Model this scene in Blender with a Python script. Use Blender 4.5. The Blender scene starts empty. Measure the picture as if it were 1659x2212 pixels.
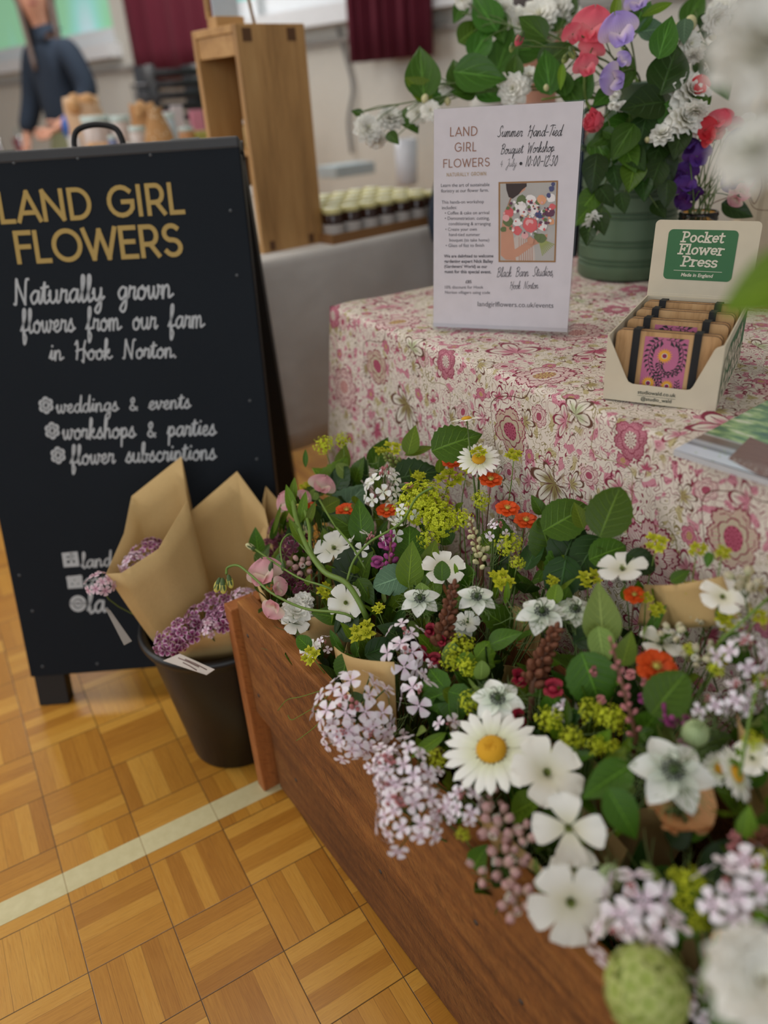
import bpy, bmesh, math, random
import numpy as np
from mathutils import Vector, Matrix

PI = math.pi
SC = bpy.context.scene
COL = SC.collection

# ---------------------------------------------------------------- camera
# World axes follow the hall's floor grid; the camera stands 1.08 m above the origin.
F_PX, CX, CY, CAM_H = 1661.0, 829.5, 1106.0, 1.0784
RIGHT = Vector((0.8561706, -0.5133944, -0.0582940))
UP = Vector((0.2909376, 0.3857751, 0.8755187))
FWD = Vector((0.4269980, 0.7665532, -0.4796550))
EYE = Vector((0.0, 0.0, CAM_H))
FOCUS = 1.02
cam_data = bpy.data.cameras.new('camera')
cam = bpy.data.objects.new('camera', cam_data)
COL.objects.link(cam)
mw = Matrix((RIGHT, UP, -FWD)).transposed().to_4x4()
mw.translation = EYE
cam.matrix_world = mw
cam_data.sensor_fit = 'VERTICAL'
cam_data.sensor_height = 36.0
cam_data.sensor_width = 27.0
cam_data.lens = F_PX / 2212.0 * 36.0
cam_data.clip_start = 0.02
cam_data.clip_end = 60
cam_data.dof.use_dof = True
cam_data.dof.focus_distance = FOCUS
cam_data.dof.aperture_fstop = cam_data.lens / 14.0
SC.camera = cam

# ---------------------------------------------------------------- light
W = bpy.data.worlds.new('hall_daylight')
SC.world = W
W.use_nodes = True
W.node_tree.nodes['Background'].inputs[0].default_value = (0.86, 0.93, 1.0, 1)
W.node_tree.nodes['Background'].inputs[1].default_value = 0.46

def area_light(name, loc, size, power, color, target):
    ld = bpy.data.lights.new(name, 'AREA')
    ld.shape = 'RECTANGLE'
    ld.size, ld.size_y = size
    ld.energy = power
    ld.color = color
    o = bpy.data.objects.new(name, ld)
    COL.objects.link(o)
    o.location = loc
    o.rotation_euler = (Vector(target) - Vector(loc)).to_track_quat('-Z', 'Y').to_euler()
    return o
area_light('ceiling_lamp_light', (0.3, 1.6, 2.95), (1.6, 0.5), 15, (1.0, 0.985, 0.95), (0.3, 1.6, 0))
area_light('ceiling_lamp_light', (0.9, 4.6, 2.95), (1.6, 0.5), 50, (1.0, 0.985, 0.95), (0.9, 4.6, 0))
area_light('ceiling_lamp_light', (-2.0, 3.0, 2.95), (1.6, 0.5), 40, (1.0, 0.985, 0.95), (-2.0, 3.0, 0))
area_light('side_window_light', (-3.6, 2.6, 1.9), (3.0, 1.4), 40, (0.90, 0.96, 1.0), (0.3, 1.4, 0.6))
area_light('rear_fill_light', (-1.6, -2.2, 1.9), (3.2, 1.6), 35, (0.92, 0.97, 1.0), (0.6, 1.4, 0.7))  # unseen fill added behind the camera to brighten surfaces facing it

SC.view_settings.view_transform = 'Standard'
SC.view_settings.look = 'None'
SC.view_settings.gamma = 1.0
SC.view_settings.use_curve_mapping = False
SC.view_settings.exposure = 0.0
SC.cycles.max_bounces = 6
SC.cycles.diffuse_bounces = 3
SC.cycles.glossy_bounces = 3
SC.cycles.transmission_bounces = 6
SC.cycles.transparent_max_bounces = 8
SC.cycles.sample_clamp_indirect = 4.0
SC.cycles.caustics_reflective = False
SC.cycles.caustics_refractive = False

# ---------------------------------------------------------------- sight lines
def ray(u, v):
    return (u - CX) / F_PX * RIGHT - (v - CY) / F_PX * UP + FWD
def at_z(u, v, z):
    d = ray(u, v)
    return EYE + d * ((z - CAM_H) / d.z)
def at_dist(u, v, t):
    return EYE + ray(u, v) * t
def on_plane(u, v, p, n):
    d = ray(u, v)
    return EYE + d * ((Vector(p) - EYE).dot(n) / d.dot(n))
def depth_of(p):
    return (Vector(p) - EYE).dot(FWD)

# ---------------------------------------------------------------- node helpers
def lin(c):
    return tuple((x / 12.92 if x <= 0.04045 else ((x + 0.055) / 1.055) ** 2.4) for x in c)
def rgb(r, g, b):
    return lin((r / 255.0, g / 255.0, b / 255.0)) + (1.0,)

class NT:
    """A material's node tree with small arithmetic helpers."""
    def __init__(self, name):
        self.m = bpy.data.materials.new(name)
        self.m.use_nodes = True
        self.t = self.m.node_tree
        self.n = self.t.nodes
        self.b = self.n['Principled BSDF']
        self.o = self.n['Material Output']
    def node(self, kind, **kw):
        x = self.n.new(kind)
        for k, v in kw.items():
            setattr(x, k, v)
        return x
    def put(self, sock, v):
        if isinstance(v, X):
            self.t.links.new(v.s, sock)
        elif v is not None:
            if hasattr(sock, 'default_value'):
                try:
                    sock.default_value = v
                except Exception:
                    sock.default_value = tuple(v)[:len(sock.default_value)]
    def math(self, op, *a):
        x = self.node('ShaderNodeMath', operation=op)
        for i, v in enumerate(a):
            self.put(x.inputs[i], v)
        return X(self, x.outputs[0])
    def uv(self):
        s = self.node('ShaderNodeUVMap')
        sp = self.node('ShaderNodeSeparateXYZ')
        self.t.links.new(s.outputs[0], sp.inputs[0])
        return X(self, sp.outputs[0]), X(self, sp.outputs[1])
    def pos(self, kind='obj'):
        if kind == 'obj':
            s = self.node('ShaderNodeTexCoord').outputs['Object']
        else:
            s = self.node('ShaderNodeNewGeometry').outputs['Position']
        sp = self.node('ShaderNodeSeparateXYZ')
        self.t.links.new(s, sp.inputs[0])
        return [X(self, sp.outputs[i]) for i in range(3)]
    def vec(self, x, y, z=0.0):
        c = self.node('ShaderNodeCombineXYZ')
        for i, v in enumerate((x, y, z)):
            self.put(c.inputs[i], v)
        return X(self, c.outputs[0])
    def noise(self, vec, scale=5.0, detail=2.0, rough=0.5, col=False):
        x = self.node('ShaderNodeTexNoise')
        self.put(x.inputs['Vector'], vec)
        x.inputs['Scale'].default_value = scale
        x.inputs['Detail'].default_value = detail
        x.inputs['Roughness'].default_value = rough
        return X(self, x.outputs[1 if col else 0])
    def white(self, vec):
        x = self.node('ShaderNodeTexWhiteNoise', noise_dimensions='3D')
        self.put(x.inputs['Vector'], vec)
        return X(self, x.outputs['Value'])
    def voronoi(self, vec, scale, feature='DISTANCE_TO_EDGE'):
        x = self.node('ShaderNodeTexVoronoi', feature=feature)
        self.put(x.inputs['Vector'], vec)
        x.inputs['Scale'].default_value = scale
        return X(self, x.outputs['Distance'])
    def objrand(self):
        return X(self, self.node('ShaderNodeObjectInfo').outputs['Random'])
    def mix(self, f, a, b):
        x = self.node('ShaderNodeMix', data_type='RGBA')
        self.put(x.inputs[0], f)
        self.put(x.inputs[6], a)
        self.put(x.inputs[7], b)
        return X(self, x.outputs[2])
    def ramp(self, f, stops):
        x = self.node('ShaderNodeValToRGB')
        e = x.color_ramp.elements
        while len(e) < len(stops):
            e.new(0.5)
        for k, (p, c) in enumerate(stops):
            e[k].position = p
            e[k].color = c
        self.put(x.inputs[0], f)
        return X(self, x.outputs[0])
    def smooth(self, v, lo, hi):
        x = self.node('ShaderNodeMapRange', interpolation_type='SMOOTHSTEP')
        self.put(x.inputs[0], v)
        x.inputs[1].default_value = lo
        x.inputs[2].default_value = hi
        return X(self, x.outputs[0])
    def bump(self, h, strength=0.3, dist=0.002):
        x = self.node('ShaderNodeBump')
        x.inputs['Strength'].default_value = strength
        x.inputs['Distance'].default_value = dist
        self.put(x.inputs['Height'], h)
        self.t.links.new(x.outputs[0], self.b.inputs['Normal'])
    def done(self, color=None, rough=0.6, **kw):
        self.put(self.b.inputs['Base Color'], color)
        self.put(self.b.inputs['Roughness'], rough)
        for k, v in kw.items():
            self.put(self.b.inputs[k.replace('_', ' ')], v)
        return self.m

class X:
    """A socket that can be added, multiplied and compared."""
    def __init__(self, nt, s):
        self.nt, self.s = nt, s
    def __add__(self, o): return self.nt.math('ADD', self, o)
    def __radd__(self, o): return self.nt.math('ADD', o, self)
    def __sub__(self, o): return self.nt.math('SUBTRACT', self, o)
    def __rsub__(self, o): return self.nt.math('SUBTRACT', o, self)
    def __mul__(self, o): return self.nt.math('MULTIPLY', self, o)
    def __rmul__(self, o): return self.nt.math('MULTIPLY', o, self)
    def __truediv__(self, o): return self.nt.math('DIVIDE', self, o)
    def __lt__(self, o): return self.nt.math('LESS_THAN', self, o)
    def __gt__(self, o): return self.nt.math('GREATER_THAN', self, o)
    def abs(self): return self.nt.math('ABSOLUTE', self)
    def floor(self): return self.nt.math('FLOOR', self)
    def fract(self): return self.nt.math('FRACT', self)
    def sin(self): return self.nt.math('SINE', self)
    def cos(self): return self.nt.math('COSINE', self)
    def sqrt(self): return self.nt.math('SQRT', self)
    def pow(self, e): return self.nt.math('POWER', self, e)
    def min(self, o): return self.nt.math('MINIMUM', self, o)
    def max(self, o): return self.nt.math('MAXIMUM', self, o)
    def mod(self, o): return self.nt.math('FLOORED_MODULO', self, o)
    def atan2(self, o): return self.nt.math('ARCTAN2', self, o)

MATS = {}
def flat(name, c, rough=0.6, **kw):
    """A plain finish with a slight mottling."""
    if name in MATS:
        return MATS[name]
    t = NT(name)
    x, y, z = t.pos('obj')
    n = t.noise(t.vec(x, y, z), 40.0, 2.0)
    c2 = tuple(max(0.0, k * 0.86) for k in c[:3]) + (1,)
    MATS[name] = t.done(t.mix(n, c, c2), rough, **kw)
    return MATS[name]

def petal_mat(name, base, tip, veins=0.0, edge=None, ring=None, trans=0.3, rough=0.55, vein_col=None, spread=0.12):
    """Petal: base colour to tip colour along its length, faint veins along it, light passing through it."""
    t = NT(name)
    u, v = t.uv()
    col = t.mix(t.smooth(v, 0.05, 0.75), base, tip)
    if ring is not None:
        col = t.mix(t.smooth((v - ring[0]).abs(), ring[1], ring[1] * 0.4), col, ring[2])
    if edge is not None:
        col = t.mix(t.smooth(v.max(u.abs() * 0.98), edge[0], edge[0] + 0.06), col, edge[1])
    if veins:
        w = (u * 26.0).sin().abs()
        col = t.mix(t.smooth(w, 0.35, 0.0) * veins, col, vein_col or tuple(k * 0.6 for k in base[:3]) + (1,))
    r = t.objrand()
    hs = t.node('ShaderNodeHueSaturation')
    t.put(hs.inputs['Value'], r * spread * 2.0 + (1.0 - spread))
    t.put(hs.inputs['Color'], col)
    col = X(t, hs.outputs[0])
    t.done(col, rough)
    t.b.inputs['Specular IOR Level'].default_value = 0.3
    if trans > 0:
        tr = t.node('ShaderNodeBsdfTranslucent')
        t.put(tr.inputs[0], col)
        ms = t.node('ShaderNodeMixShader')
        ms.inputs[0].default_value = trans
        t.t.links.new(t.b.outputs[0], ms.inputs[1])
        t.t.links.new(tr.outputs[0], ms.inputs[2])
        t.t.links.new(ms.outputs[0], t.o.inputs[0])
    MATS[name] = t.m
    return t.m

def leaf_mat(name, dark, light, nv=7.0, rough=0.42, trans=0.22, arc=0.55):
    """Leaf: pale midrib, arching side veins, a bump that follows them."""
    t = NT(name)
    u, v = t.uv()
    a = u.abs()
    side = ((v - a * arc * 0.5) * (nv * 2.0 * PI)).sin()
    vein = t.smooth(side, 0.80, 1.0) * t.smooth(a, 1.0, 0.2)
    mid = t.smooth(a, 0.075, 0.02)
    x, y, z = t.pos('obj')
    n = t.noise(t.vec(x, y, z), 60.0, 3.0)
    col = t.mix(n, dark, light)
    pale = tuple(min(1.0, k * 1.9 + 0.01) for k in light[:3]) + (1,)
    col = t.mix((vein * 0.35).max(mid * 0.6), col, pale)
    r = t.objrand()
    hs = t.node('ShaderNodeHueSaturation')
    t.put(hs.inputs['Value'], r * 0.5 + 0.75)
    t.put(hs.inputs['Hue'], r * 0.03 + 0.485)
    t.put(hs.inputs['Color'], col)
    col = X(t, hs.outputs[0])
    t.bump(1.0 - vein.max(mid), 0.5, 0.002)
    t.done(col, rough)
    t.b.inputs['Specular IOR Level'].default_value = 0.3
    tr = t.node('ShaderNodeBsdfTranslucent')
    t.put(tr.inputs[0], col)
    ms = t.node('ShaderNodeMixShader')
    ms.inputs[0].default_value = trans
    t.t.links.new(t.b.outputs[0], ms.inputs[1])
    t.t.links.new(tr.outputs[0], ms.inputs[2])
    t.t.links.new(ms.outputs[0], t.o.inputs[0])
    MATS[name] = t.m
    return t.m

# ---------------------------------------------------------------- mesh builder
class MB:
    """Collects shapes and links them as ONE mesh object (or returns the mesh data)."""
    def __init__(self):
        self.v, self.f, self.uv, self.mi = [], [], [], []
        self.cur = 0
    def add(self, verts, faces, uvs=None):
        o = len(self.v)
        self.v += [tuple(p) for p in verts]
        self.uv += list(uvs) if uvs is not None else [(0.5, 0.5)] * len(verts)
        self.f += [tuple(o + i for i in f) for f in faces]
        self.mi += [self.cur] * len(faces)
    def mark(self):
        return len(self.v)
    def xform(self, mark, m):
        for i in range(mark, len(self.v)):
            self.v[i] = tuple(m @ Vector(self.v[i]))
    def grid(self, P, uvs=None, closed_u=False):
        """P: rows of points."""
        nr, nc = len(P), len(P[0])
        vs = [p for row in P for p in row]
        if uvs is None:
            us = [(c / max(1, nc - 1), r / max(1, nr - 1)) for r in range(nr) for c in range(nc)]
        else:
            us = [q for row in uvs for q in row]
        fs = []
        for r in range(nr - 1):
            for c in range(nc if closed_u else nc - 1):
                d = (c + 1) % nc
                fs.append((r * nc + c, r * nc + d, (r + 1) * nc + d, (r + 1) * nc + c))
        self.add(vs, fs, us)
    def box(self, lo, hi, m=None):
        x0, y0, z0 = lo
        x1, y1, z1 = hi
        vs = [(x0, y0, z0), (x1, y0, z0), (x1, y1, z0), (x0, y1, z0), (x0, y0, z1), (x1, y0, z1), (x1, y1, z1), (x0, y1, z1)]
        if m is not None:
            vs = [m @ Vector(p) for p in vs]
        self.add(vs, [(3, 2, 1, 0), (4, 5, 6, 7), (0, 1, 5, 4), (1, 2, 6, 5), (2, 3, 7, 6), (3, 0, 4, 7)],
                 [(0, 0), (1, 0), (1, 1), (0, 1), (0, 0), (1, 0), (1, 1), (0, 1)])
    def prism(self, poly, d, m=None, h=None):
        """poly: 2D outline extruded from 0 to d along local z."""
        n = len(poly)
        vs = [Vector((p[0], p[1], 0.0)) for p in poly] + [Vector((p[0], p[1], d)) for p in poly]
        if m is not None:
            vs = [m @ p for p in vs]
        fs = [tuple(range(n - 1, -1, -1)), tuple(range(n, 2 * n))]
        fs += [(i, (i + 1) % n, n + (i + 1) % n, n + i) for i in range(n)]
        self.add(vs, fs)
    def tube(self, pts, r, n=6, caps=True):
        pts = [Vector(p) for p in pts]
        if not hasattr(r, '__len__'):
            r = [r] * len(pts)
        rows, prev = [], None
        for i, p in enumerate(pts):
            a = pts[max(0, i - 1)]
            b = pts[min(len(pts) - 1, i + 1)]
            t = (b - a)
            t = t.normalized() if t.length > 1e-9 else Vector((0, 0, 1))
            if prev is None:
                q = t.orthogonal().normalized()
            else:
                q = prev - t * prev.dot(t)
                q = q.normalized() if q.length > 1e-6 else t.orthogonal().normalized()
            prev = q
            w = t.cross(q)
            rows.append([p + (q * math.cos(k * 2 * PI / n) + w * math.sin(k * 2 * PI / n)) * r[i] for k in range(n)])
        o = len(self.v)
        self.grid(rows, closed_u=True)
        if caps:
            m = len(rows)
            self.f += [tuple(o + k for k in range(n - 1, -1, -1)), tuple(o + (m - 1) * n + k for k in range(n))]
            self.mi += [self.cur] * 2
    def lathe(self, prof, n=32, m=None, cap0=False, cap1=False):
        rows = [[Vector((r * math.cos(k * 2 * PI / n), r * math.sin(k * 2 * PI / n), z)) for k in range(n)] for r, z in prof]
        if m is not None:
            rows = [[m @ p for p in row] for row in rows]
        o = len(self.v)
        self.grid(rows, closed_u=True)
        k2 = len(rows)
        if cap0:
            self.f.append(tuple(o + k for k in range(n - 1, -1, -1)))
            self.mi.append(self.cur)
        if cap1:
            self.f.append(tuple(o + (k2 - 1) * n + k for k in range(n)))
            self.mi.append(self.cur)
    def ball(self, c, r, nu=8, nv=6, m=None):
        rx, ry, rz = r if hasattr(r, '__len__') else (r, r, r)
        rows, us = [], []
        for j in range(nv + 1):
            a = -PI / 2 + PI * j / nv
            row = []
            for i in range(nu):
                b = 2 * PI * i / nu
                p = Vector((c[0] + rx * math.cos(a) * math.cos(b), c[1] + ry * math.cos(a) * math.sin(b), c[2] + rz * math.sin(a)))
                row.append(m @ p if m is not None else p)
            rows.append(row)
            us.append([(2.0 * i / nu - 1.0, j / nv) for i in range(nu)])
        self.grid(rows, us, closed_u=True)
    def mesh(self, name, mats, smooth=True, solid=0.0):
        me = bpy.data.meshes.new(name)
        me.from_pydata(self.v, [], self.f)
        for m in (mats if isinstance(mats, (list, tuple)) else [mats]):
            me.materials.append(m)
        n = len(me.polygons)
        me.polygons.foreach_set('material_index', np.array(self.mi, dtype=np.int32))
        me.polygons.foreach_set('use_smooth', np.full(n, smooth, dtype=bool))
        ul = me.uv_layers.new(name='UVMap')
        li = np.zeros(len(me.loops), dtype=np.int32)
        me.loops.foreach_get('vertex_index', li)
        ul.data.foreach_set('uv', np.array(self.uv, dtype=np.float32)[li].ravel())
        me.update()
        return me
    def build(self, name, mats, parent=None, smooth=True, mw=None):
        return link(name, self.mesh(name, mats, smooth), parent, mw)

WORLD = {}
def link(name, me, parent=None, mw=None):
    """Links mesh data (or an Empty when me is None) with world matrix mw under parent."""
    o = bpy.data.objects.new(name, me)
    COL.objects.link(o)
    mw = mw if mw is not None else Matrix.Identity(4)   # mesh data given in world coordinates
    if parent is not None:
        o.parent = parent
        o.matrix_basis = WORLD[parent.name].inverted() @ mw
    else:
        o.matrix_basis = mw
    WORLD[o.name] = mw.copy()
    return o
def tag(o, label=None, cat=None, group=None, kind=None):
    for k, v in (('label', label), ('category', cat), ('group', group), ('kind', kind)):
        if v:
            o[k] = v
    return o
def thing(name, label, cat, loc=(0, 0, 0), group=None, rot=None):
    m = Matrix.Translation(Vector(loc))
    if rot is not None:
        m = m @ rot.to_4x4()
    o = link(name, None, None, m)
    o.empty_display_size = 0.02
    return tag(o, label, cat, group)
def struct(name, mb, mats, smooth=False):
    o = mb.build(name, mats, None, smooth)
    o['kind'] = 'structure'
    return o
def sharpen(o, angle=35):
    me = o.data
    me.polygons.foreach_set('use_smooth', np.full(len(me.polygons), True, dtype=bool))
    m = o.modifiers.new('es', 'EDGE_SPLIT')
    m.split_angle = math.radians(angle)
    return o
def bevel(o, w=0.002, seg=2):
    m = o.modifiers.new('bev', 'BEVEL')
    m.width, m.segments, m.limit_method = w, seg, 'ANGLE'
    m.angle_limit = math.radians(40)
    return o
def basis(x, y, z, o=(0, 0, 0)):
    m = Matrix((x, y, z)).transposed().to_4x4()
    m.translation = Vector(o)
    return m
def frame_z(z, hint=Vector((0, 0, 1)), o=(0, 0, 0), spin=0.0):
    """Frame whose z axis is z and whose y axis leans towards hint."""
    z = Vector(z).normalized()
    y = Vector(hint) - z * Vector(hint).dot(z)
    if y.length < 1e-4:
        y = z.orthogonal()
    y.normalize()
    x = y.cross(z)
    m = basis(x, y, z, o)
    return m @ Matrix.Rotation(spin, 4, 'Z') if spin else m
def bezier(a, b, c, d, n=10):
    a, b, c, d = Vector(a), Vector(b), Vector(c), Vector(d)
    out = []
    for i in range(n + 1):
        t = i / n
        s = 1 - t
        out.append(a * s ** 3 + b * 3 * s * s * t + c * 3 * s * t * t + d * t ** 3)
    return out
def catmull(pts, n=5):
    if len(pts) < 3:
        return [Vector(p) for p in pts]
    P = [Vector(p) for p in pts]
    P = [P[0] * 2 - P[1]] + P + [P[-1] * 2 - P[-2]]
    out = []
    for i in range(1, len(P) - 2):
        for k in range(n):
            t = k / n
            a, b, c, d = P[i - 1], P[i], P[i + 1], P[i + 2]
            out.append(0.5 * ((2 * b) + (c - a) * t + (2 * a - 5 * b + 4 * c - d) * t * t + (3 * b - a - 3 * c + d) * t ** 3))
    out.append(P[-2].copy())
    return out
# ================================================================ lettering
CURSIVE = {  # x-height 1; each letter: advance, strokes
 'a': (1.0, [[(.78, .85), (.45, 1.0), (.08, .55), (.25, .02), (.6, .3), (.78, .95), (.74, .3), (.85, .02), (1.05, .25)]]),
 'b': (.9, [[(0, .2), (.3, 1.2), (.35, 2.0), (.15, 1.9), (.1, .8), (.2, .05), (.55, .1), (.6, .7), (.45, .85), (.9, .75)]]),
 'c': (.8, [[(.65, .8), (.4, 1.0), (.08, .5), (.3, .02), (.6, .1), (.85, .35)]]),
 'd': (1.0, [[(.75, .8), (.4, 1.0), (.08, .5), (.3, .02), (.62, .3), (.85, 2.0), (.78, .5), (.85, .03), (1.05, .25)]]),
 'e': (.8, [[(0, .25), (.5, .6), (.5, .98), (.25, .9), (.1, .45), (.3, .02), (.6, .1), (.82, .35)]]),
 'f': (.75, [[(0, .2), (.45, 1.3), (.5, 2.0), (.3, 1.9), (.25, .6), (.22, -.8), (.35, -.95), (.5, -.4), (.3, .1), (.8, .3)]]),
 'g': (.95, [[(.75, .85), (.42, 1.0), (.08, .55), (.3, .05), (.65, .4), (.75, .9), (.7, -.5), (.45, -.95), (.2, -.7), (.5, -.2), (.98, .3)]]),
 'h': (.95, [[(0, .2), (.3, 1.3), (.35, 2.0), (.18, 1.9), (.12, .0), (.2, .6), (.5, 1.0), (.66, .7), (.68, .05), (.98, .25)]]),
 'i': (.5, [[(0, .25), (.25, .98), (.22, .15), (.5, .25)], [(.3, 1.45), (.32, 1.5)]]),
 'k': (.9, [[(0, .2), (.3, 1.3), (.35, 2.0), (.18, 1.9), (.12, 0), (.18, .5), (.55, 1.0), (.5, .65), (.22, .5), (.6, .05), (.9, .25)]]),
 'l': (.55, [[(0, .25), (.35, 1.4), (.36, 2.0), (.18, 1.85), (.18, .2), (.35, .02), (.6, .28)]]),
 'm': (1.35, [[(0, .3), (.12, .95), (.12, 0), (.2, .7), (.42, 1.0), (.52, .7), (.52, 0), (.6, .7), (.85, 1.0), (.97, .7), (1.0, .05), (1.38, .25)]]),
 'n': (1.0, [[(0, .3), (.12, .95), (.12, 0), (.22, .7), (.5, 1.0), (.65, .7), (.66, .05), (1.02, .25)]]),
 'o': (.9, [[(.5, 1.0), (.12, .7), (.15, .1), (.5, .02), (.72, .5), (.5, 1.0), (.45, .8), (.92, .8)]]),
 'p': (.95, [[(0, .3), (.2, .95), (.15, -.9), (.2, .5), (.5, 1.0), (.72, .6), (.5, .05), (.25, .1), (.98, .28)]]),
 'q': (.95, [[(.75, .85), (.42, 1.0), (.08, .55), (.3, .05), (.65, .4), (.75, .9), (.68, -.9), (.8, -.6), (1.0, .28)]]),
 'r': (.75, [[(0, .25), (.15, 1.0), (.2, .85), (.55, .92), (.48, .2), (.6, .02), (.78, .25)]]),
 's': (.75, [[(0, .2), (.38, 1.05), (.42, .8), (.6, .3), (.4, .0), (.1, .1), (.45, .08), (.78, .28)]]),
 't': (.65, [[(0, .25), (.32, 1.6), (.25, .3), (.4, .02), (.68, .28)], [(.02, 1.2), (.6, 1.3)]]),
 'u': (1.0, [[(0, .6), (.12, .95), (.12, .25), (.35, .02), (.65, .4), (.7, .95), (.68, .2), (.8, .02), (1.02, .25)]]),
 'v': (.9, [[(0, .7), (.12, .95), (.3, .05), (.62, .7), (.6, .98), (.92, .8)]]),
 'w': (1.25, [[(0, .6), (.12, .95), (.15, .2), (.32, .02), (.55, .5), (.58, .9), (.6, .2), (.8, .02), (1.0, .6), (.95, 1.0), (1.28, .8)]]),
 'y': (.95, [[(0, .6), (.12, .95), (.15, .3), (.38, .05), (.68, .5), (.74, .95), (.66, -.5), (.4, -.95), (.18, -.7), (.5, -.2), (.98, .3)]]),
 'N': (1.4, [[(0, .05), (.15, .15), (.25, 1.7), (.3, 1.95), (.4, 1.5), (.9, .1), (.95, .3), (1.1, 1.8), (1.3, 1.95)]]),
 'H': (1.45, [[(.1, 1.6), (.3, 1.95), (.35, 1.2), (.25, .05)], [(1.2, 1.95), (1.05, 1.2), (1.0, -.2), (.85, -.1)], [(.2, .9), (.7, 1.05), (1.1, 1.0), (1.45, .3)]]),
 'S': (1.0, [[(.0, .15), (.4, .0), (.7, .5), (.35, 1.1), (.4, 1.8), (.75, 1.95), (.85, 1.6)]]),
 'T': (.9, [[(.0, 1.75), (.4, 1.95), (1.1, 1.9)], [(.6, 1.9), (.5, .8), (.35, .0)]]),
 'B': (1.2, [[(.3, 1.9), (.25, .9), (.15, .0)], [(.0, 1.6), (.5, 2.0), (.95, 1.7), (.75, 1.2), (.35, 1.05), (.85, .95), (1.0, .45), (.6, .0), (.15, .05)]]),
 'W': (1.6, [[(.0, 1.7), (.15, 1.9), (.3, .1), (.35, .05), (.8, 1.4), (.95, .05), (1.0, .1), (1.35, 1.7), (1.6, 1.95)]]),
 'J': (.9, [[(.2, 1.7), (.6, 2.0), (.7, 1.5), (.5, -.5), (.25, -.9), (.1, -.5), (.5, .1), (.9, .3)]]),
 '&': (1.1, [[(.95, .35), (.5, .0), (.15, .3), (.6, 1.1), (.5, 1.5), (.25, 1.2), (.55, .5), (.95, .0)]]),
 '-': (.8, [[(.1, .7), (.65, .75)]]), '.': (.5, [[(.15, .0), (.2, .05)]]), ',': (.5, [[(.2, .05), (.1, -.3)]]),
 ' ': (1.25, []), '*': (.9, [[(.4, .65), (.46, .72), (.52, .65), (.46, .58), (.4, .65)]]), ':': (.5, [[(.2, .2), (.22, .25)], [(.2, .9), (.22, .95)]]),
 '0': (.9, [[(.4, 1.6), (.1, .8), (.4, .0), (.7, .8), (.4, 1.6)]]), '1': (.5, [[(.25, 1.6), (.25, 0)]]),
 '2': (.8, [[(.1, 1.3), (.4, 1.6), (.6, 1.2), (.1, .0), (.7, .05)]]), '3': (.8, [[(.1, 1.5), (.5, 1.55), (.35, .9), (.6, .45), (.3, .0), (.05, .2)]]),
 '4': (.8, [[(.35, 1.6), (.05, .6), (.7, .65)], [(.5, 1.1), (.45, .0)]]),
}
def _arc(cx, cy, rx, ry, a0, a1, n=14):
    return [(cx + rx * math.cos(math.radians(a0 + (a1 - a0) * i / n)), cy + ry * math.sin(math.radians(a0 + (a1 - a0) * i / n))) for i in range(n + 1)]
CAPS = {  # cap height 1, straight strokes and arcs
 'L': (.60, [[(.06, 1), (.06, 0), (.5, 0)]]),
 'A': (.86, [[(.0, 0), (.41, 1), (.82, 0)], [(.14, .28), (.68, .28)]]),
 'N': (.92, [[(.06, 0), (.06, 1), (.76, 0), (.76, 1)]]),
 'D': (.90, [[(.06, .0), (.06, 1), (.3, 1)] + _arc(.32, .5, .46, .5, 90, -90) + [(.06, 0)]]),
 'G': (1.0, [_arc(.5, .5, .47, .5, 45, 330) + [(.92, .48), (.56, .48)]]),
 'I': (.28, [[(.1, 0), (.1, 1)]]),
 'R': (.76, [[(.06, 0), (.06, 1), (.34, 1)] + _arc(.36, .7, .25, .3, 90, -90) + [(.06, .4)], [(.36, .4), (.64, 0)]]),
 'F': (.62, [[(.06, 0), (.06, 1), (.56, 1)], [(.06, .52), (.5, .52)]]),
 'O': (1.06, [_arc(.5, .5, .48, .5, 90, 450, 26)]),
 'W': (1.22, [[(.0, 1), (.3, 0), (.58, .95), (.86, 0), (1.16, 1)]]),
 'E': (.66, [[(.56, 1), (.06, 1), (.06, 0), (.58, 0)], [(.06, .52), (.5, .52)]]),
 'S': (.70, [_arc(.33, .75, .27, .25, 40, 250, 10) + _arc(.34, .25, .28, .26, 80, -150, 10)]),
 'T': (.72, [[(.0, 1), (.68, 1)], [(.34, 1), (.34, 0)]]),
 'U': (.84, [[(.06, 1), (.06, .35)] + _arc(.38, .35, .32, .35, 180, 360, 10) + [(.7, 1)]]),
 'Y': (.76, [[(.0, 1), (.36, .45), (.72, 1)], [(.36, .45), (.36, 0)]]),
 ' ': (.42, []),
}
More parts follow.
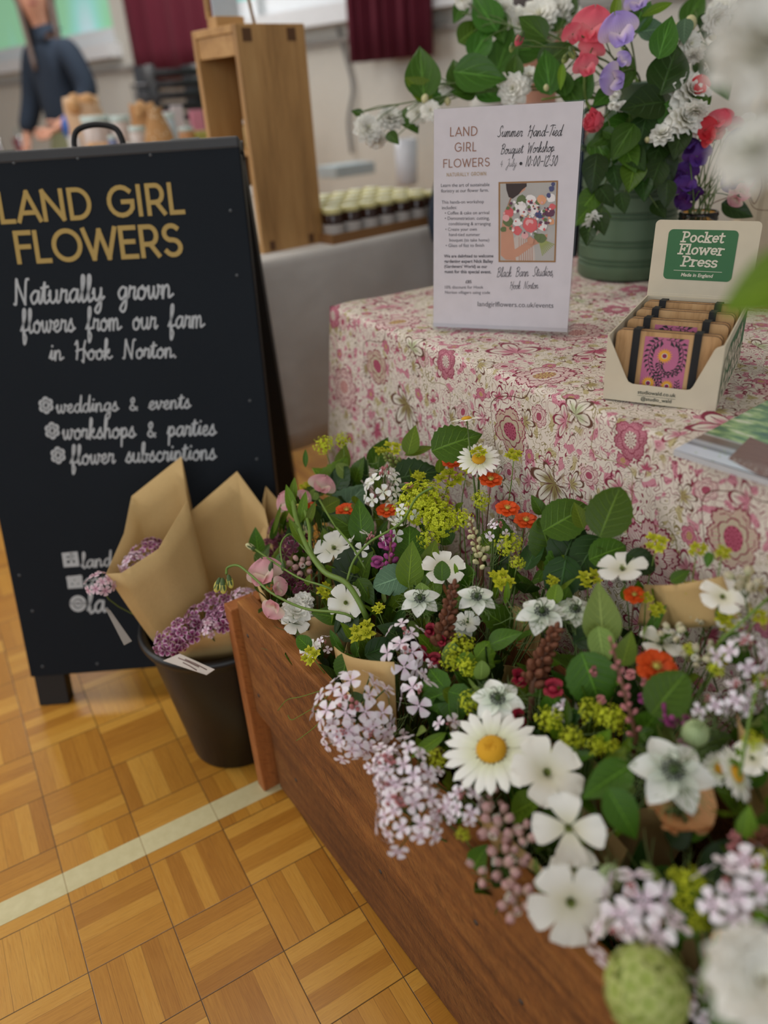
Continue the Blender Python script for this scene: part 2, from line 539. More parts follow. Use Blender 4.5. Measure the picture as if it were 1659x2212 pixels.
SERIF = {  # heavy slab letters, x-height .68
 'P': (.74, [[(.2, .02), (.2, .98)], [(.05, .03), (.4, .03)], [(.05, .97), (.3, .97)] + _arc(.38, .72, .24, .25, 90, -90, 8) + [(.2, .47)]]),
 'F': (.70, [[(.2, .02), (.2, .98)], [(.05, .03), (.4, .03)], [(.05, .97), (.64, .97), (.64, .78)], [(.2, .5), (.48, .5)], [(.48, .62), (.48, .38)]]),
 'o': (.62, [_arc(.3, .34, .22, .30, 90, 450, 18)]),
 'c': (.54, [_arc(.3, .34, .22, .30, 40, 320, 14)]),
 'k': (.68, [[(.16, .02), (.16, .98)], [(.02, .97), (.16, .97)], [(.03, .03), (.3, .03)], [(.5, .63), (.17, .3)], [(.28, .4), (.54, .03)], [(.4, .64), (.62, .64)], [(.44, .03), (.66, .03)]]),
 'e': (.58, [[(.1, .36), (.5, .36)] + _arc(.3, .36, .21, .28, 0, 310, 14)]),
 't': (.46, [[(.18, .9), (.18, .2)] + _arc(.3, .2, .12, .17, 180, 320, 6), [(.02, .66), (.4, .66)]]),
 'l': (.36, [[(.17, .02), (.17, .98)], [(.03, .97), (.17, .97)], [(.03, .03), (.32, .03)]]),
 'w': (.92, [[(.08, .66), (.26, .04), (.45, .6), (.62, .04), (.82, .66)], [(.0, .66), (.2, .66)], [(.7, .66), (.9, .66)]]),
 'r': (.52, [[(.16, .02), (.16, .66)], [(.02, .65), (.16, .65)], [(.03, .03), (.32, .03)], [(.16, .45), (.28, .62), (.46, .6)]]),
 's': (.50, [_arc(.25, .49, .17, .16, 30, 250, 8) + _arc(.25, .18, .18, .16, 80, -150, 8)]),
 ' ': (.4, []),
}
def ribbon(mb, pts, w, m, off=0.0):
    """Flat stroke of width w along 2D points, mapped by m."""
    P = [Vector((p[0], p[1], 0)) for p in pts]
    Q = [P[0]]
    for p in P[1:]:
        if (p - Q[-1]).length > 1e-6:
            Q.append(p)
    if len(Q) < 2:
        return
    for i in range(1, len(Q) - 1):                     # sharp corners: separate square-ended strokes
        if (Q[i] - Q[i - 1]).normalized().dot((Q[i + 1] - Q[i]).normalized()) < 0.45:
            ribbon(mb, [(q.x, q.y) for q in Q[:i + 1]], w, m, off)
            ribbon(mb, [(q.x, q.y) for q in Q[i:]], w, m, off + 0.00001)
            return
    loop = (Q[0] - Q[-1]).length < 1e-4 and len(Q) > 3
    L, R = [], []
    for i, p in enumerate(Q):
        a = Q[i - 1] if i > 0 else (Q[-2] if loop else None)
        b = Q[i + 1] if i < len(Q) - 1 else (Q[1] if loop else None)
        d0 = (p - a).normalized() if a is not None else None
        d1 = (b - p).normalized() if b is not None else None
        if d0 is None: d0 = d1
        if d1 is None: d1 = d0
        n0 = Vector((-d0.y, d0.x, 0))
        n1 = Vector((-d1.y, d1.x, 0))
        n = (n0 + n1)
        n = n.normalized() if n.length > 0.2 else n0
        k = min(1.8, 1.0 / max(0.4, n.dot(n0)))
        e = Vector((0, 0, 0))
        if a is None: e = -d1 * w * 0.45
        if b is None: e = d0 * w * 0.45
        L.append(m @ (p + e + n * w * 0.5 * k + Vector((0, 0, off))))
        R.append(m @ (p + e - n * w * 0.5 * k + Vector((0, 0, off))))
    mb.grid([R, L])
def text_width(s, font, gap=0.0):
    return sum(font[c][0] + gap for c in s) - gap
def write(mb, s, font, m, weight, slant=0.0, smooth=False, gap=0.0, off=0.0, sx=1.0):
    """Writes s from the origin of m along its x axis, letter heights along y."""
    x = 0.0
    lift = 0
    for c in s:
        adv, strokes = font[c]
        for st in strokes:
            lift = (lift + 1) % 7
            pts = [((x + p[0]) * sx + p[1] * slant, p[1]) for p in st]
            if smooth and len(pts) > 2:
                pts = [(p.x, p.y) for p in catmull([(a, b, 0) for a, b in pts], 4)]
            ribbon(mb, pts, weight, m, off + lift * 0.00002)
        x += adv + gap
def line_frame(p0, p1, normal, width, tall=1.0):
    """Maps text of the given width onto the line p0-p1 of a surface; letter height scaled by tall."""
    p0, p1 = Vector(p0), Vector(p1)
    x = (p1 - p0)
    k = x.length / width
    x = x.normalized()
    z = Vector(normal).normalized()
    y = z.cross(x)
    return basis(x, y, z, p0) @ Matrix.Diagonal((k, k * tall, 1, 1))
_font_cache = {}
def font_text(mb, s, m_of_width, bold=0.0, shear=0.0):
    """Printed text in Blender's own sans; m_of_width(w) gives the frame for text of width w."""
    key = (s, bold, shear)
    if key not in _font_cache:
        cu = bpy.data.curves.new('print', 'FONT')
        cu.body = s
        cu.size = 1.0
        cu.offset = bold
        cu.shear = shear
        cu.resolution_u = 3
        o = bpy.data.objects.new('print', cu)
        COL.objects.link(o)
        bpy.context.view_layer.update()
        me = bpy.data.meshes.new_from_object(o.evaluated_get(bpy.context.evaluated_depsgraph_get()))
        vs = [tuple(v.co) for v in me.vertices]
        fs = [tuple(p.vertices) for p in me.polygons]
        bpy.data.objects.remove(o)
        bpy.data.curves.remove(cu)
        bpy.data.meshes.remove(me)
        _font_cache[key] = (vs, fs)
    vs, fs = _font_cache[key]
    if not vs:
        return
    x0, x1 = min(v[0] for v in vs), max(v[0] for v in vs)
    m = m_of_width(x1 - x0)
    mb.add([m @ Vector((v[0] - x0, v[1], 0)) for v in vs], fs)
# ================================================================ the hall
TILE, OX, OY = 0.125, -0.084, 1.055
def parquet():
    t = NT('oak_finger_parquet')
    px, py, pz = t.pos('geo')
    gx = (px - OX) / TILE
    gy = (OY - py) / TILE
    i, j = gx.floor(), gy.floor()
    fx, fy = gx - i, gy - j
    par = (i + j).mod(2.0)                       # 1: fingers run along x
    def sel(a, b): return b * (1.0 - par) + a * par
    ac = sel(fy, fx) * 5.0
    al = sel(fx, fy)
    strip = ac.floor()
    fa = ac - strip
    rnd = t.white(t.vec(i, j, strip))
    rnd2 = t.white(t.vec(j, strip, i))
    g = t.noise(t.vec(al * 1.2 + rnd * 37.0, ac * 5.0 + rnd2 * 11.0, rnd * 5.0), 2.2, 4.0, 0.62)
    g2 = t.noise(t.vec(al * 2.5 + rnd * 17.0, ac * 22.0, rnd2 * 9.0), 2.0, 2.0)
    col = t.ramp(rnd * 0.46 + g * 0.46, [(0.12, rgb(158, 100, 30)), (0.5, rgb(196, 138, 50)), (0.85, rgb(216, 164, 72))])
    col = t.mix(t.smooth(g2, 0.56, 0.72) * 0.4, col, rgb(120, 72, 30))
    e = fx.min(1.0 - fx).min(fy.min(1.0 - fy)) * TILE
    s = fa.min(1.0 - fa) * (TILE / 5.0)
    wob = t.white(t.vec(i, strip, j)) * 0.9
    col = t.mix(t.smooth(s, 0.0006, 0.0) * wob, col, rgb(84, 48, 20))
    col = t.mix(t.smooth(e, 0.0011, 0.0004) * 0.85, col, rgb(44, 26, 12))
    t.bump(t.smooth(e, 0.0, 0.0012) + g * 0.05, 0.25, 0.001)
    return t.done(col, t.math('ADD', g * 0.15, 0.27))
def boards_wood(name, axis, c0, c1, c2, scale=1.0, rough=0.6, saw=0.0, bumpy=0.3):
    """Sawn wood with grain along one local axis."""
    t = NT(name)
    p = list(t.pos('obj'))
    r = t.objrand()
    k = [9.0, 9.0, 9.0]
    k[axis] = 0.8
    v = t.vec(p[0] * k[0] * scale + r * 13.0, p[1] * k[1] * scale + r * 7.0, p[2] * k[2] * scale)
    g = t.noise(v, 3.0, 5.0, 0.6)
    f = t.noise(v, 22.0, 3.0, 0.6)
    col = t.ramp(g * 0.75 + f * 0.3, [(0.3, c0), (0.52, c1), (0.75, c2)])
    h = g * 0.6 + f * 0.5
    if saw:                                            # rough diagonal scratches left by the saw
        nx = t.node('ShaderNodeNewGeometry')
        sp = t.node('ShaderNodeSeparateXYZ')
        t.t.links.new(nx.outputs['Normal'], sp.inputs[0])
        side = t.smooth(X(t, sp.outputs[2]).abs(), 0.6, 0.3)
        a_, b_ = p[axis], p[2 if axis == 0 else 0] + p[1]
        sc = t.noise(t.vec((a_ * 0.8 + b_ * 0.6) * 420.0, (b_ * 0.8 - a_ * 0.6) * 45.0, r * 9.0), 1.0, 2.0, 0.6)
        sc = t.smooth(sc, 0.52, 0.72) * side
        col = t.mix(sc * 0.5, col, c0)
        h = h - sc * 0.8
    if saw:
        q = [a for a in range(3) if a != axis]
        s = ((p[axis] * 0.8 + p[q[0]] * 0.45 + p[q[1]] * 0.45) * 2400.0 + g * 26.0).sin()
        s = s * side
        h = h + s * saw * t.noise(t.vec(p[0], p[1], p[2]), 90.0, 2.0)
        col = t.mix(t.smooth(s, 0.3, 1.0) * t.smooth(t.noise(t.vec(p[0] * 3.0, p[1] * 3.0, p[2] * 6.0), 5.0, 3.0), 0.40, 0.60) * (t.noise(t.vec(p[0], p[1], p[2]), 120.0, 2.0) * 0.55), col, c0)
        hs = t.node('ShaderNodeHueSaturation')
        t.put(hs.inputs['Value'], r * 0.4 + 0.78)
        t.put(hs.inputs['Color'], col)
        col = X(t, hs.outputs[0])
    t.bump(h, bumpy, 0.002)
    return t.done(col, rough)

mb = MB()
mb.add([(-5, -2.5, 0), (9, -2.5, 0), (9, 11, 0), (-5, 11, 0)], [(0, 1, 2, 3)])
struct('floor', mb, parquet())
# painted court line on the floor
mb = MB()
mb.box((-5, 0.953, 0.0001), (9, 0.995, 0.0006))
t = NT('line_paint')
x, y, z = t.pos('obj')
n = t.noise(t.vec(x * 2.0, y * 2.0, 0), 30.0, 4.0)
gap = t.smooth(((x - OX) / TILE).fract().min(1.0 - ((x - OX) / TILE).fract()), 0.012, 0.004)
struct('trim_1', mb, t.done(t.mix(gap * 0.5, t.mix(n, rgb(226, 216, 172), rgb(200, 188, 138)), rgb(140, 110, 60)), 0.5))

# far wall runs at an angle to the floor grid
WP = at_dist(170, 119, 5.5)
WD = Vector((-0.26, 0.966, 0)).normalized()       # along the wall, away
WN = Vector((-WD.y, WD.x, 0))                      # into the hall
def wall_pt(u, v):
    return on_plane(u, v, WP, WN)
def wall_uz(u, v):
    p = wall_pt(u, v)
    return (p - WP).dot(WD), p.z
WM = basis(WD, Vector((0, 0, 1)), WN, Vector((WP.x, WP.y, 0)))   # local: along wall, up, into hall
cream = flat('cream_paint', rgb(206, 203, 195), 0.8)
white_paint = flat('white_gloss_paint', rgb(226, 228, 232), 0.5)
sill_z = 1.40
# window openings in wall coordinates
w1 = (-0.55, 4.0)
w2 = (-5.2, -1.05)
head = 2.5
mb = MB()
for a, b, z0, z1 in ((-8, 6, 0, sill_z), (-8, 6, head, 3.0), (w1[1], 6, sill_z, head), (w2[1], w1[0], sill_z, head), (-8, w2[0], sill_z, head)):
    mb.box((a, z0, -0.25), (b, z1, 0.0), WM)
struct('wall_back', mb, cream)
def window(n, a, b):
    mb = MB()
    mb.box((a - 0.06, sill_z - 0.02, -0.02), (b + 0.06, sill_z + 0.06, 0.09), WM)
    for x0 in np.arange(a, b + 0.01, (b - a) / 4):
        mb.box((x0 - 0.04, sill_z + 0.06, -0.12), (x0 + 0.04, head, -0.04), WM)
    mb.box((a, sill_z + 0.06, -0.12), (b, sill_z + 0.16, -0.04), WM)
    mb.box((a, head - 0.08, -0.12), (b, head, -0.04), WM)
    f = struct('window_%d' % n, mb, white_paint)
    g = MB()
    g.box((a, sill_z + 0.1, -0.09), (b, head - 0.02, -0.08), WM)
    t = NT('obscured_window_glass_%d' % n)
    x, y, z = t.pos('geo')
    k = t.noise(t.vec(x * 1.0, y * 1.0, z * 0.35), 2.2, 1.0)
    c = t.ramp(k, [(0.36, rgb(176, 206, 212)), (0.5, rgb(138, 204, 196)), (0.66, rgb(134, 194, 150))])
    t.put(t.b.inputs['Emission Color'], c)
    t.b.inputs['Emission Strength'].default_value = 0.42
    t.done(c, 0.3)
    o = link('glass', g.mesh('glass', t.m, False), f)
    return f
window(1, *w1)
window(2, *w2)
mb = MB()
mb.box((-8, 1.30, 0.0), (6, 1.325, 0.03), WM)
struct('trim_2', mb, flat('grey_trim', rgb(150, 146, 142), 0.6))
# the cladding behind the stall, right of the view
c0 = at_dist(1595, 560, 2.75)
mb = MB()
pm = basis(Vector((0.9, -0.42, 0)).normalized(), Vector((0, 0, 1)), Vector((-0.42, -0.9, 0)).normalized(), (c0.x, c0.y, 0))
for k in range(14):
    mb.box((-0.03 + k * 0.072, 0, -0.02), (0.036 + k * 0.072, 1.6, 0.02), pm)
    mb.box((0.036 + k * 0.072, 0, -0.02), (0.042 + k * 0.072, 1.6, 0.008), pm)
struct('wall_panelling', mb, flat('cream_cladding', rgb(212, 200, 176), 0.7))
mb = MB()
mb.box((-5, -2.5, 3.0), (9, 11, 3.1))
struct('ceiling', mb, flat('ceiling_white', rgb(225, 224, 220), 0.9))
for lx, ly in ((0.3, 1.6), (0.9, 4.6), (-2.0, 3.0)):
    lamp = thing('ceiling_lamp', 'fluorescent ceiling lamp over the hall floor', 'lamp', (lx, ly, 3.0), 'ceiling lamps')
    m = MB()
    m.box((-0.82, -0.27, -0.012), (0.82, 0.27, 0.0))
    m.build('housing', white_paint, lamp, False)

def curtain(label, u0, u1, vb, zt, folds, gather=0.0):
    a, zb = wall_uz(u0, vb)
    b, zb2 = wall_uz(u1, vb)
    zb = (zb + zb2) / 2
    root = thing('curtain', label, 'curtain', WM @ Vector(((a + b) / 2, zb, 0.12)), 'burgundy curtains')
    rows = []
    for r in range(9):
        z = zb + (zt - zb) * r / 8
        row = []
        for c in range(folds * 10 + 1):
            q = c / (folds * 10)
            x = a + (b - a) * q
            row.append(WM @ Vector((x, z, 0.13 + 0.035 * math.sin(q * folds * 2 * PI) + 0.012 * math.sin(q * folds * 5 * PI + 1))))
        rows.append(row)
    m = MB()
    m.grid(rows)
    o = m.build('drape', velvet, root)
    s = o.modifiers.new('thick', 'SOLIDIFY')
    s.thickness = 0.006
    r2 = MB()
    r2.tube([WM @ Vector((a + (b - a) * k / 4 , zt - 0.01, 0.13)) for k in range(5)], 0.012, 8)
    r2.build('rail', flat('rail_metal', rgb(120, 118, 116), 0.4), root)
velvet = flat('burgundy_velvet', rgb(88, 14, 36), 0.95)
curtain('long burgundy curtain hanging left of the wooden shelf unit', 338, 520, 168, 2.6, 4)
curtain('short burgundy curtain hanging above the left end of the poster', 803, 968, 127, 2.6, 6)
mb = MB()
pp = [WM @ Vector((wall_uz(u, v)[0], wall_uz(u, v)[1], 0.02)) for u, v in ((735, 60), (752, 120), (768, 190), (758, 260), (765, 330))]
mb.tube(catmull([(p.x, p.y, p.z) for p in pp], 6), 0.008, 6)
tag(mb.build('cable', flat('grey_cable', rgb(128, 128, 130), 0.6)), 'grey cable running down the pale wall right of the shelf unit', 'cable')

# ================================================================ floral tablecloth
def cloth_mat():
    t = NT('block_print_floral_cotton')
    u, v = t.uv()
    wn = t.noise(t.vec(u, v, 0.0), 9.0, 2.0, 0.5, col=True)
    sp = t.node('ShaderNodeSeparateXYZ')
    t.t.links.new(wn.s, sp.inputs[0])
    wu, wv = X(t, sp.outputs[0]), X(t, sp.outputs[1])
    fine = t.noise(t.vec(u, v, 3.0), 160.0, 2.0)
    u0 = u + (wu - 0.5) * 0.03 + (fine - 0.5) * 0.003
    v0 = v + (wv - 0.5) * 0.03 + (fine - 0.5) * 0.003
    cream, pink, crim = rgb(218, 210, 196), rgb(202, 136, 150), rgb(132, 38, 64)
    oliv, brown, lgreen, mauve = rgb(136, 122, 74), rgb(96, 56, 40), rgb(182, 188, 150), rgb(176, 84, 108)
    col = t.mix(t.noise(t.vec(u, v, 0), 30.0, 3.0) * 0.35, cream, rgb(232, 206, 200))
    # scribbled sprigs between the motifs: contour lines of soft noise
    area = t.noise(t.vec(u, v, 7.0), 15.0, 1.0)
    nA = t.noise(t.vec(u0 * 1.0, v0 * 1.15, 0.0), 52.0, 1.0, 0.5)
    nB = t.noise(t.vec(u0 * 0.8 + v0 * 0.6, v0 * 0.9 - u0 * 0.6, 9.0), 62.0, 1.0, 0.5)
    lA = ((nA * 9.0).fract() - 0.5).abs()
    lB = ((nB * 8.0).fract() - 0.5).abs()
    blob = t.noise(t.vec(u0, v0, 4.0), 75.0, 0.0)
    col = t.mix(t.smooth(blob, 0.60, 0.64) * t.smooth(area, 0.42, 0.5), col, pink)
    col = t.mix(t.smooth(blob, 0.37, 0.34) * t.smooth(area, 0.54, 0.47), col, rgb(186, 172, 128))
    col = t.mix(t.smooth(lA, 0.10, 0.045) * t.smooth(area, 0.46, 0.51), col, crim)
    col = t.mix(t.smooth(lB, 0.10, 0.045) * t.smooth(area, 0.52, 0.47), col, brown)
    col = t.mix(t.smooth(lB, 0.11, 0.05) * t.smooth(area, 0.47, 0.43), col, oliv)
    T = 0.36
    def local(cx, cy, rot, sy=1.0):
        # T and the warped coordinates are read when the motif is drawn
        a = ((u0 - cx) / T + 0.5).fract() - 0.5
        b = ((v0 - cy) / T + 0.5).fract() - 0.5
        c, s = math.cos(rot), math.sin(rot)
        return (a * (c * T) + b * (s * T)), (a * (-s * T * sy) + b * (c * T * sy))
    def bloom(col, cx, cy, R, n, rot, sq, c_fill, c_streak, c_line, c_mid):
        a, b = local(cx, cy, rot, sq)
        r = (a * a + b * b).sqrt() / R
        th = b.atan2(a)
        k = (th * (n / 2.0)).cos().abs()
        edge = k * 0.19 + (th * (n * 1.0)).sin().abs() * 0.05 + (th * (n * 5.0)).sin() * 0.025 + 0.74
        q = r / edge
        ins = t.smooth(q, 1.0, 0.97)
        streak = t.smooth((th * (n * 6.0)).sin(), 0.1, 0.7) * t.smooth(q, 1.0, 0.55)
        col = t.mix(ins, col, t.mix(t.smooth(q, 0.45, 1.0) * 0.5, c_fill, c_streak))
        col = t.mix(ins * streak * 0.8, col, c_streak)
        col = t.mix(t.smooth((q - 0.985).abs(), 0.050, 0.022), col, c_line)
        col = t.mix(t.smooth((q - 0.80).abs(), 0.030, 0.012) * t.smooth((th * n).sin(), -0.2, 0.3), col, c_line)
        q2 = r / ((th * (n / 2.0) + 1.2).cos().abs() * 0.12 + 0.46)
        col = t.mix(t.smooth((q2 - 1.0).abs(), 0.07, 0.03), col, c_line)
        mid = t.smooth(r, 0.36, 0.33)
        col = t.mix(mid, col, c_mid)
        dots = t.smooth((r * 26.0).sin() * (th * 11.0).sin(), 0.15, 0.3)
        col = t.mix(mid * dots, col, c_line)
        return col
    def fan(col, cx, cy, R, n, rot, c_fill, c_line):
        a, b = local(cx, cy, rot)
        r = (a * a + b * b).sqrt() / R
        th = b.atan2(a)
        k = (th * (n / 2.0)).cos().abs().pow(0.7)
        edge = k * 0.75 * t.smooth(th.abs(), 2.5, 1.2) + 0.12
        q = r / edge
        col = t.mix(t.smooth(q, 1.0, 0.94), col, t.mix(t.smooth(q, 0.75, 0.35), cream, c_fill))
        col = t.mix(t.smooth((q - 0.97).abs(), 0.12, 0.05), col, c_line)
        col = t.mix(t.smooth((th * (n / 2.0)).sin().abs(), 0.90, 0.98) * t.smooth(r, 0.6, 0.2), col, c_line)
        col = t.mix(t.smooth((th * n * 0.5).sin().abs(), 0.12, 0.03) * t.smooth(q, 0.85, 0.7), col, c_line)
        return col
    def vine(col, cx, cy, rot, amp, kf, w, c):
        a, b = local(cx, cy, rot)
        d = (b - (a * kf).sin() * amp).abs()
        return t.mix(t.smooth(d, w, w * 0.4), col, c)
    T = 0.118
    ub, vb = u0, v0
    u0, v0 = ub * 0.88 + vb * 0.47, vb * 0.88 - ub * 0.47
    col = fan(col, 0.02, 0.03, 0.026, 5, 1.1, pink, crim)
    col = fan(col, 0.075, 0.085, 0.024, 7, 4.0, rgb(170, 156, 104), brown)
    col = fan(col, 0.085, 0.02, 0.020, 5, 2.6, mauve, crim)
    col = bloom(col, 0.045, 0.07, 0.016, 6, 0.4, 1.1, cream, pink, crim, mauve)
    col = bloom(col, 0.105, 0.052, 0.011, 5, 0.4, 1.0, pink, mauve, crim, rgb(196, 170, 110))
    u0, v0 = ub, vb
    T = 0.36
    col = vine(col, 0.05, 0.10, 0.6, 0.022, 52.36, 0.0011, brown)
    col = vine(col, 0.20, 0.30, -0.9, 0.018, 69.8, 0.0011, oliv)
    col = fan(col, 0.045, 0.245, 0.052, 5, 1.9, pink, crim)
    col = fan(col, 0.235, 0.065, 0.058, 7, 0.7, oliv, brown)
    col = fan(col, 0.315, 0.175, 0.040, 5, -1.2, mauve, crim)
    col = fan(col, 0.135, 0.045, 0.036, 5, 3.6, lgreen, brown)
    col = bloom(col, 0.085, 0.145, 0.046, 7, 0.3, 1.25, cream, pink, crim, rgb(196, 170, 110))
    col = bloom(col, 0.265, 0.265, 0.044, 9, 0.9, 1.0, cream, mauve, crim, rgb(206, 160, 150))
    col = bloom(col, 0.195, 0.165, 0.034, 6, 2.2, 1.0, lgreen, pink, crim, mauve)
    col = bloom(col, 0.005, 0.035, 0.030, 11, 0.1, 1.1, pink, mauve, crim, cream)
    col = bloom(col, 0.135, 0.315, 0.026, 6, 0.1, 1.0, pink, crim, crim, cream)
    col = bloom(col, 0.325, 0.095, 0.017, 6, 0.1, 1.0, cream, oliv, brown, oliv)
    wx = t.noise(t.vec(u, v, 0), 14.0, 3.0)
    t.bump(wx, 0.35, 0.006)
    return t.done(col, 0.85)

TZ, TX, TY = 0.735, 0.632, 1.288       # table top height, front edge, left edge
def bend(s, L=0.012):
    """(outward, down) along a cloth profile folded over an edge; s<0 lies on the top."""
    if s <= -L: return -s, 0.0
    if s < L:
        q = (s + L) / (2 * L)
        return L * (1 - q) ** 2, L * q ** 2 
    return 0.0, s
mb = MB()
ys = [TY - 0.012 * 0 - k * 0.02 for k in range(98)]
ss = [-0.66, -0.5, -0.35, -0.2, -0.1, -0.05, -0.03] + [-0.012 + 0.003 * k for k in range(9)] + [0.02 + 0.02 * k for k in range(35)]
rows, uvr = [], []
for s in ss:
    o, dn = bend(s)
    row, ur = [], []
    for y in ys:
        w = max(0.0, dn) ** 1.0
        k = 0.018 * w / 0.7 * math.sin(y * 21 + 0.6) + 0.010 * w * math.sin(y * 47 + 2)
        side = 0.09 * w / 0.7 * max(0.0, 1 - (TY - y) / 0.25)
        wav = 0.0015 * math.sin(y * 31 + s * 19) + 0.001 * math.sin(s * 53 - y * 11) if s < -0.02 else 0.0
        row.append((TX + o - k - 0.035 * w, y + side, TZ - dn + wav * (1 if s < 0 else 0)))
        ur.append((s + 3.0, y + 3.0))
    rows.append(row)
    uvr.append(ur)
mb.grid(rows, uvr)
rows, uvr = [], []
for s in [0.0, 0.004, 0.012] + [0.02 + 0.02 * k for k in range(35)]:
    row, ur = [], []
    for x in [TX + 0.02 * k for k in range(34)]:
        w = s
        q = max(0.0, 1 - (x - TX) / 0.25)
        row.append((x - 0.035 * w * q + 0.012 * w * math.sin(9 * w) * q, TY + 0.09 * w / 0.7 * q + (1 - q) * 0.04 * w + 0.015 * w * math.sin(x * 24), TZ - s))
        ur.append((x - TX + 3.0, TY + s + 3.0))
    rows.append(row)
    uvr.append(ur)
mb.grid([r[::-1] for r in rows], [r[::-1] for r in uvr])
o = mb.build('floral_tablecloth', cloth_mat())
tag(o, 'pink and crimson block-print floral cloth draped over the stall table', 'tablecloth')

# ================================================================ second stall: grey cloth, shelf unit, jars
P2 = Vector((0.764, 1.879, TZ))
D2 = Vector((0.982, 0.188, 0)).normalized()
N2 = Vector((-D2.y, D2.x, 0))                      # away from the camera
M2 = basis(D2, N2, Vector((0, 0, 1)), at_z(580, 562, TZ))
t = NT('grey_linen')
x, y, z = t.pos('obj')
n = t.noise(t.vec(x, y, z), 14.0, 3.0)
t.bump(n, 0.3, 0.01)
linen = t.done(t.mix(n, rgb(214, 210, 206), rgb(196, 192, 188)), 0.9)
mb = MB()
rows = []
for s in [-0.75, -0.4, -0.1, -0.02, -0.008, 0.0, 0.008, 0.02] + [0.05 + 0.05 * k for k in range(10)]:
    o_, dn = bend(s)
    row = []
    for k in range(38):
        x = -0.06 + k * 0.027
        row.append(M2 @ Vector((x, o_ - 0.02 * dn * math.sin(x * 16) - 0.01 * dn * math.sin(x * 37 + 1) - 0.02 * dn, -dn)))
    rows.append(row)
mb.grid(rows)
o = mb.build('plain_tablecloth', linen)
tag(o, 'plain grey linen cloth covering the neighbouring stall table', 'tablecloth')
th_ = o.modifiers.new('thick', 'SOLIDIFY')
th_.thickness = 0.003
# folding table under it
tb = thing('folding_table', 'trestle table under the plain grey cloth', 'table', M2 @ Vector((0.15, 0.37, -TZ)))
m = MB()
m.box((-0.05, 0.01, -0.03), (0.93, 0.74, -0.004), M2)
m.build('tabletop', flat('pale_board', rgb(200, 190, 170), 0.6), tb, False)
for x, y in ((0.02, 0.08), (0.02, 0.66), (0.88, 0.08), (0.88, 0.66)):
    m = MB()
    m.tube([M2 @ Vector((x, y, -0.03)), M2 @ Vector((x, y, -TZ))], 0.014, 8)
    m.build('leg', flat('leg_metal', rgb(90, 90, 92), 0.4), tb)

oak = boards_wood('oiled_oak', 2, rgb(138, 100, 56), rgb(182, 138, 84), rgb(204, 162, 106), 0.7, 0.5)
oakh = boards_wood('oiled_oak_crossgrain', 0, rgb(138, 100, 56), rgb(182, 138, 84), rgb(204, 162, 106), 0.7, 0.5)
SM = basis(D2, N2, Vector((0, 0, 1)), P2 + D2 * -0.012)
sh = thing('display_shelf', 'tall narrow oak shelf unit standing on the grey cloth', 'shelf unit', SM @ Vector((0.09, 0.1, 0)))
def shelf_part(name, lo, hi, mat):
    m = MB()
    m.box(lo, hi)
    o = m.build(name, mat, sh, False, SM)
    bevel(o, 0.0015)
    return o
HS = 0.492
shelf_part('side_panel', (0.0, 0.0, 0), (0.19, 0.016, HS), oak)
shelf_part('side_panel', (0.0, 0.178, 0), (0.19, 0.194, HS), oak)
shelf_part('top_panel', (0.0, 0.016, HS - 0.016), (0.19, 0.178, HS), oakh)
shelf_part('top_rail', (0.004, 0.016, HS - 0.06), (0.016, 0.178, HS - 0.016), oakh)
shelf_part('bottom_panel', (0.0, 0.016, 0.0), (0.19, 0.178, 0.014), oakh)
shelf_part('shelf_board', (0.006, 0.016, 0.225), (0.19, 0.178, 0.239), oakh)
shelf_part('back_panel', (0.182, 0.016, 0.014), (0.19, 0.178, HS - 0.016), oak)
for x0 in (0.028, 0.15):
    for lo_, hi_ in (((x0 - 0.012, -0.0012, HS - 0.034), (x0 + 0.012, 0.002, HS - 0.008)), ((x0 - 0.008, -0.0012, 0.008), (x0 + 0.008, 0.002, 0.03))):
        m = MB()
        m.box(lo_, hi_)
        m.build('joint', flat('dark_dowel', rgb(96, 62, 32), 0.6), sh, False, SM)
# jars on its shelf
glassy = NT('jar_glass')
glassy.done(rgb(214, 216, 214), 0.12)
glass_pale = glassy.m
def jar(label, m, r, h, lid_c, body, group, band=None):
    j = thing('jar', label, 'jar', m @ Vector((0, 0, 0)), group)
    b = MB()
    b.lathe([(0, 0), (r * 0.92, 0), (r, h * 0.05), (r, h * 0.74), (r * 0.9, h * 0.82), (r * 0.86, h * 0.86)], 20, m)
    b.build('body', body, j)
    l = MB()
    l.lathe([(r * 0.93, h * 0.84), (r * 0.96, h * 0.85), (r * 0.96, h * 0.98), (r * 0.9, h), (0, h)], 20, m)
    l.build('lid', lid_c, j)
    if band:
        k = MB()
        k.lathe([(r * 1.008, h * 0.14), (r * 1.008, h * 0.6)], 20, m)
        k.build('label_band', band, j)
    return j
whitep = flat('white_plastic', rgb(222, 220, 214), 0.5)
honey = flat('honey', rgb(166, 110, 40), 0.25)
jar('white lidded pot on the middle shelf of the oak unit', SM @ Matrix.Translation((0.055, 0.06, 0.240)), 0.026, 0.062, whitep, flat('cream_pot', rgb(206, 176, 120), 0.5), None)
jar('white lidded pot on the bottom shelf of the oak unit', SM @ Matrix.Translation((0.055, 0.06, 0.015)), 0.03, 0.14, whitep, flat('pale_pot', rgb(210, 200, 186), 0.5), None)
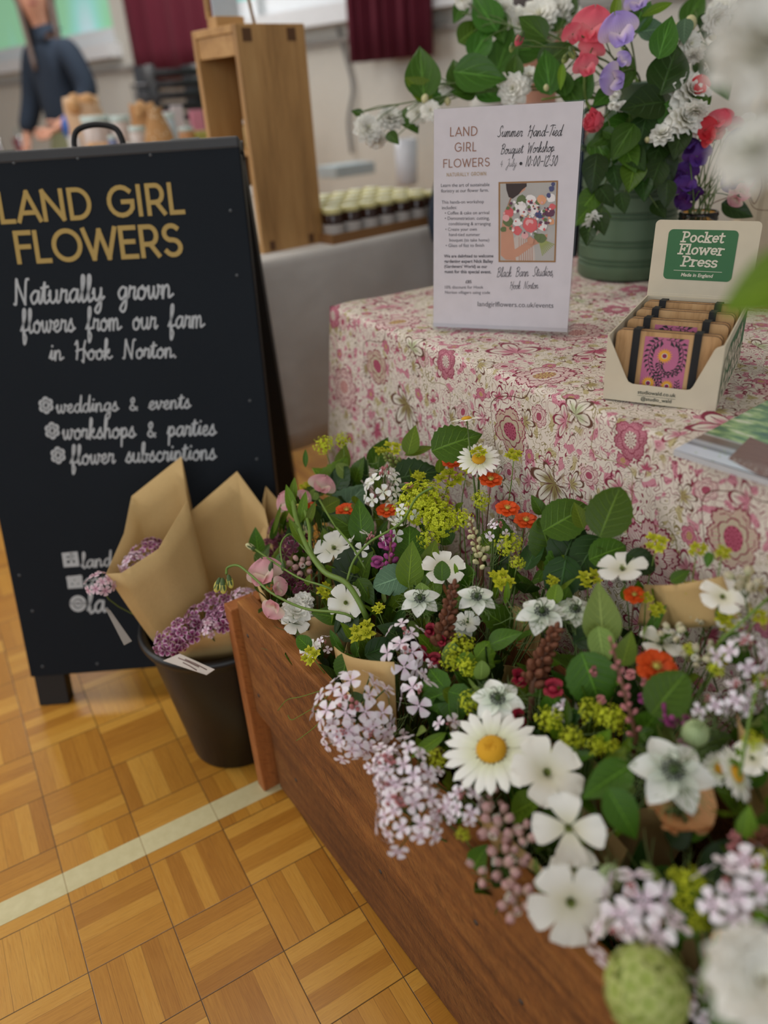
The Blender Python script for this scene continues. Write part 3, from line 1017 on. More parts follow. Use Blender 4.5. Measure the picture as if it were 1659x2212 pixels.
# things on top of the unit
f = thing('photo_stand', 'small wooden stand holding a pale card on top of the oak unit', 'stand', SM @ Vector((0.06, 0.1, HS)))
m = MB()
m.box((0.01, 0.09, HS + 0.0005), (0.085, 0.13, HS + 0.022))
m.box((0.01, 0.126, HS + 0.02), (0.02, 0.134, HS + 0.06))
m.box((0.075, 0.126, HS + 0.02), (0.085, 0.134, HS + 0.06))
m.build('base', oakh, f, False, SM)
m = MB()
m.box((0.014, 0.105, HS + 0.015), (0.081, 0.108, HS + 0.10))
m.build('card', flat('pale_card', rgb(206, 218, 228), 0.6), f, False, SM)
m = MB()
m.tube(catmull([(0.12, 0.1, HS + 0.004), (0.11, 0.095, HS + 0.04), (0.10, 0.09, HS + 0.09), (0.095, 0.09, HS + 0.14)], 5), 0.004, 6)
o = m.build('jute_cord', flat('jute', rgb(150, 118, 74), 0.9), None, True, SM)
tag(o, 'loop of jute cord on top of the oak shelf unit', 'cord')

# tray of preserves
tray_o = at_z(765, 522, TZ)
jM = basis(D2, N2, Vector((0, 0, 1)), tray_o + Vector((0, 0, 0.0005)))
kraftboard = flat('brown_cardboard', rgb(150, 108, 66), 0.8)
tr = thing('cardboard_tray', 'shallow brown cardboard tray full of small preserve jars on the grey cloth', 'tray', jM @ Vector((0.15, 0.15, 0)))
m = MB()
TW, TD, TH = 0.44, 0.34, 0.026
m.box((-0.0, 0, 0), (TW, TD, 0.003))
m.build('base', kraftboard, tr, False, jM @ Matrix.Translation((-0.07, 0, 0)))
for nm, lo, hi in (('front_wall', (0, 0, 0.003), (TW, 0.004, TH)), ('back_wall', (0, TD - 0.004, 0.003), (TW, TD, TH)), ('side_wall', (0, 0.004, 0.003), (0.004, TD - 0.004, TH)), ('side_wall', (TW - 0.004, 0.004, 0.003), (TW, TD - 0.004, TH))):
    m = MB()
    m.box(lo, hi)
    m.build(nm, kraftboard, tr, False, jM @ Matrix.Translation((-0.07, 0, 0)))
t = NT('cream_gold_lid')
x, y, z = t.pos('obj')
lidm = t.done(t.mix(t.smooth((x * x + y * y).sqrt(), 0.017, 0.021), rgb(232, 232, 214), rgb(220, 212, 150)), 0.35)
preserve = flat('dark_preserve', rgb(58, 34, 24), 0.15)
labelm = flat('paper_label', rgb(196, 190, 186), 0.7)
proto = None
for ry in range(5):
    for cx in range(7):
        loc = jM @ Vector((-0.07 + 0.034 + cx * 0.0605, 0.036 + ry * 0.0655, 0.0035))
        if proto is None:
            proto = thing('preserve_jar', 'small dark preserve jar with cream and gold lid in the cardboard tray', 'jar', loc, 'preserve jars in the cardboard tray')
            kids = []
            b = MB()
            b.lathe([(0, 0), (0.024, 0), (0.027, 0.004), (0.027, 0.062), (0.023, 0.072)], 16)
            kids.append(b.build('body', preserve, proto, True, Matrix.Translation(loc)))
            b = MB()
            b.lathe([(0.0245, 0.068), (0.0255, 0.069), (0.0255, 0.080), (0.024, 0.082), (0, 0.082)], 16)
            kids.append(b.build('lid', lidm, proto, True, Matrix.Translation(loc)))
            b = MB()
            b.lathe([(0.0273, 0.006), (0.0273, 0.044)], 16)
            kids.append(b.build('paper_label', labelm, proto, True, Matrix.Translation(loc)))
        else:
            r = proto.copy()
            COL.objects.link(r)
            r.location = loc
            WORLD[r.name] = Matrix.Translation(loc)
            for c in kids:
                k = c.copy()
                COL.objects.link(k)
                k.parent = r

jar('tall jar with a cream ridged lid, only the lid showing above the poster', Matrix.Translation(Vector((at_dist(1053, 300, 2.2).x, at_dist(1053, 300, 2.2).y, TZ + 0.001))), 0.05, 0.315, whitep, flat('cream_pot', rgb(206, 176, 120), 0.5), None)
# white mug behind the jars
mm = Matrix.Translation(at_z(880, 400, TZ) + Vector((0, 0, 0.001)))
b = MB()
b.lathe([(0, 0), (0.036, 0), (0.042, 0.01), (0.046, 0.17), (0.043, 0.17), (0.039, 0.02), (0, 0.015)], 24, mm)
tag(b.build('ceramic_pot', flat('pale_glaze', rgb(206, 208, 216), 0.25)), 'tall pale ceramic pot behind the tray of preserves', 'pot')
b = MB()
pm = basis(D2, N2, Vector((0, 0, 1)), at_z(770, 380, TZ) + Vector((0, 0, 0.001)))
b.box((-0.12, 0, 0), (0.12, 0.14, 0.05), pm)
o = bevel(b.build('carton', flat('pale_blue_carton', rgb(188, 204, 214), 0.6), None, False), 0.004)
tag(o, 'pale blue carton lying behind the tray of preserves', 'box')

# ================================================================ chalkboard A-frame
BY = math.radians(-28)
BT = 0.245
BW, BL = 0.537, 1.053
BP = Vector((-0.054, 1.426, 0.0))
BD = Vector((math.cos(BY), math.sin(BY), 0))
BNf = Vector((-math.sin(BY), math.cos(BY), 0))     # away from the viewer
BU = BNf * math.sin(BT) + Vector((0, 0, 1)) * math.cos(BT)
BN = BD.cross(BU)                                  # faces the viewer
if BN.dot(EYE - BP) < 0: BN = -BN
BM = basis(BD, BU, BN, BP)
slate = NT('blackboard_paint')
x, y, z = slate.pos('obj')
n1 = slate.noise(slate.vec(x, y, z), 6.0, 4.0)
n2 = slate.noise(slate.vec(x * 0.6, y * 3.0, z), 90.0, 2.0)
slate.done(slate.mix(n1 * 0.7, rgb(22, 27, 33), rgb(28, 34, 41)), slate.math('ADD', n2 * 0.1, 0.55))
slate.b.inputs['Specular IOR Level'].default_value = 0.12
slate = slate.m
frame_black = flat('black_stain', rgb(16, 16, 17), 0.55)
brd = thing('chalkboard_sign', 'black A-frame chalkboard with gold and white lettering on the parquet', 'sign', BP + BD * (BW / 2))
m = MB()
m.box((0, 0.075, -0.012), (BW, BL, 0.0))
o = m.build('front_panel', slate, brd, False, BM)
bevel(o, 0.002)
def board_legs(M, name):
    for x0 in (0.0, BW - 0.062):
        m = MB()
        m.box((x0, 0.003, -0.042), (x0 + 0.062, BL - 0.02, -0.0125))
        o = m.build('leg', frame_black, brd, False, M)
        bevel(o, 0.002)
    m = MB()
    m.box((0.062, 0.1, -0.04), (BW - 0.062, 0.16, -0.0125))
    m.build('cross_rail', frame_black, brd, False, M)
board_legs(BM, 'front')
m = MB()
m.box((-0.001, BL - 0.016, -0.044), (BW + 0.001, BL + 0.004, 0.0015))
o = m.build('top_rail', flat('worn_black', rgb(48, 49, 52), 0.5), brd, False, BM)
bevel(o, 0.004)
# rear half, hinged at the top
TOPC = BP + BU * (BL - 0.01) + BNf * 0.052
RU = -BNf * math.sin(BT) + Vector((0, 0, 1)) * math.cos(BT)
RN = BD.cross(RU)
if RN.dot(BNf) > 0: RN = -RN
rl = TOPC.z / math.cos(BT)
RM = basis(BD, RU, RN, TOPC - RU * rl)
m = MB()
m.box((0, 0.075, -0.012), (BW, rl, 0.0))
m.build('rear_panel', frame_black, brd, False, RM)
for x0 in (0.0, BW - 0.062):
    m = MB()
    m.box((x0, 0.0, 0.0005), (x0 + 0.062, rl - 0.03, 0.03))
    m.build('leg', frame_black, brd, False, RM)
for x0 in (0.1, 0.42):
    m = MB()
    m.box((x0, BL + 0.0045, -0.05), (x0 + 0.05, BL + 0.0065, -0.004))
    m.build('hinge', flat('hinge_steel', rgb(120, 118, 112), 0.35, Metallic=0.8), brd, False, BM)
def bpt(u, v):
    return on_plane(u, v, BP, BN)
# rope handle on top
h0, h1 = BM.inverted() @ bpt(150, 318), BM.inverted() @ bpt(254, 308)
m = MB()
xm = (h0.x + h1.x) / 2
hw = (h1.x - h0.x) / 2
m.tube(catmull([(xm - hw, BL - 0.005, -0.03), (xm - hw, BL + 0.02, -0.03), (xm - hw * .75, BL + 0.037, -0.03), (xm, BL + 0.043, -0.03), (xm + hw * .75, BL + 0.036, -0.03), (xm + hw, BL + 0.018, -0.03), (xm + hw * 1.05, BL - 0.005, -0.03)], 6), 0.005, 8)
m.build('handle', flat('black_cord', rgb(14, 14, 15), 0.7), brd, True, BM)
# lettering
gold = flat('gold_paint', rgb(176, 146, 72), 0.5)
chalk = flat('white_chalk_pen', rgb(186, 190, 194), 0.8)
def zb(x, y, ox=0, oy=250, k=700 / 1659.0):
    return ox + x * k, oy + y * k
gm = MB()
def gold_line(s, p0, p1, tall, gap):
    a, b = bpt(*zb(*p0)), bpt(*zb(*p1))
    w = text_width(s, CAPS, gap)
    write(gm, s, CAPS, line_frame(a, b, BN, w, tall), 0.165, gap=gap, off=0.0007)
gold_line('LAND GIRL', (8, 545), (952, 492), 1.02, 0.10)
gold_line('FLOWERS', (92, 750), (940, 708), 1.02, 0.09)
gm.build('gold_lettering', gold, brd, False)
cm = MB()
def chalk_line(s, p0, p1, tall=1.25, wgt=0.19, **kw):
    tall *= 0.80
    a, b = bpt(*zb(*p0, **kw)), bpt(*zb(*p1, **kw))
    w = text_width(s, CURSIVE)
    write(cm, s, CURSIVE, line_frame(a, b, BN, w, tall), wgt, slant=0.12, smooth=True, off=0.0007)
chalk_line('Naturally grown', (75, 968), (885, 930), 1.35)
chalk_line('flowers from our farm', (110, 1112), (1045, 1082), 1.5)
chalk_line('in Hook Norton.', (255, 1252), (912, 1236), 1.3)
cm.build('chalk_lettering', chalk, brd, False)
cm = MB()
chalk_line('weddings & events', (290, 1522), (975, 1496), 1.2)
chalk_line('workshops & parties', (322, 1656), (1105, 1634), 1.35)
chalk_line('flower subscriptions', (362, 1786), (1105, 1758), 1.35)
cm.build('chalk_lettering', chalk, brd, False)
cm = MB()
lo = dict(ox=0, oy=950)
chalk_line('landg', (420, 657), (618, 640), 1.15, **lo)
chalk_line('con', (432, 752), (560, 742), 1.1, **lo)
chalk_line('la', (452, 886), (545, 880), 1.3, **lo)
cm.build('chalk_lettering', chalk, brd, False)
cm = MB()
def icon_done():
    global cm
    cm.build('chalk_icon', chalk, brd, False)
    cm = MB()
def chalk_shape(pts, wgt, **kw):
    P = [BM.inverted() @ bpt(*zb(*p, **kw)) for p in pts]
    ribbon(cm, [(p.x, p.y) for p in P], wgt, BM, 0.0007)
for cx, cy in ((236, 1482), (268, 1612), (298, 1738)):      # daisies used as bullet points
    for k in range(6):
        a = k * PI / 3 + 0.4
        ox_, oy_ = cx + 23 * math.cos(a), cy + 27 * math.sin(a)
        chalk_shape([(ox_ + 11 * math.cos(b * PI / 4), oy_ + 12 * math.sin(b * PI / 4)) for b in range(9)], 0.0045)
    icon_done()
chalk_shape([(328, 588), (388, 582), (396, 638), (336, 642), (328, 588)], 0.008, **lo)
chalk_shape([(366, 585), (366, 640)], 0.006, **lo)
chalk_shape([(332, 612), (392, 606)], 0.006, **lo)
icon_done()
chalk_shape([(352, 708), (410, 702), (416, 748), (358, 752), (352, 708), (386, 735), (410, 702)], 0.008, **lo)
icon_done()
for rr in (34, 12):
    chalk_shape([(400 + rr * math.cos(b * PI / 8), 838 + rr * math.sin(b * PI / 8)) for b in range(17)], 0.007, **lo)
chalk_shape([(400 - 34, 836), (400 - 10, 838)], 0.006, **lo)
chalk_shape([(400 + 34, 836), (400 + 10, 838)], 0.006, **lo)
icon_done()
for u, v in ((30, 352), (168, 342), (325, 335), (498, 455), (512, 595), (540, 866), (555, 992), (70, 1320), (92, 1440), (210, 1434), (335, 1430), (42, 1243)):
    p = BM.inverted() @ bpt(u, v)
    m = MB()
    m.lathe([(0, 0.0012), (0.0022, 0.001), (0.003, 0.0)], 8, BM @ Matrix.Translation((p.x, p.y, 0.0)))
    m.build('screw_head', flat('screw', rgb(70, 74, 78), 0.4), brd)
# ================================================================ acrylic poster stand
SA = at_z(935, 715, TZ) + Vector((0, 0, 0.0012))
SB = at_z(1226, 728, TZ) + Vector((0, 0, 0.0012))
SD = (SB - SA).normalized()
SN0 = Vector((SD.y, -SD.x, 0))
if SN0.dot(EYE - SA) < 0: SN0 = -SN0
lean = 0.10
SN = SN0 * math.cos(lean) + Vector((0, 0, 1)) * math.sin(lean)
SU = SN.cross(SD)
if SU.z < 0: SU = -SU
SM4 = basis(SD, SU, SN, SA)
SW, SH = 0.214, 0.318
ps = thing('poster_stand', 'clear acrylic stand with a white workshop poster on the floral cloth', 'sign stand', SA + SD * SW / 2)
acr = NT('clear_acrylic')
acr.done(rgb(250, 250, 252), 0.05)
tp_ = acr.node('ShaderNodeBsdfTransparent')
tp_.inputs[0].default_value = (0.97, 0.975, 0.98, 1)
mx_ = acr.node('ShaderNodeMixShader')
mx_.inputs[0].default_value = 0.05
acr.t.links.new(tp_.outputs[0], mx_.inputs[1])
gl_ = acr.node('ShaderNodeBsdfGlossy')
gl_.inputs['Roughness'].default_value = 0.05
acr.t.links.new(gl_.outputs[0], mx_.inputs[2])
acr.t.links.new(mx_.outputs[0], acr.o.inputs[0])
acr = acr.m
m = MB()
m.box((-0.001, 0.0, -0.0062), (SW + 0.001, SH, -0.0032), SM4)
m.build('back_sheet', acr, ps, False)
m = MB()                                                  # foot folded backwards along the table
fm = basis(SD, -SN0, Vector((0, 0, 1)), SA)
m.box((-0.001, 0.006, 0.0), (SW + 0.001, 0.075, 0.003), fm)
m.build('foot', acr, ps, False)
m = MB()
m.box((-0.001, 0.0, 0.0006), (SW + 0.001, 0.012, 0.0022), SM4)
m.build('front_lip', acr, ps, False)
m = MB()
m.box((0.001, 0.006, -0.003), (SW - 0.001, SH - 0.002, 0.0))
paper = flat('poster_paper', rgb(212, 206, 212), 0.5)
m.build('poster', paper, ps, False, SM4)
def sp_(x, y):
    return on_plane(900 + x * 360 / 1475.0, 200 + y * 360 / 1475.0, SA, SN)
copper = flat('copper_print', rgb(146, 98, 74), 0.6)
gold2 = flat('gold_print', rgb(178, 146, 98), 0.6)
ink = flat('black_print', rgb(34, 32, 36), 0.6)
greyi = flat('grey_print', rgb(84, 80, 86), 0.6)
m = MB()
for s, a, b, tall in (('LAND', (296, 385), (541, 377), 1.0), ('GIRL', (338, 521), (532, 515), 1.05), ('FLOWERS', (236, 663), (648, 648), 0.98)):
    gap = 0.16
    write(m, s, CAPS, line_frame(sp_(*a), sp_(*b), SN, text_width(s, CAPS, gap), tall), 0.115, gap=gap, off=0.0004)
m.build('title_lettering', copper, ps, False)
m = MB()
s = 'NATURALLY GROWN'
write(m, s, CAPS, line_frame(sp_(267, 742), sp_(617, 731), SN, text_width(s, CAPS, .22), 1.15), 0.14, gap=.22, off=0.0004)
m.build('subtitle_lettering', gold2, ps, False)
m = MB()
for s, a, b, tall, wg in (('Summer Hand-Tied', (715, 392), (1280, 384), 1.9, .16), ('Bouquet Workshop', (742, 545), (1215, 522), 2.0, .16), ('4 July', (738, 658), (880, 654), 1.8, .10), ('10:00-12:30', (958, 652), (1243, 648), 2.2, .16)):
    write(m, s, CURSIVE, line_frame(sp_(*a), sp_(*b), SN, text_width(s, CURSIVE), tall * 0.66), wg * 0.8, slant=0.25, smooth=True, off=0.0004)
c = SM4.inverted() @ sp_(923, 628)
m.add([SM4 @ Vector((c.x + 0.0022 * math.cos(k * PI / 6), c.y + 0.0022 * math.sin(k * PI / 6), 0.0004)) for k in range(12)], [tuple(range(12))])
m.build('script_lettering', ink, ps, False)
m = MB()
for s, a, b, tall, wg in (('Black Barn Studios,', (708, 1632), (1215, 1622), 2.1, .16), ('Hook Norton', (822, 1738), (1075, 1735), 2.1, .16)):
    write(m, s, CURSIVE, line_frame(sp_(*a), sp_(*b), SN, text_width(s, CURSIVE), tall * 0.66), wg * 0.8, slant=0.25, smooth=True, off=0.0004)
def body_line(s, a, b, bold=0.0):
    font_text(m, s, lambda w: line_frame(sp_(*a) + SN * 0.0004, sp_(*b) + SN * 0.0004, SN, w), bold)
body_line('Learn the art of sustainable', (216, 836), (645, 828))
body_line('floristry at our flower farm.', (216, 885), (637, 877))
body_line('This hands-on workshop', (222, 984), (595, 978))
body_line('includes:', (224, 1034), (356, 1030))
body_line('\u2022 Coffee & cake on arrival', (250, 1080), (642, 1076))
body_line('\u2022 Demonstration: cutting,', (250, 1127), (645, 1125))
body_line('conditioning & arranging', (283, 1174), (655, 1174))
body_line('\u2022 Create your own', (255, 1224), (532, 1222))
body_line('hand-tied summer', (287, 1270), (560, 1270))
body_line('bouquet (to take home)', (290, 1318), (642, 1318))
body_line('\u2022 Glass of fizz to finish', (258, 1367), (597, 1365))
body_line('We are delighted to welcome', (243, 1460), (680, 1458), 0.02)
body_line('gardening expert Nick Bailey', (243, 1506), (677, 1506), 0.02)
body_line("(Gardeners' World) as our", (245, 1550), (625, 1552), 0.02)
body_line('guest for this special event.', (245, 1597), (660, 1600), 0.02)
body_line('\u00a385', (433, 1687), (486, 1687), 0.02)
body_line('10% discount for Hook', (250, 1735), (590, 1735))
body_line('Norton villagers using code', (252, 1780), (650, 1782))
body_line('landgirlflowers.co.uk/events', (540, 1890), (1210, 1905))
m.build('body_lettering', greyi, ps, False)
# printed photograph: a woman from behind her shoulder carrying a bouquet
ph = MB()
def pl(x, y): return SM4.inverted() @ sp_(x, y)
cols = dict(frame=rgb(150, 108, 62), wall=rgb(176, 172, 168), hair=rgb(52, 34, 32), skin=rgb(196, 142, 116), skin2=rgb(176, 120, 96), dress=rgb(196, 182, 174), white=rgb(236, 230, 228), coral=rgb(214, 96, 100), blush=rgb(226, 168, 168), plum=rgb(98, 52, 78), navy=rgb(70, 72, 118), leaf=rgb(96, 112, 66), stem=rgb(150, 158, 92), peach=rgb(224, 160, 120))
pmats = {k: flat('photo_' + k, c, 0.5) for k, c in cols.items()}
keys = list(pmats)
lay = [0.0004]
def poly(key, pts):
    ph.cur = keys.index(key)
    lay[0] += 0.000012
    ph.add([SM4 @ Vector((pl(*p).x, pl(*p).y, lay[0])) for p in pts], [tuple(range(len(pts)))])
def blob(key, x, y, r, n=9, k=.18, seed=0):
    rn = random.Random(seed + x)
    poly(key, [(x + r * (1 + rn.uniform(-k, k)) * math.cos(a * 2 * PI / n), y + r * (1 + rn.uniform(-k, k)) * math.sin(a * 2 * PI / n)) for a in range(n)])
poly('frame', [(725, 792), (725, 1500), (1230, 1502), (1252, 778)])
poly('wall', [(740, 806), (740, 1486), (1217, 1488), (1238, 793)])
poly('skin', [(830, 930), (905, 900), (960, 860), (975, 800), (920, 802), (860, 870), (800, 1010), (770, 1060), (745, 1240), (745, 1440), (790, 1480), (880, 1486), (860, 1300)])
poly('hair', [(790, 806), (795, 860), (815, 925), (850, 940), (905, 900), (935, 860), (975, 830), (975, 802)])
poly('dress', [(860, 1290), (900, 1250), (1040, 1330), (1050, 1486), (880, 1486)])
for k in range(7):
    poly('skin2', [(905 + k * 19, 1280 + k * 6), (909 + k * 19, 1280 + k * 6), (912 + k * 19, 1486), (906 + k * 19, 1486)])
poly('skin', [(760, 1280), (830, 1300), (850, 1400), (960, 1330), (1080, 1270), (1160, 1250), (1150, 1310), (1040, 1350), (900, 1450), (800, 1478), (750, 1440)])
for k in range(9):
    poly('stem', [(1080 + k * 6, 1310), (1088 + k * 6, 1305), (1120 + k * 13, 1440 - k * 12), (1112 + k * 13, 1445 - k * 12)])
for key, x, y, r in (('leaf', 930, 950, 50), ('leaf', 1040, 990, 60), ('leaf', 810, 1140, 50), ('leaf', 1100, 1290, 55), ('leaf', 770, 1210, 30), ('white', 920, 1010, 60), ('white', 1010, 950, 55), ('white', 1040, 1030, 60), ('white', 950, 1070, 45), ('peach', 1110, 950, 50), ('white', 1190, 930, 45), ('coral', 820, 1060, 50), ('blush', 790, 1110, 38), ('plum', 1180, 1060, 55), ('coral', 1200, 1010, 35), ('navy', 1090, 1080, 45), ('navy', 1195, 850, 30), ('navy', 1170, 910, 25), ('navy', 1210, 810, 22), ('coral', 1005, 1165, 78), ('blush', 1000, 1150, 40), ('coral', 1010, 1175, 28), ('white', 890, 1150, 42), ('coral', 895, 1220, 45), ('white', 1115, 1180, 52), ('blush', 960, 1260, 38), ('peach', 1190, 1140, 35), ('leaf', 1070, 1280, 36)):
    blob(key, x, y, r * .86)
rn_ = random.Random(8)
for k in range(90):
    a, q = rn_.uniform(0, 6.28), rn_.random() ** .6
    blob(rn_.choice(['leaf', 'white', 'white', 'blush', 'plum', 'leaf', 'coral', 'peach']), 985 + 215 * q * math.cos(a), 1095 + 165 * q * math.sin(a), rn_.uniform(7, 17), 7)
blob('coral', 1005, 1165, 66)
blob('blush', 1000, 1150, 34)
blob('coral', 1008, 1172, 22)
poly('skin', [(980, 1290), (1010, 1270), (1040, 1300), (1030, 1340), (990, 1345)])
ph.build('photograph', [pmats[k] for k in keys], ps, False)

# ================================================================ flower press box
BA = Vector((0.6655, 0.632, TZ + 0.0012))
BX = Vector((0.5, -0.866, 0)).normalized()          # along the front
BYd = Vector((0.866, 0.5, 0)).normalized()          # towards its back
KM = basis(BX, BYd, Vector((0, 0, 1)), BA)
KW, KD, KH = 0.128, 0.20, 0.078
card = flat('cream_card', rgb(214, 202, 178), 0.7)
cardin = flat('card_edge', rgb(190, 174, 146), 0.8)
green = flat('green_print', rgb(58, 112, 70), 0.65)
bx = thing('display_box', 'cream counter box with a green label on its raised lid on the floral cloth', 'box', KM @ Vector((KW / 2, KD / 2, 0)))
tk = 0.0016
def kp(x, y):
    p = on_plane(1250 + x * 409 / 1659.0, 450 + y * 409 / 1659.0, BA, -BYd)
    q = KM.inverted() @ p
    return (q.x, q.z)
m = MB()
notch = [(0, 0), (KW, 0), (KW, KH), (KW - 0.004, KH)] 
cut = [(1210, 1225), (1190, 1245), (1000, 1565), (975, 1590), (940, 1595), (470, 1540), (435, 1520), (415, 1480), (270, 1125)]
poly_ = [(0.0, 0.0), (KW, 0.0), (KW, KH)] + [kp(*p) for p in cut] + [(0.0, KH)]
fmx = KM @ basis(Vector((1, 0, 0)), Vector((0, 0, 1)), Vector((0, -1, 0)))
m.prism(poly_, -tk, fmx)
bevel(m.build('front_panel', card, bx, False), 0.0003, 1)
for x0 in (0.0, KW - tk):
    m = MB()
    m.prism([(tk, 0), (KD, 0), (KD, KH), (tk, KH)], tk, KM @ basis(Vector((0, 1, 0)), Vector((0, 0, 1)), Vector((1, 0, 0)), (x0, 0, 0)))
    m.build('side_panel', card, bx, False)
m = MB()
m.box((tk, KD - tk, 0), (KW - tk, KD, KH), KM)
m.build('back_panel', card, bx, False)
m = MB()
m.box((tk, tk, 0), (KW - tk, KD - tk, tk), KM)
m.build('base', card, bx, False)
# printed side
sidem = basis(Vector((0, 1, 0)), Vector((0, 0, 1)), Vector((1, 0, 0)), (KW + 0.0003, 0, 0))
m = MB()
m.add([KM @ sidem @ Vector(p) for p in [(0.012, 0.006, 0), (0.196, 0.006, 0), (0.196, 0.07, 0), (0.05, 0.066, 0), (0.008, 0.045, 0)]], [(0, 1, 2, 3, 4)])
sp0 = m.build('side_print', green, bx, False)
m = MB()
rn = random.Random(4)
for k in range(13):
    cx, cz = 0.02 + (k % 7) * 0.026, 0.02 + 0.026 * (k // 7) + rn.uniform(-.004, .004)
    a0 = rn.uniform(0, PI)
    for q in range(5):
        a = a0 + q * 2 * PI / 5
        ex, ez = cx + 0.008 * math.cos(a), cz + 0.009 * math.sin(a)
        m.add([KM @ sidem @ Vector((ex + 0.0052 * math.cos(b * PI / 4), ez + 0.0062 * math.sin(b * PI / 4), 0.0004)) for b in range(8)], [tuple(range(8))])
link('flower_print', m.mesh('flower_print', card, False), sp0, Matrix.Identity(4))
# front print
m = MB()
def kline(a, b, w):
    P0, P1 = kp(*a), kp(*b)
    return line_frame(KM @ Vector((P0[0], -0.0005, P0[1])), KM @ Vector((P1[0], -0.0005, P1[1])), -BYd, w)
font_text(m, 'studiowald.co.uk', lambda w: kline((517, 1622), (850, 1655), w), 0.012)
font_text(m, '@studio_wald', lambda w: kline((543, 1680), (812, 1706), w), 0.012)
P0, P1 = kp(517, 1637), kp(845, 1673)
ribbon(m, [P0, P1], 0.0004, fmx, 0.0005)
m.build('front_lettering', flat('dark_green_ink', rgb(44, 58, 46), 0.6), bx, False)
# lid
ll = 0.10
LU = Vector((0, 0, 1)) * math.cos(ll) + BYd * math.sin(ll)
LN = BX.cross(LU)
if LN.dot(EYE - BA) < 0: LN = -LN
LM = basis(BX, LU, LN, KM @ Vector((0, KD, KH)))
LH = 0.096
def rrect(x0, y0, x1, y1, r, n=6, low=True):
    out = []
    for cx, cy, a in ((x1 - r, y1 - r, 0), (x0 + r, y1 - r, 90)):
        out += _arc(cx, cy, r, r, a, a + 90, n)
    if low:
        for cx, cy, a in ((x0 + r, y0 + r, 180), (x1 - r, y0 + r, 270)):
            out += _arc(cx, cy, r, r, a, a + 90, n)
    else:
        out += [(x0, y0), (x1, y0)]
    return out
m = MB()
m.prism(rrect(0, 0, KW, LH, 0.006, 6, False), -tk, LM)
m.box((0, 0.0, 0.0), (KW, 0.004, 0.0004), LM)
lid = bevel(m.build('lid', card, bx, False), 0.0003, 1)
def lp(x, y):
    q = LM.inverted() @ on_plane(1250 + x * 409 / 1659.0, 450 + y * 409 / 1659.0, LM.translation, LN)
    return q
c = [lp(800, 188), lp(1410, 188), lp(1335, 642), lp(730, 620)]
x0, x1 = (c[0].x + c[3].x) / 2, (c[1].x + c[2].x) / 2
y0, y1 = (c[2].y + c[3].y) / 2, (c[0].y + c[1].y) / 2
m = MB()
m.add([LM @ Vector((p[0], p[1], 0.0004)) for p in rrect(x0, y0, x1, y1, 0.006)], [tuple(range(28))])
lab = link('green_label', m.mesh('green_label', green, False), lid, Matrix.Identity(4))
m = MB()
lw, lhh = x1 - x0, y1 - y0
def lline(cxn, wn, yn):
    xc = x0 + lw * cxn
    a = LM @ Vector((xc - lw * wn / 2, y0 + lhh * yn, 0.0006))
    b = LM @ Vector((xc + lw * wn / 2, y0 + lhh * yn, 0.0006))
    return a, b
for s, wn, yn in (('Pocket', 0.62, 0.755), ('Flower', 0.66, 0.515), ('Press', 0.53, 0.275)):
    a, b = lline(0.5, wn, yn)
    k_ = lw * wn / text_width(s, SERIF)
    write(m, s, SERIF, line_frame(a, b, LN, text_width(s, SERIF), 0.20 * lhh / k_), 0.15, slant=0.10, off=0.0)
a, b = lline(0.5, 0.70, 0.185)
font_text(m, 'Made in England', lambda w: line_frame(*lline(0.5, 0.47, 0.07), LN, w), 0.025, 0.15)
la, lb = LM.inverted() @ a, LM.inverted() @ b
ribbon(m, [(la.x, la.y), (lb.x, lb.y)], 0.0006, LM, 0.0006)
link('label_lettering', m.mesh('label_lettering', flat('cream_ink', rgb(222, 214, 194), 0.6), False), lid, Matrix.Identity(4))

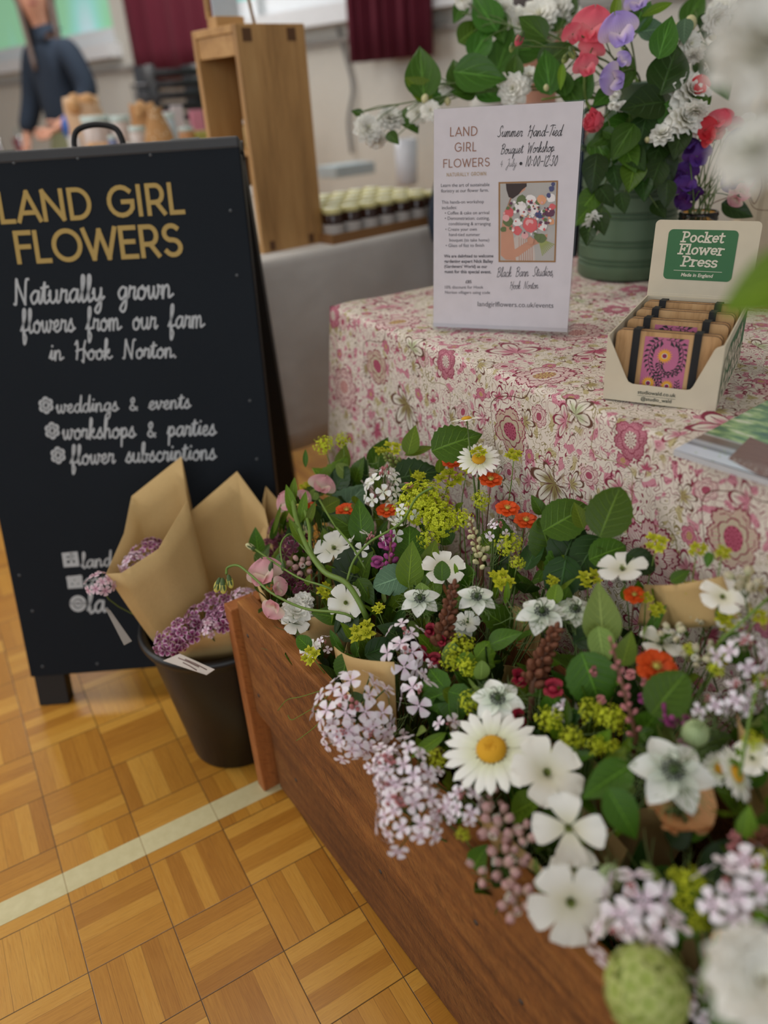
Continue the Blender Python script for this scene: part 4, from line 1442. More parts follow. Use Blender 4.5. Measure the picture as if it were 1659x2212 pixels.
# the presses: plywood plates strapped together
ply = boards_wood('birch_ply', 2, rgb(150, 110, 66), rgb(190, 148, 100), rgb(204, 166, 118), 1.6, 0.6)
burnt = flat('burnt_edge', rgb(62, 42, 32), 0.8)
elastic = flat('black_elastic', rgb(18, 18, 20), 0.7)
core = flat('pressed_card', rgb(168, 132, 90), 0.8)
pinkp = flat('pink_print', rgb(190, 104, 142), 0.6)
darkp = flat('dark_fern_print', rgb(44, 38, 44), 0.6)
yelp = flat('yellow_print', rgb(232, 166, 44), 0.6)
plum = flat('plum_print', rgb(138, 30, 84), 0.6)
def press(label, d0, z0, art):
    wd, hh, pt = 0.116, 0.079, 0.004
    tilt = 0.10
    PM = KM @ Matrix.Translation((0.006, d0, tk + 0.0006 + z0)) @ Matrix.Rotation(-tilt, 4, 'X')
    r = thing('flower_press', label, 'flower press', PM.translation, 'flower presses in the cream box')
    def plate(name, y):
        m = MB()
        pts = rrect(0, 0, wd, hh, 0.007)
        mm = PM @ basis(Vector((1, 0, 0)), Vector((0, 0, 1)), Vector((0, -1, 0)), (0, y, 0))
        n = len(pts)
        m.add([mm @ Vector((p[0], p[1], 0)) for p in pts] + [mm @ Vector((p[0], p[1], -pt)) for p in pts], [tuple(range(n)), tuple(range(2 * n - 1, n - 1, -1))])
        m.cur = 1
        m.add([mm @ Vector((p[0], p[1], z)) for z in (0, -pt) for p in pts], [(i, (i + 1) % n, n + (i + 1) % n, n + i) for i in range(n)])
        return m.build(name, [ply, burnt], r, False)
    pf = plate('front_plate', 0.0)
    plate('back_plate', 0.014)
    m = MB()
    m.box((0.003, pt, 0.003), (wd - 0.003, 0.014, hh - 0.0035), PM)
    m.build('card_layers', core, r, False)
    for x0 in (0.019, 0.0865):
        m = MB()
        loop = [(-0.0012, -0.0008), (-0.0012, hh + 0.0012), (0.0186, hh + 0.0012), (0.0186, -0.0008)]
        lp2 = [(0.0, 0.0002), (0.0, hh), (0.0175, hh), (0.0175, 0.0002)]
        rows = [[PM @ Vector((x, y, z)) for y, z in loop + loop[:1]] for x in (x0, x0 + 0.0085)]
        m.grid(rows)
        o = m.build('strap', elastic, r, False)
        s = o.modifiers.new('thick', 'SOLIDIFY')
        s.thickness = 0.0008
    if art:
        am = PM @ basis(Vector((1, 0, 0)), Vector((0, 0, 1)), Vector((0, -1, 0)), (0, 0, 0))
        a = MB()
        ax0, ax1, ay0, ay1 = 0.0435, 0.0795, 0.004, 0.0735
        ax0, ax1 = 0.0330, 0.0815
        a.add([am @ Vector((x, y, 0.0002)) for x, y in ((ax0, ay0), (ax1, ay0), (ax1, ay1), (ax0, ay1))], [(0, 1, 2, 3)])
        a.cur = 1
        def frond(pts, ln):
            P = catmull([(ax0 + (ax1 - ax0) * x, ay0 + (ay1 - ay0) * y, 0) for x, y in pts], 6)
            ribbon(a, [(p.x, p.y) for p in P], 0.0007, am, 0.0003)
            for i in range(1, len(P)):
                d = (P[i] - P[i - 1]).normalized()
                for sgn in (-1, 1):
                    nrm = Vector((-d.y, d.x, 0)) * sgn
                    if i % 2 == (0 if sgn > 0 else 1): continue
                    L = ln * (1 - 0.5 * i / len(P))
                    tip = P[i] + nrm * L * 0.85 + d * L * 0.7
                    mid = P[i] + nrm * L * 0.5 + d * L * 0.2
                    w = L * 0.21
                    dd = (tip - P[i]).normalized()
                    nn = Vector((-dd.y, dd.x, 0)) * w
                    q = [P[i], mid + nn, tip, mid - nn]
                    q = [p for p in q]
                    for p in q:
                        p.x = min(ax1, max(ax0, p.x))
                        p.y = min(ay1, max(ay0, p.y))
                    a.add([am @ Vector((p.x, p.y, 0.0003)) for p in q], [(0, 1, 2, 3)])
        frond([(.42, .98), (.2, .85), (.14, .62), (.25, .42), (.5, .3)], 0.0085)
        frond([(.5, .97), (.8, .92), (.92, .72), (.85, .5), (.6, .38)], 0.0085)
        frond([(.4, .62), (.42, .5), (.55, .4), (.78, .42), (.9, .55)], 0.006)
        frond([(.25, .42), (.42, .28), (.48, .12)], 0.007)
        frond([(.9, .02), (.88, .15), (.86, .3)], 0.006)
        frond([(.2, .02), (.3, .06), (.45, .05)], 0.005)
        def sun(x, y, r0):
            X0, Y0 = ax0 + (ax1 - ax0) * x, ay0 + (ay1 - ay0) * y
            for key, rad, zz, n in ((2, r0, 0.0004, 36), (4, r0 * 0.36, 0.0005, 20), (3, r0 * 0.28, 0.0006, 20)):
                a.cur = key
                pts = []
                for k in range(n):
                    q = rad * (1.0 if key != 2 or k % 2 == 0 else 0.62)
                    pts.append(am @ Vector((X0 + q * math.cos(k * 2 * PI / n), Y0 + q * math.sin(k * 2 * PI / n), zz)))
                a.add(pts, [tuple(range(n))])
        sun(.5, .70, 0.0092)
        sun(.2, .22, 0.0086)
        sun(.64, .20, 0.0080)
        link('printed_artwork', a.mesh('printed_artwork', [pinkp, darkp, yelp, plum, flat('cream_ink', rgb(222, 214, 194))], False), pf, Matrix.Identity(4))
    return r
press('flower press at the front of the box with a pink fern and sunflower print', 0.010, 0.0, True)
press('second flower press in the box, top of its pink print showing', 0.062, 0.0, True)
press('third flower press in the box, plain plywood edges strapped in black', 0.108, 0.0, False)
press('flower press at the back of the box under the raised lid', 0.150, 0.0, False)

# ================================================================ magazine overhanging the table edge
MO = at_z(1455, 975, TZ + 0.006)
MD = (at_z(1659, 1040, TZ + 0.006) - MO).normalized()     # along its short edge
MD.z = 0
MD.normalize()
ML = Vector((-MD.y, MD.x, 0))                              # along its long edge
GM = basis(MD, ML, Vector((0, 0, 1)), Vector((MO.x, MO.y, TZ + 0.0015)))
t = NT('magazine_cover')
u, v = t.uv()
g1 = t.noise(t.vec(u * 1.2, v * 4.0, 0), 5.0, 3.0, 0.55)
col = t.ramp(g1, [(0.3, rgb(66, 92, 84)), (0.45, rgb(96, 130, 92)), (0.55, rgb(150, 176, 116)), (0.68, rgb(214, 214, 190))])
fl = t.voronoi(t.vec(u * 1.4, v * 2.0, 0), 7.0, 'F1')
col = t.mix(t.smooth(fl, 0.18, 0.1) * t.smooth(u, 0.45, 0.6), col, rgb(226, 170, 190))
low = t.smooth(v, 0.205, 0.195)
band = t.ramp(v * 5.0, [(0.0, rgb(206, 210, 222)), (0.36, rgb(200, 206, 220)), (0.42, rgb(110, 112, 122)), (0.6, rgb(176, 180, 190)), (0.72, rgb(108, 90, 84)), (0.92, rgb(120, 98, 90)), (1.0, rgb(190, 190, 192))])
col = t.mix(low, col, band)
lf = t.voronoi(t.vec(u * 1.8, v * 3.0, 4.0), 14.0, 'F1')
col = t.mix(t.smooth(lf, 0.22, 0.12) * t.smooth(v, 0.16, 0.10) * t.smooth(u, 0.40, 0.25) * t.smooth(u, 0.02, 0.12), col, rgb(150, 176, 120))
wood = ((v - 0.05 + (u - 0.24) * 0.29) > 0.0) * ((0.27 - (u - 0.19) * 0.2 - v) > 0.0) * ((u + v * 0.25) > 0.25)
col = t.mix(wood, col, t.mix(t.noise(t.vec(u * 3.0, v * 14.0, 0), 4.0, 3.0), rgb(134, 84, 76), rgb(104, 60, 54)))
wr = t.noise(t.vec(u * 9.0, v * 60.0, 0), 6.0, 2.0)
col = t.mix(wood * t.smooth(wr, 0.58, 0.64) * t.smooth(v, 0.10, 0.05), col, rgb(214, 206, 196))
cover = t.done(col, 0.22)
MW_, MLn = 0.21, 0.285
mg = thing('magazine', 'thick glossy garden magazine overhanging the front edge of the floral cloth', 'magazine', GM @ Vector((MW_ / 2, MLn / 2, 0)))
m = MB()
m.box((0, 0, 0), (MW_, MLn, 0.0062), GM)
m.build('page_block', flat('page_edges', rgb(196, 196, 200), 0.6), mg, False)
m = MB()
N_ = 12
rows, us = [], []
for r in range(N_ + 1):
    rows.append([GM @ Vector((MW_ * c / N_, MLn * r / N_, 0.0066 + 0.0012 * math.sin(PI * c / N_))) for c in range(N_ + 1)])
    us.append([(c / N_, r / N_) for c in range(N_ + 1)])
m.grid(rows, us)
o = m.build('cover', cover, mg)
# ================================================================ planting: materials
stemg = flat('stem_green', rgb(84, 106, 48), 0.55)
stemb = flat('bright_stem', rgb(106, 134, 52), 0.5)
stemr = flat('reddish_stem', rgb(112, 74, 52), 0.6)
M_LEAF = leaf_mat('mid_green_leaf', rgb(44, 76, 14), rgb(86, 122, 28))
M_DARK = leaf_mat('dark_leaf', rgb(26, 50, 14), rgb(46, 76, 24), 5.0)
M_PHIL = leaf_mat('glossy_shrub_leaf', rgb(38, 74, 16), rgb(74, 116, 34), 3.0, 0.36, 0.2, 1.5)
M_BRIGHT = leaf_mat('bright_leaf', rgb(84, 118, 22), rgb(126, 152, 42), 8.0, 0.45, 0.35)
M_PALE = leaf_mat('pale_leaf', rgb(118, 146, 62), rgb(150, 170, 92), 8.0, 0.5, 0.35)
M_MINT = leaf_mat('grey_green_leaf', rgb(62, 96, 70), rgb(110, 140, 108), 8.0, 0.6, 0.2)
C_WHITE = rgb(246, 245, 238)
M_WHITE = petal_mat('white_petal', rgb(226, 230, 196), C_WHITE, 0.1, trans=0.2, vein_col=rgb(200, 205, 190))
M_PURE = petal_mat('creamy_white_petal', rgb(236, 232, 206), rgb(248, 246, 238), 0.10, trans=0.2, vein_col=rgb(206, 204, 188))
M_NIG = petal_mat('nigella_petal', rgb(210, 222, 200), rgb(246, 248, 242), 0.16, trans=0.2, vein_col=rgb(150, 180, 160))
M_LILAC = petal_mat('lilac_white_petal', rgb(234, 208, 226), rgb(247, 240, 246), 0.12, trans=0.2, vein_col=rgb(206, 168, 196), spread=0.08)
M_ROCKW = petal_mat('white_rocket_petal', rgb(226, 230, 200), rgb(248, 247, 246), 0.1, trans=0.2)
M_GEUM = petal_mat('orange_petal', rgb(196, 66, 16), rgb(226, 86, 26), 0.5, trans=0.25, vein_col=rgb(170, 44, 12))
M_PINK = petal_mat('pale_pink_petal', rgb(232, 214, 196), rgb(232, 170, 178), 0.25, trans=0.35, vein_col=rgb(226, 160, 172))
M_CORAL = petal_mat('coral_petal', rgb(232, 140, 146), rgb(232, 98, 116), 0.25, trans=0.35, vein_col=rgb(200, 60, 90))
M_RED = petal_mat('coral_red_petal', rgb(226, 76, 84), rgb(226, 52, 64), 0.3, trans=0.3)
M_LAV = petal_mat('lavender_petal', rgb(226, 208, 222), rgb(178, 156, 222), 0.3, trans=0.3, vein_col=rgb(130, 100, 180))
M_PURP = petal_mat('violet_petal', rgb(100, 54, 130), rgb(86, 50, 136), 0.35, trans=0.25, vein_col=rgb(46, 16, 80))
M_DPUR = petal_mat('deep_purple_petal', rgb(70, 16, 84), rgb(58, 20, 92), 0.3, trans=0.2)
M_MAG = petal_mat('magenta_petal', rgb(150, 70, 130), rgb(172, 78, 140), 0.25, trans=0.25)
M_PEACH = petal_mat('peach_petal', rgb(226, 178, 130), rgb(226, 172, 120), 0.2, trans=0.3)
M_CRIM = petal_mat('crimson_petal', rgb(120, 20, 40), rgb(150, 28, 52), 0.3, trans=0.15)
M_SWP = petal_mat('dianthus_petal', rgb(96, 22, 62), rgb(150, 66, 120), 0.2, edge=(0.78, rgb(226, 190, 212)), ring=(0.42, 0.12, rgb(84, 16, 50)), trans=0.2)
M_SWD = petal_mat('maroon_dianthus_petal', rgb(70, 14, 34), rgb(88, 20, 48), 0.2, edge=(0.88, rgb(176, 120, 146)), trans=0.15)
M_SWL = petal_mat('pale_dianthus_petal', rgb(214, 160, 186), rgb(232, 210, 222), 0.2, trans=0.25)
M_SIL = petal_mat('bladder_calyx', rgb(196, 176, 150), rgb(206, 166, 164), 0.6, trans=0.3, vein_col=rgb(158, 112, 112))
M_SILW = petal_mat('pale_bladder_calyx', rgb(196, 200, 158), rgb(214, 204, 176), 0.6, trans=0.3, vein_col=rgb(150, 150, 100))
M_BUP = petal_mat('yellow_green_bract', rgb(160, 172, 30), rgb(206, 206, 46), 0.3, trans=0.35, vein_col=rgb(120, 140, 30))
M_ALC = petal_mat('lime_froth', rgb(172, 188, 30), rgb(222, 228, 62), 0.0, trans=0.3)
M_VIB = petal_mat('lime_white_floret', rgb(172, 190, 92), rgb(206, 214, 136), 0.1, trans=0.3)
M_DISC = flat('daisy_disc', rgb(216, 160, 26), 0.8)
M_STAM = flat('dark_stamen', rgb(40, 46, 48), 0.7)
M_OVARY = flat('green_ovary', rgb(70, 92, 44), 0.6)
M_THREAD = flat('thread_bract', rgb(120, 144, 84), 0.6)
M_BUDG = flat('green_bud', rgb(128, 140, 66), 0.6)
M_BUDC = flat('cream_bud', rgb(206, 200, 150), 0.6)
M_BUDR = flat('red_bud', rgb(150, 36, 44), 0.5)
M_BUDB = flat('brown_red_bud', rgb(112, 64, 38), 0.7)
M_BUDP = flat('pink_bud', rgb(190, 120, 122), 0.6)
M_BUDY = flat('yellow_bud', rgb(206, 196, 92), 0.5)
M_POD = petal_mat('seed_pod', rgb(140, 160, 112), rgb(158, 176, 128), 0.5, trans=0.0, vein_col=rgb(96, 84, 70))

# ================================================================ planting: shapes
PROF = {
    'obov': lambda v: (v ** 0.75) * max(0.0, 1 - v ** 7) ** 0.45,
    'wide': lambda v: (math.sin(PI * min(1, v ** 0.62))) ** 0.5 if 0 < v < 1 else 0.0,
    'lance': lambda v: math.sin(PI * v ** 0.9) ** 0.9 if 0 < v < 1 else 0.0,
    'point': lambda v: math.sin(PI * v ** 0.8) ** 0.85 if 0 < v < 1 else 0.0,
    'ray': lambda v: (min(1, v * 3.5) ** 0.6) * max(0.0, 1 - v ** 9) ** 0.5,
    'ovate': lambda v: (math.sin(PI * v ** 0.68)) ** 0.85 * (1 - 0.25 * v ** 3) if 0 < v < 1 else 0.0,
    'round': lambda v: (math.sin(PI * v ** 0.85)) ** 0.62 if 0 < v < 1 else 0.0,
}
def petal(mb, L, Wd, prof='obov', tilt=0.2, curl=-0.3, cup=0.15, ruf=0.0, base=0.06, az=0.0, notch=0.0, nv=7, nu=6, seed=0, lift=0.0, m=None, serr=0.0, fold=0.0, twist=0.0):
    """One petal or leaf leaving the origin along azimuth az, z up."""
    rn = random.Random(seed)
    ph = rn.uniform(0, 6.28)
    f = PROF[prof]
    ca, sa = math.cos(az), math.sin(az)
    x, z = base, lift
    rows, us = [], []
    pv = 0.0
    for j in range(nv + 1):
        v = j / nv
        a = tilt + curl * v
        if j:
            x += math.cos(a) * L / nv
            z += math.sin(a) * L / nv
        w = f(min(0.999, max(0.001, v))) * Wd
        if serr:
            w *= 1 + serr * (1 if j % 2 else -1)
        row, ur = [], []
        for i in range(nu + 1):
            u = 2.0 * i / nu - 1
            n_ = notch * L * (1 - abs(u)) ** 1.5 * v ** 5
            lx = x - n_ * math.cos(a) - math.sin(a) * (cup * u * u * w + fold * abs(u) * w)
            lz = z - n_ * math.sin(a) + math.cos(a) * (cup * u * u * w + fold * abs(u) * w)
            lz += ruf * L * math.sin(u * 7 + ph + v * 3) * v * v + twist * u * w * v
            ly = u * w
            p = Vector((lx * ca - ly * sa, lx * sa + ly * ca, lz))
            row.append(m @ p if m is not None else p)
            ur.append((u, v))
        rows.append(row)
        us.append(ur)
    mb.grid(rows, us)

MESH = {}
def cached(key, fn):
    if key not in MESH:
        MESH[key] = fn()
    return MESH[key]
def mk(name, mats, fn, smooth=True):
    def go():
        mb = MB()
        fn(mb)
        return mb.mesh(name, mats, smooth)
    return cached(name, go)
def leaf_mesh(kind, var=0):
    spec = {
        'ovate': dict(Wd=0.30, prof='ovate', tilt=0.18, curl=-0.45, cup=0.0, fold=0.22, nv=12, nu=6),
        'shrub': dict(Wd=0.34, prof='ovate', tilt=0.15, curl=-0.35, cup=0.05, fold=0.16, nv=12, nu=6, ruf=0.012),
        'round': dict(Wd=0.42, prof='round', tilt=0.12, curl=-0.25, cup=0.0, fold=0.12, nv=16, nu=6, serr=0.03, ruf=0.015),
        'lance': dict(Wd=0.15, prof='lance', tilt=0.2, curl=-0.5, cup=0.0, fold=0.3, nv=10, nu=4),
        'strap': dict(Wd=0.07, prof='lance', tilt=0.3, curl=-0.9, cup=0.0, fold=0.35, nv=12, nu=4),
        'serrate': dict(Wd=0.36, prof='ovate', tilt=0.12, curl=-0.4, cup=0.0, fold=0.15, nv=18, nu=6, serr=0.06, ruf=0.02),
        'lobed': None,
    }
    key = 'leaf_%s_%d' % (kind, var)
    def go():
        mb = MB()
        if kind == 'lobed':
            for k in range(7):
                petal(mb, 0.52, 0.20, 'round', 0.05, -0.15 - 0.1 * (k % 2), 0, 0.04, 0.0, -1.9 + k * 0.633, nv=6, nu=4, seed=k + var, lift=0.002 * k, serr=0.05)
            for i in range(len(mb.v)):
                p = mb.v[i]
                mb.v[i] = (p[0] + 0.45, p[1], p[2])
        else:
            petal(mb, 1.0, seed=var * 7 + 1, base=0.0, **dict(spec[kind], curl=spec[kind]['curl'] * (0.4 + 0.5 * var)))
        return mb
    if key not in MESH:
        MESH[key] = go()
    return MESH[key]
def leaf_data(kind, mat, var=0):
    return cached('leafdata_%s_%s_%d' % (kind, mat.name, var), lambda: leaf_mesh(kind, var).mesh('leaf', mat))

def _daisy(mb):
    for k in range(21):
        petal(mb, 0.72, 0.105, 'ray', 0.16 + 0.05 * math.sin(k * 5), -0.32, -0.1, 0.0, 0.27, k * 2 * PI / 21 + 0.03 * math.sin(k * 3), nv=6, nu=3, seed=k, lift=0.01 * (k % 2))
def _disc(mb):
    mb.lathe([(0.30, 0.0), (0.31, 0.05), (0.27, 0.12), (0.18, 0.17), (0.08, 0.17), (0.03, 0.15), (0, 0.145)], 20)
    for k in range(70):
        r = 0.29 * math.sqrt(k / 70.0)
        a = k * 2.39996
        h = 0.17 * (1 - (r / 0.32) ** 2) + 0.02 - (0.03 if r < .08 else 0)
        mb.ball((r * math.cos(a), r * math.sin(a), h), 0.024, 5, 3)
def _nigella(mb):
    for k in range(6):
        petal(mb, 0.98, 0.36, 'point', 0.10 + 0.08 * (k % 2), -0.55, 0.22, 0.01, 0.04, k * PI / 3, nv=9, nu=6, seed=k)
def _stamens(mb):
    for k in range(22):
        a = k * 2.39996
        r = 0.16 + 0.012 * (k % 5)
        pts = [(0.05 * math.cos(a), 0.05 * math.sin(a), 0.05), (r * math.cos(a), r * math.sin(a), 0.16), (r * 1.25 * math.cos(a), r * 1.25 * math.sin(a), 0.12)]
        mb.tube(catmull(pts, 3), 0.010, 4)
        mb.ball((r * 1.3 * math.cos(a), r * 1.3 * math.sin(a), 0.12), 0.034, 5, 3)
def _pistil(mb):
    mb.ball((0, 0, 0.16), (0.10, 0.10, 0.16), 10, 6)
    for k in range(5):
        a = k * 2 * PI / 5
        mb.tube(catmull([(0.05 * math.cos(a), 0.05 * math.sin(a), 0.26), (0.10 * math.cos(a), 0.10 * math.sin(a), 0.42), (0.24 * math.cos(a + .4), 0.24 * math.sin(a + .4), 0.50), (0.32 * math.cos(a + .8), 0.32 * math.sin(a + .8), 0.42)], 4), [0.02] * 12 + [0.008], 4)
def _threads(mb, n=20, L=1.25, z0=-0.04, up=-0.14, seed=1, r=0.014):
    rn = random.Random(seed)
    for k in range(n):
        a = k * 2 * PI / n + rn.uniform(-.15, .15)
        e = rn.uniform(up - .25, up + .25)
        d = Vector((math.cos(a) * math.cos(e), math.sin(a) * math.cos(e), math.sin(e)))
        p0 = Vector((0, 0, z0))
        mb.tube([p0, p0 + d * L * .5, p0 + d * L + Vector((0, 0, .08))], [r, r * .8, r * .4], 3, False)
        for q in (0.35, 0.6):
            for s in (-1, 1):
                b = a + s * 0.6
                dd = Vector((math.cos(b) * math.cos(e), math.sin(b) * math.cos(e), math.sin(e) + rn.uniform(-.2, .3)))
                c = p0 + d * L * q
                mb.tube([c, c + dd * L * .32], [r * .8, r * .3], 3, False)
def _agro(mb):
    for k in range(5):
        petal(mb, 0.98, 0.56, 'obov', 0.55, -0.65, 0.10, 0.018, 0.03, k * 2 * PI / 5 + 0.1, notch=0.05, nv=8, nu=6, seed=k)
def _throat(mb):
    mb.lathe([(0.02, 0.02), (0.10, 0.10), (0.11, 0.12)], 10)
    for k in range(5):
        a = k * 2 * PI / 5 + .5
        mb.tube([(0, 0, 0.02), (0.06 * math.cos(a), 0.06 * math.sin(a), 0.28)], 0.012, 4)
def _calyx(mb):
    mb.lathe([(0.03, -0.62), (0.10, -0.5), (0.13, -0.25), (0.10, 0.0), (0.05, 0.02)], 8)
    for k in range(5):
        petal(mb, 0.55, 0.05, 'lance', 0.25, -0.5, base=0.08, az=k * 2 * PI / 5 + .7, nv=4, nu=2, lift=-0.02)
def _poppyish(mb):
    for k in range(4):
        petal(mb, 0.98, 0.58, 'obov', 0.45, -0.5, 0.12, 0.03, 0.03, k * PI / 2 + .2, notch=0.03, nv=8, nu=6, seed=k)
def _four(mb):
    for k in range(4):
        petal(mb, 0.95, 0.52, 'obov', 0.18 + .08 * (k % 2), -0.25, 0.05, 0.012, 0.05, k * PI / 2, notch=0.04, nv=6, nu=4, seed=k)
    mb.ball((0, 0, 0.05), 0.09, 6, 4)
def _geum(mb):
    for k in range(7):
        petal(mb, 0.95, 0.46, 'obov', 0.28, -0.35, 0.12, 0.035, 0.04, k * 2 * PI / 7, nv=7, nu=6, seed=k, lift=0.0)
    for k in range(5):
        petal(mb, 0.72, 0.36, 'obov', 0.55, -0.35, 0.12, 0.04, 0.04, k * 2 * PI / 5 + .4, nv=6, nu=6, seed=k + 9, lift=0.04)
def _geumc(mb):
    mb.ball((0, 0, 0.14), (0.16, 0.16, 0.10), 8, 5)
    for k in range(24):
        a = k * 2.39996
        r = 0.10 + 0.13 * (k / 24)
        mb.tube([(r * .5 * math.cos(a), r * .5 * math.sin(a), 0.1), (r * 1.3 * math.cos(a), r * 1.3 * math.sin(a), 0.28)], 0.012, 3)
        mb.ball((r * 1.3 * math.cos(a), r * 1.3 * math.sin(a), 0.29), 0.022, 4, 3)
def _bup(mb):
    """three or four starry bracts around tiny umbels"""
    rn = random.Random(3)
    for s, (cx, cy, cz, r) in enumerate(((0, 0.25, 0.1, .52), (-.48, -.12, 0, .46), (.46, -.16, .05, .48), (.02, -.55, -.06, .40))):
        for k in range(6):
            petal(mb, r, r * 0.30, 'point', 0.30 + rn.uniform(-.1, .15), -0.25, 0.1, 0.0, 0.0, k * PI / 3 + s, nv=5, nu=2, seed=k, m=Matrix.Translation((cx, cy, cz)) @ Matrix.Rotation(rn.uniform(-.5, .5), 4, 'X'))
        for k in range(9):
            a = k * 2.39996
            q = r * 0.32 * math.sqrt(k / 9)
            mb.ball((cx + q * math.cos(a), cy + q * math.sin(a), cz + 0.14), 0.05, 5, 3)
        mb.tube([(0, 0, -0.7), (cx * .7, cy * .7, -0.3), (cx, cy, cz)], 0.018, 4, False)
def _froth(mb, n=120, seed=5, flatn=0.75):
    rn = random.Random(seed)
    for k in range(n):
        while True:
            p = Vector((rn.uniform(-1, 1), rn.uniform(-1, 1), rn.uniform(-.55, 1)))
            if 0.35 < p.length < 1.0:
                break
        p.z *= flatn
        p *= 0.9 + 0.15 * math.sin(p.x * 7) * math.cos(p.y * 6)
        d = (p.normalized() + Vector((rn.uniform(-.4, .4), rn.uniform(-.4, .4), .4))).normalized()
        m = frame_z(d, Vector((0.3, 1, .2)), p, rn.uniform(0, 3))
        s = rn.uniform(.09, .14)
        for q in range(4):
            petal(mb, s, s * .42, 'point', 0.5, -0.4, base=0.0, az=q * PI / 2, nv=3, nu=2, m=m)
        mb.ball(m @ Vector((0, 0, .03)), s * .28, 4, 3)
        if k % 3 == 0:
            mb.tube([Vector((0, 0, -.5)), p * .5 + Vector((0, 0, -.1)), p], 0.012, 3, False)
def _sweetpea(mb):
    # z faces the viewer, y up
    m = Matrix.Rotation(PI / 2, 4, 'Z')
    petal(mb, 1.02, 0.80, 'wide', 0.45, -0.75, -0.10, 0.07, 0.0, 0.0, notch=0.16, nv=10, nu=10, m=Matrix.Translation((0, -.22, -.08)) @ m, seed=2)
    for s in (-1, 1):
        petal(mb, 0.66, 0.42, 'wide', 0.80, -0.55, 0.22, 0.05, 0.0, s * 0.60, nv=7, nu=6, m=Matrix.Translation((0, -.05, .10)) @ Matrix.Rotation(-PI / 2, 4, 'Z') @ Matrix.Rotation(-.2, 4, 'Y'), seed=5 + s)
    petal(mb, 0.5, 0.18, 'round', 1.0, -0.2, 0.8, 0.0, 0.0, 0.0, nv=5, nu=4, m=Matrix.Translation((0, -.08, .12)) @ Matrix.Rotation(-PI / 2, 4, 'Z'))
def _peacalyx(mb):
    mb.lathe([(0.03, -0.34), (0.10, -0.26), (0.14, -0.12), (0.12, -0.04)], 8, Matrix.Translation((0, -.22, 0)))
    for k in range(5):
        petal(mb, 0.26, 0.06, 'lance', 0.9, -0.9, base=0.1, az=k * 2 * PI / 5, nv=4, nu=2, m=Matrix.Translation((0, -.22, -.1)))
def _peabud(mb):
    mb.ball((0, 0, 0), (0.30, 0.16, 0.55), 10, 8)
def _peabudc(mb):
    mb.lathe([(0.03, -0.72), (0.14, -0.62), (0.22, -0.36), (0.24, -0.15)], 9)
    for k in range(5):
        petal(mb, 0.55, 0.09, 'lance', 1.35, 0.1, base=0.20, az=k * 2 * PI / 5, nv=4, nu=2, lift=-0.2)
def _william(mb, seed=0):
    for k in range(5):
        petal(mb, 0.98, 0.50, 'obov', 0.2, -0.35, 0.05, 0.05, 0.05, k * 2 * PI / 5, notch=0.05, nv=7, nu=8, seed=k + seed, serr=0.03)
def _pompon(mb):
    for ly, (n, L, tl) in enumerate(((10, .98, .1), (10, .92, .4), (9, .82, .7), (8, .68, 1.0), (6, .5, 1.25))):
        for k in range(n):
            petal(mb, L, L * .38, 'wide', tl, -.35, 0.22, 0.06, 0.04, k * 2 * PI / n + ly * .5 + .2 * math.sin(k * 7 + ly), nv=5, nu=4, seed=k + ly * 11, lift=ly * 0.04, notch=.08)
def _bowl(mb):
    for k in range(5):
        petal(mb, 1.0, 0.78, 'wide', 0.75, -0.1, 0.25, 0.02, 0.03, k * 2 * PI / 5, nv=7, nu=8, seed=k, lift=-.3)
def _rose(mb):
    for ly, (n, L, tl) in enumerate(((4, 1.0, .95), (4, .98, 1.15), (3, .95, 1.35), (3, .85, 1.5))):
        for k in range(n):
            petal(mb, L, L * .5, 'wide', tl, .35, 0.35, 0.02, 0.20 - ly * .04, k * 2 * PI / n + ly * .7, nv=7, nu=6, seed=k + ly * 5, lift=-.1)
def _vib(mb):
    rn = random.Random(2)
    for k in range(70):
        z = 1 - 1.6 * (k + .5) / 70
        a = k * 2.39996
        r = math.sqrt(max(0, 1 - z * z))
        d = Vector((r * math.cos(a), r * math.sin(a), z))
        m = frame_z(d, Vector((.2, 1, .3)), d * rn.uniform(.78, .92), rn.uniform(0, 3))
        for q in range(5):
            petal(mb, .27, .14, 'wide', .25, -.5, .1, 0, .01, q * 2 * PI / 5, nv=4, nu=3, m=m, seed=q)
def _podm(mb):
    mb.ball((0, 0, 0), (0.8, 0.8, 0.95), 15, 10)
def _podh(mb):
    for k in range(6):
        a = k * PI / 3
        mb.tube(catmull([(0.1 * math.cos(a), 0.1 * math.sin(a), .85), (0.35 * math.cos(a), .35 * math.sin(a), 1.3), (.7 * math.cos(a), .7 * math.sin(a), 1.4)], 3), 0.035, 4)
    _threads(mb, 12, 1.7, -.7, .5, 3, 0.02)
def _silene(mb):
    mb.lathe([(0.05, -1.0), (0.35, -0.9), (0.56, -0.5), (0.58, -0.1), (0.44, 0.3), (0.30, 0.42)], 14)
    n = len(mb.v)
    k = 14
    mb.uv[:] = [(2.0 * (i % k) / k - 1, (i // k) / 5.0) for i in range(n)]
def _silfr(mb):
    for k in range(10):
        petal(mb, .42, .09, 'ray', .5 + .2 * (k % 2), -.7, 0, .02, .22, k * 2 * PI / 10, nv=4, nu=2, lift=.36, seed=k)
def _lily_bud(mb):
    mb.lathe([(0.02, -0.5), (0.2, -0.42), (0.34, -0.1), (0.30, 0.2), (0.12, 0.48), (0.02, 0.55)], 10)
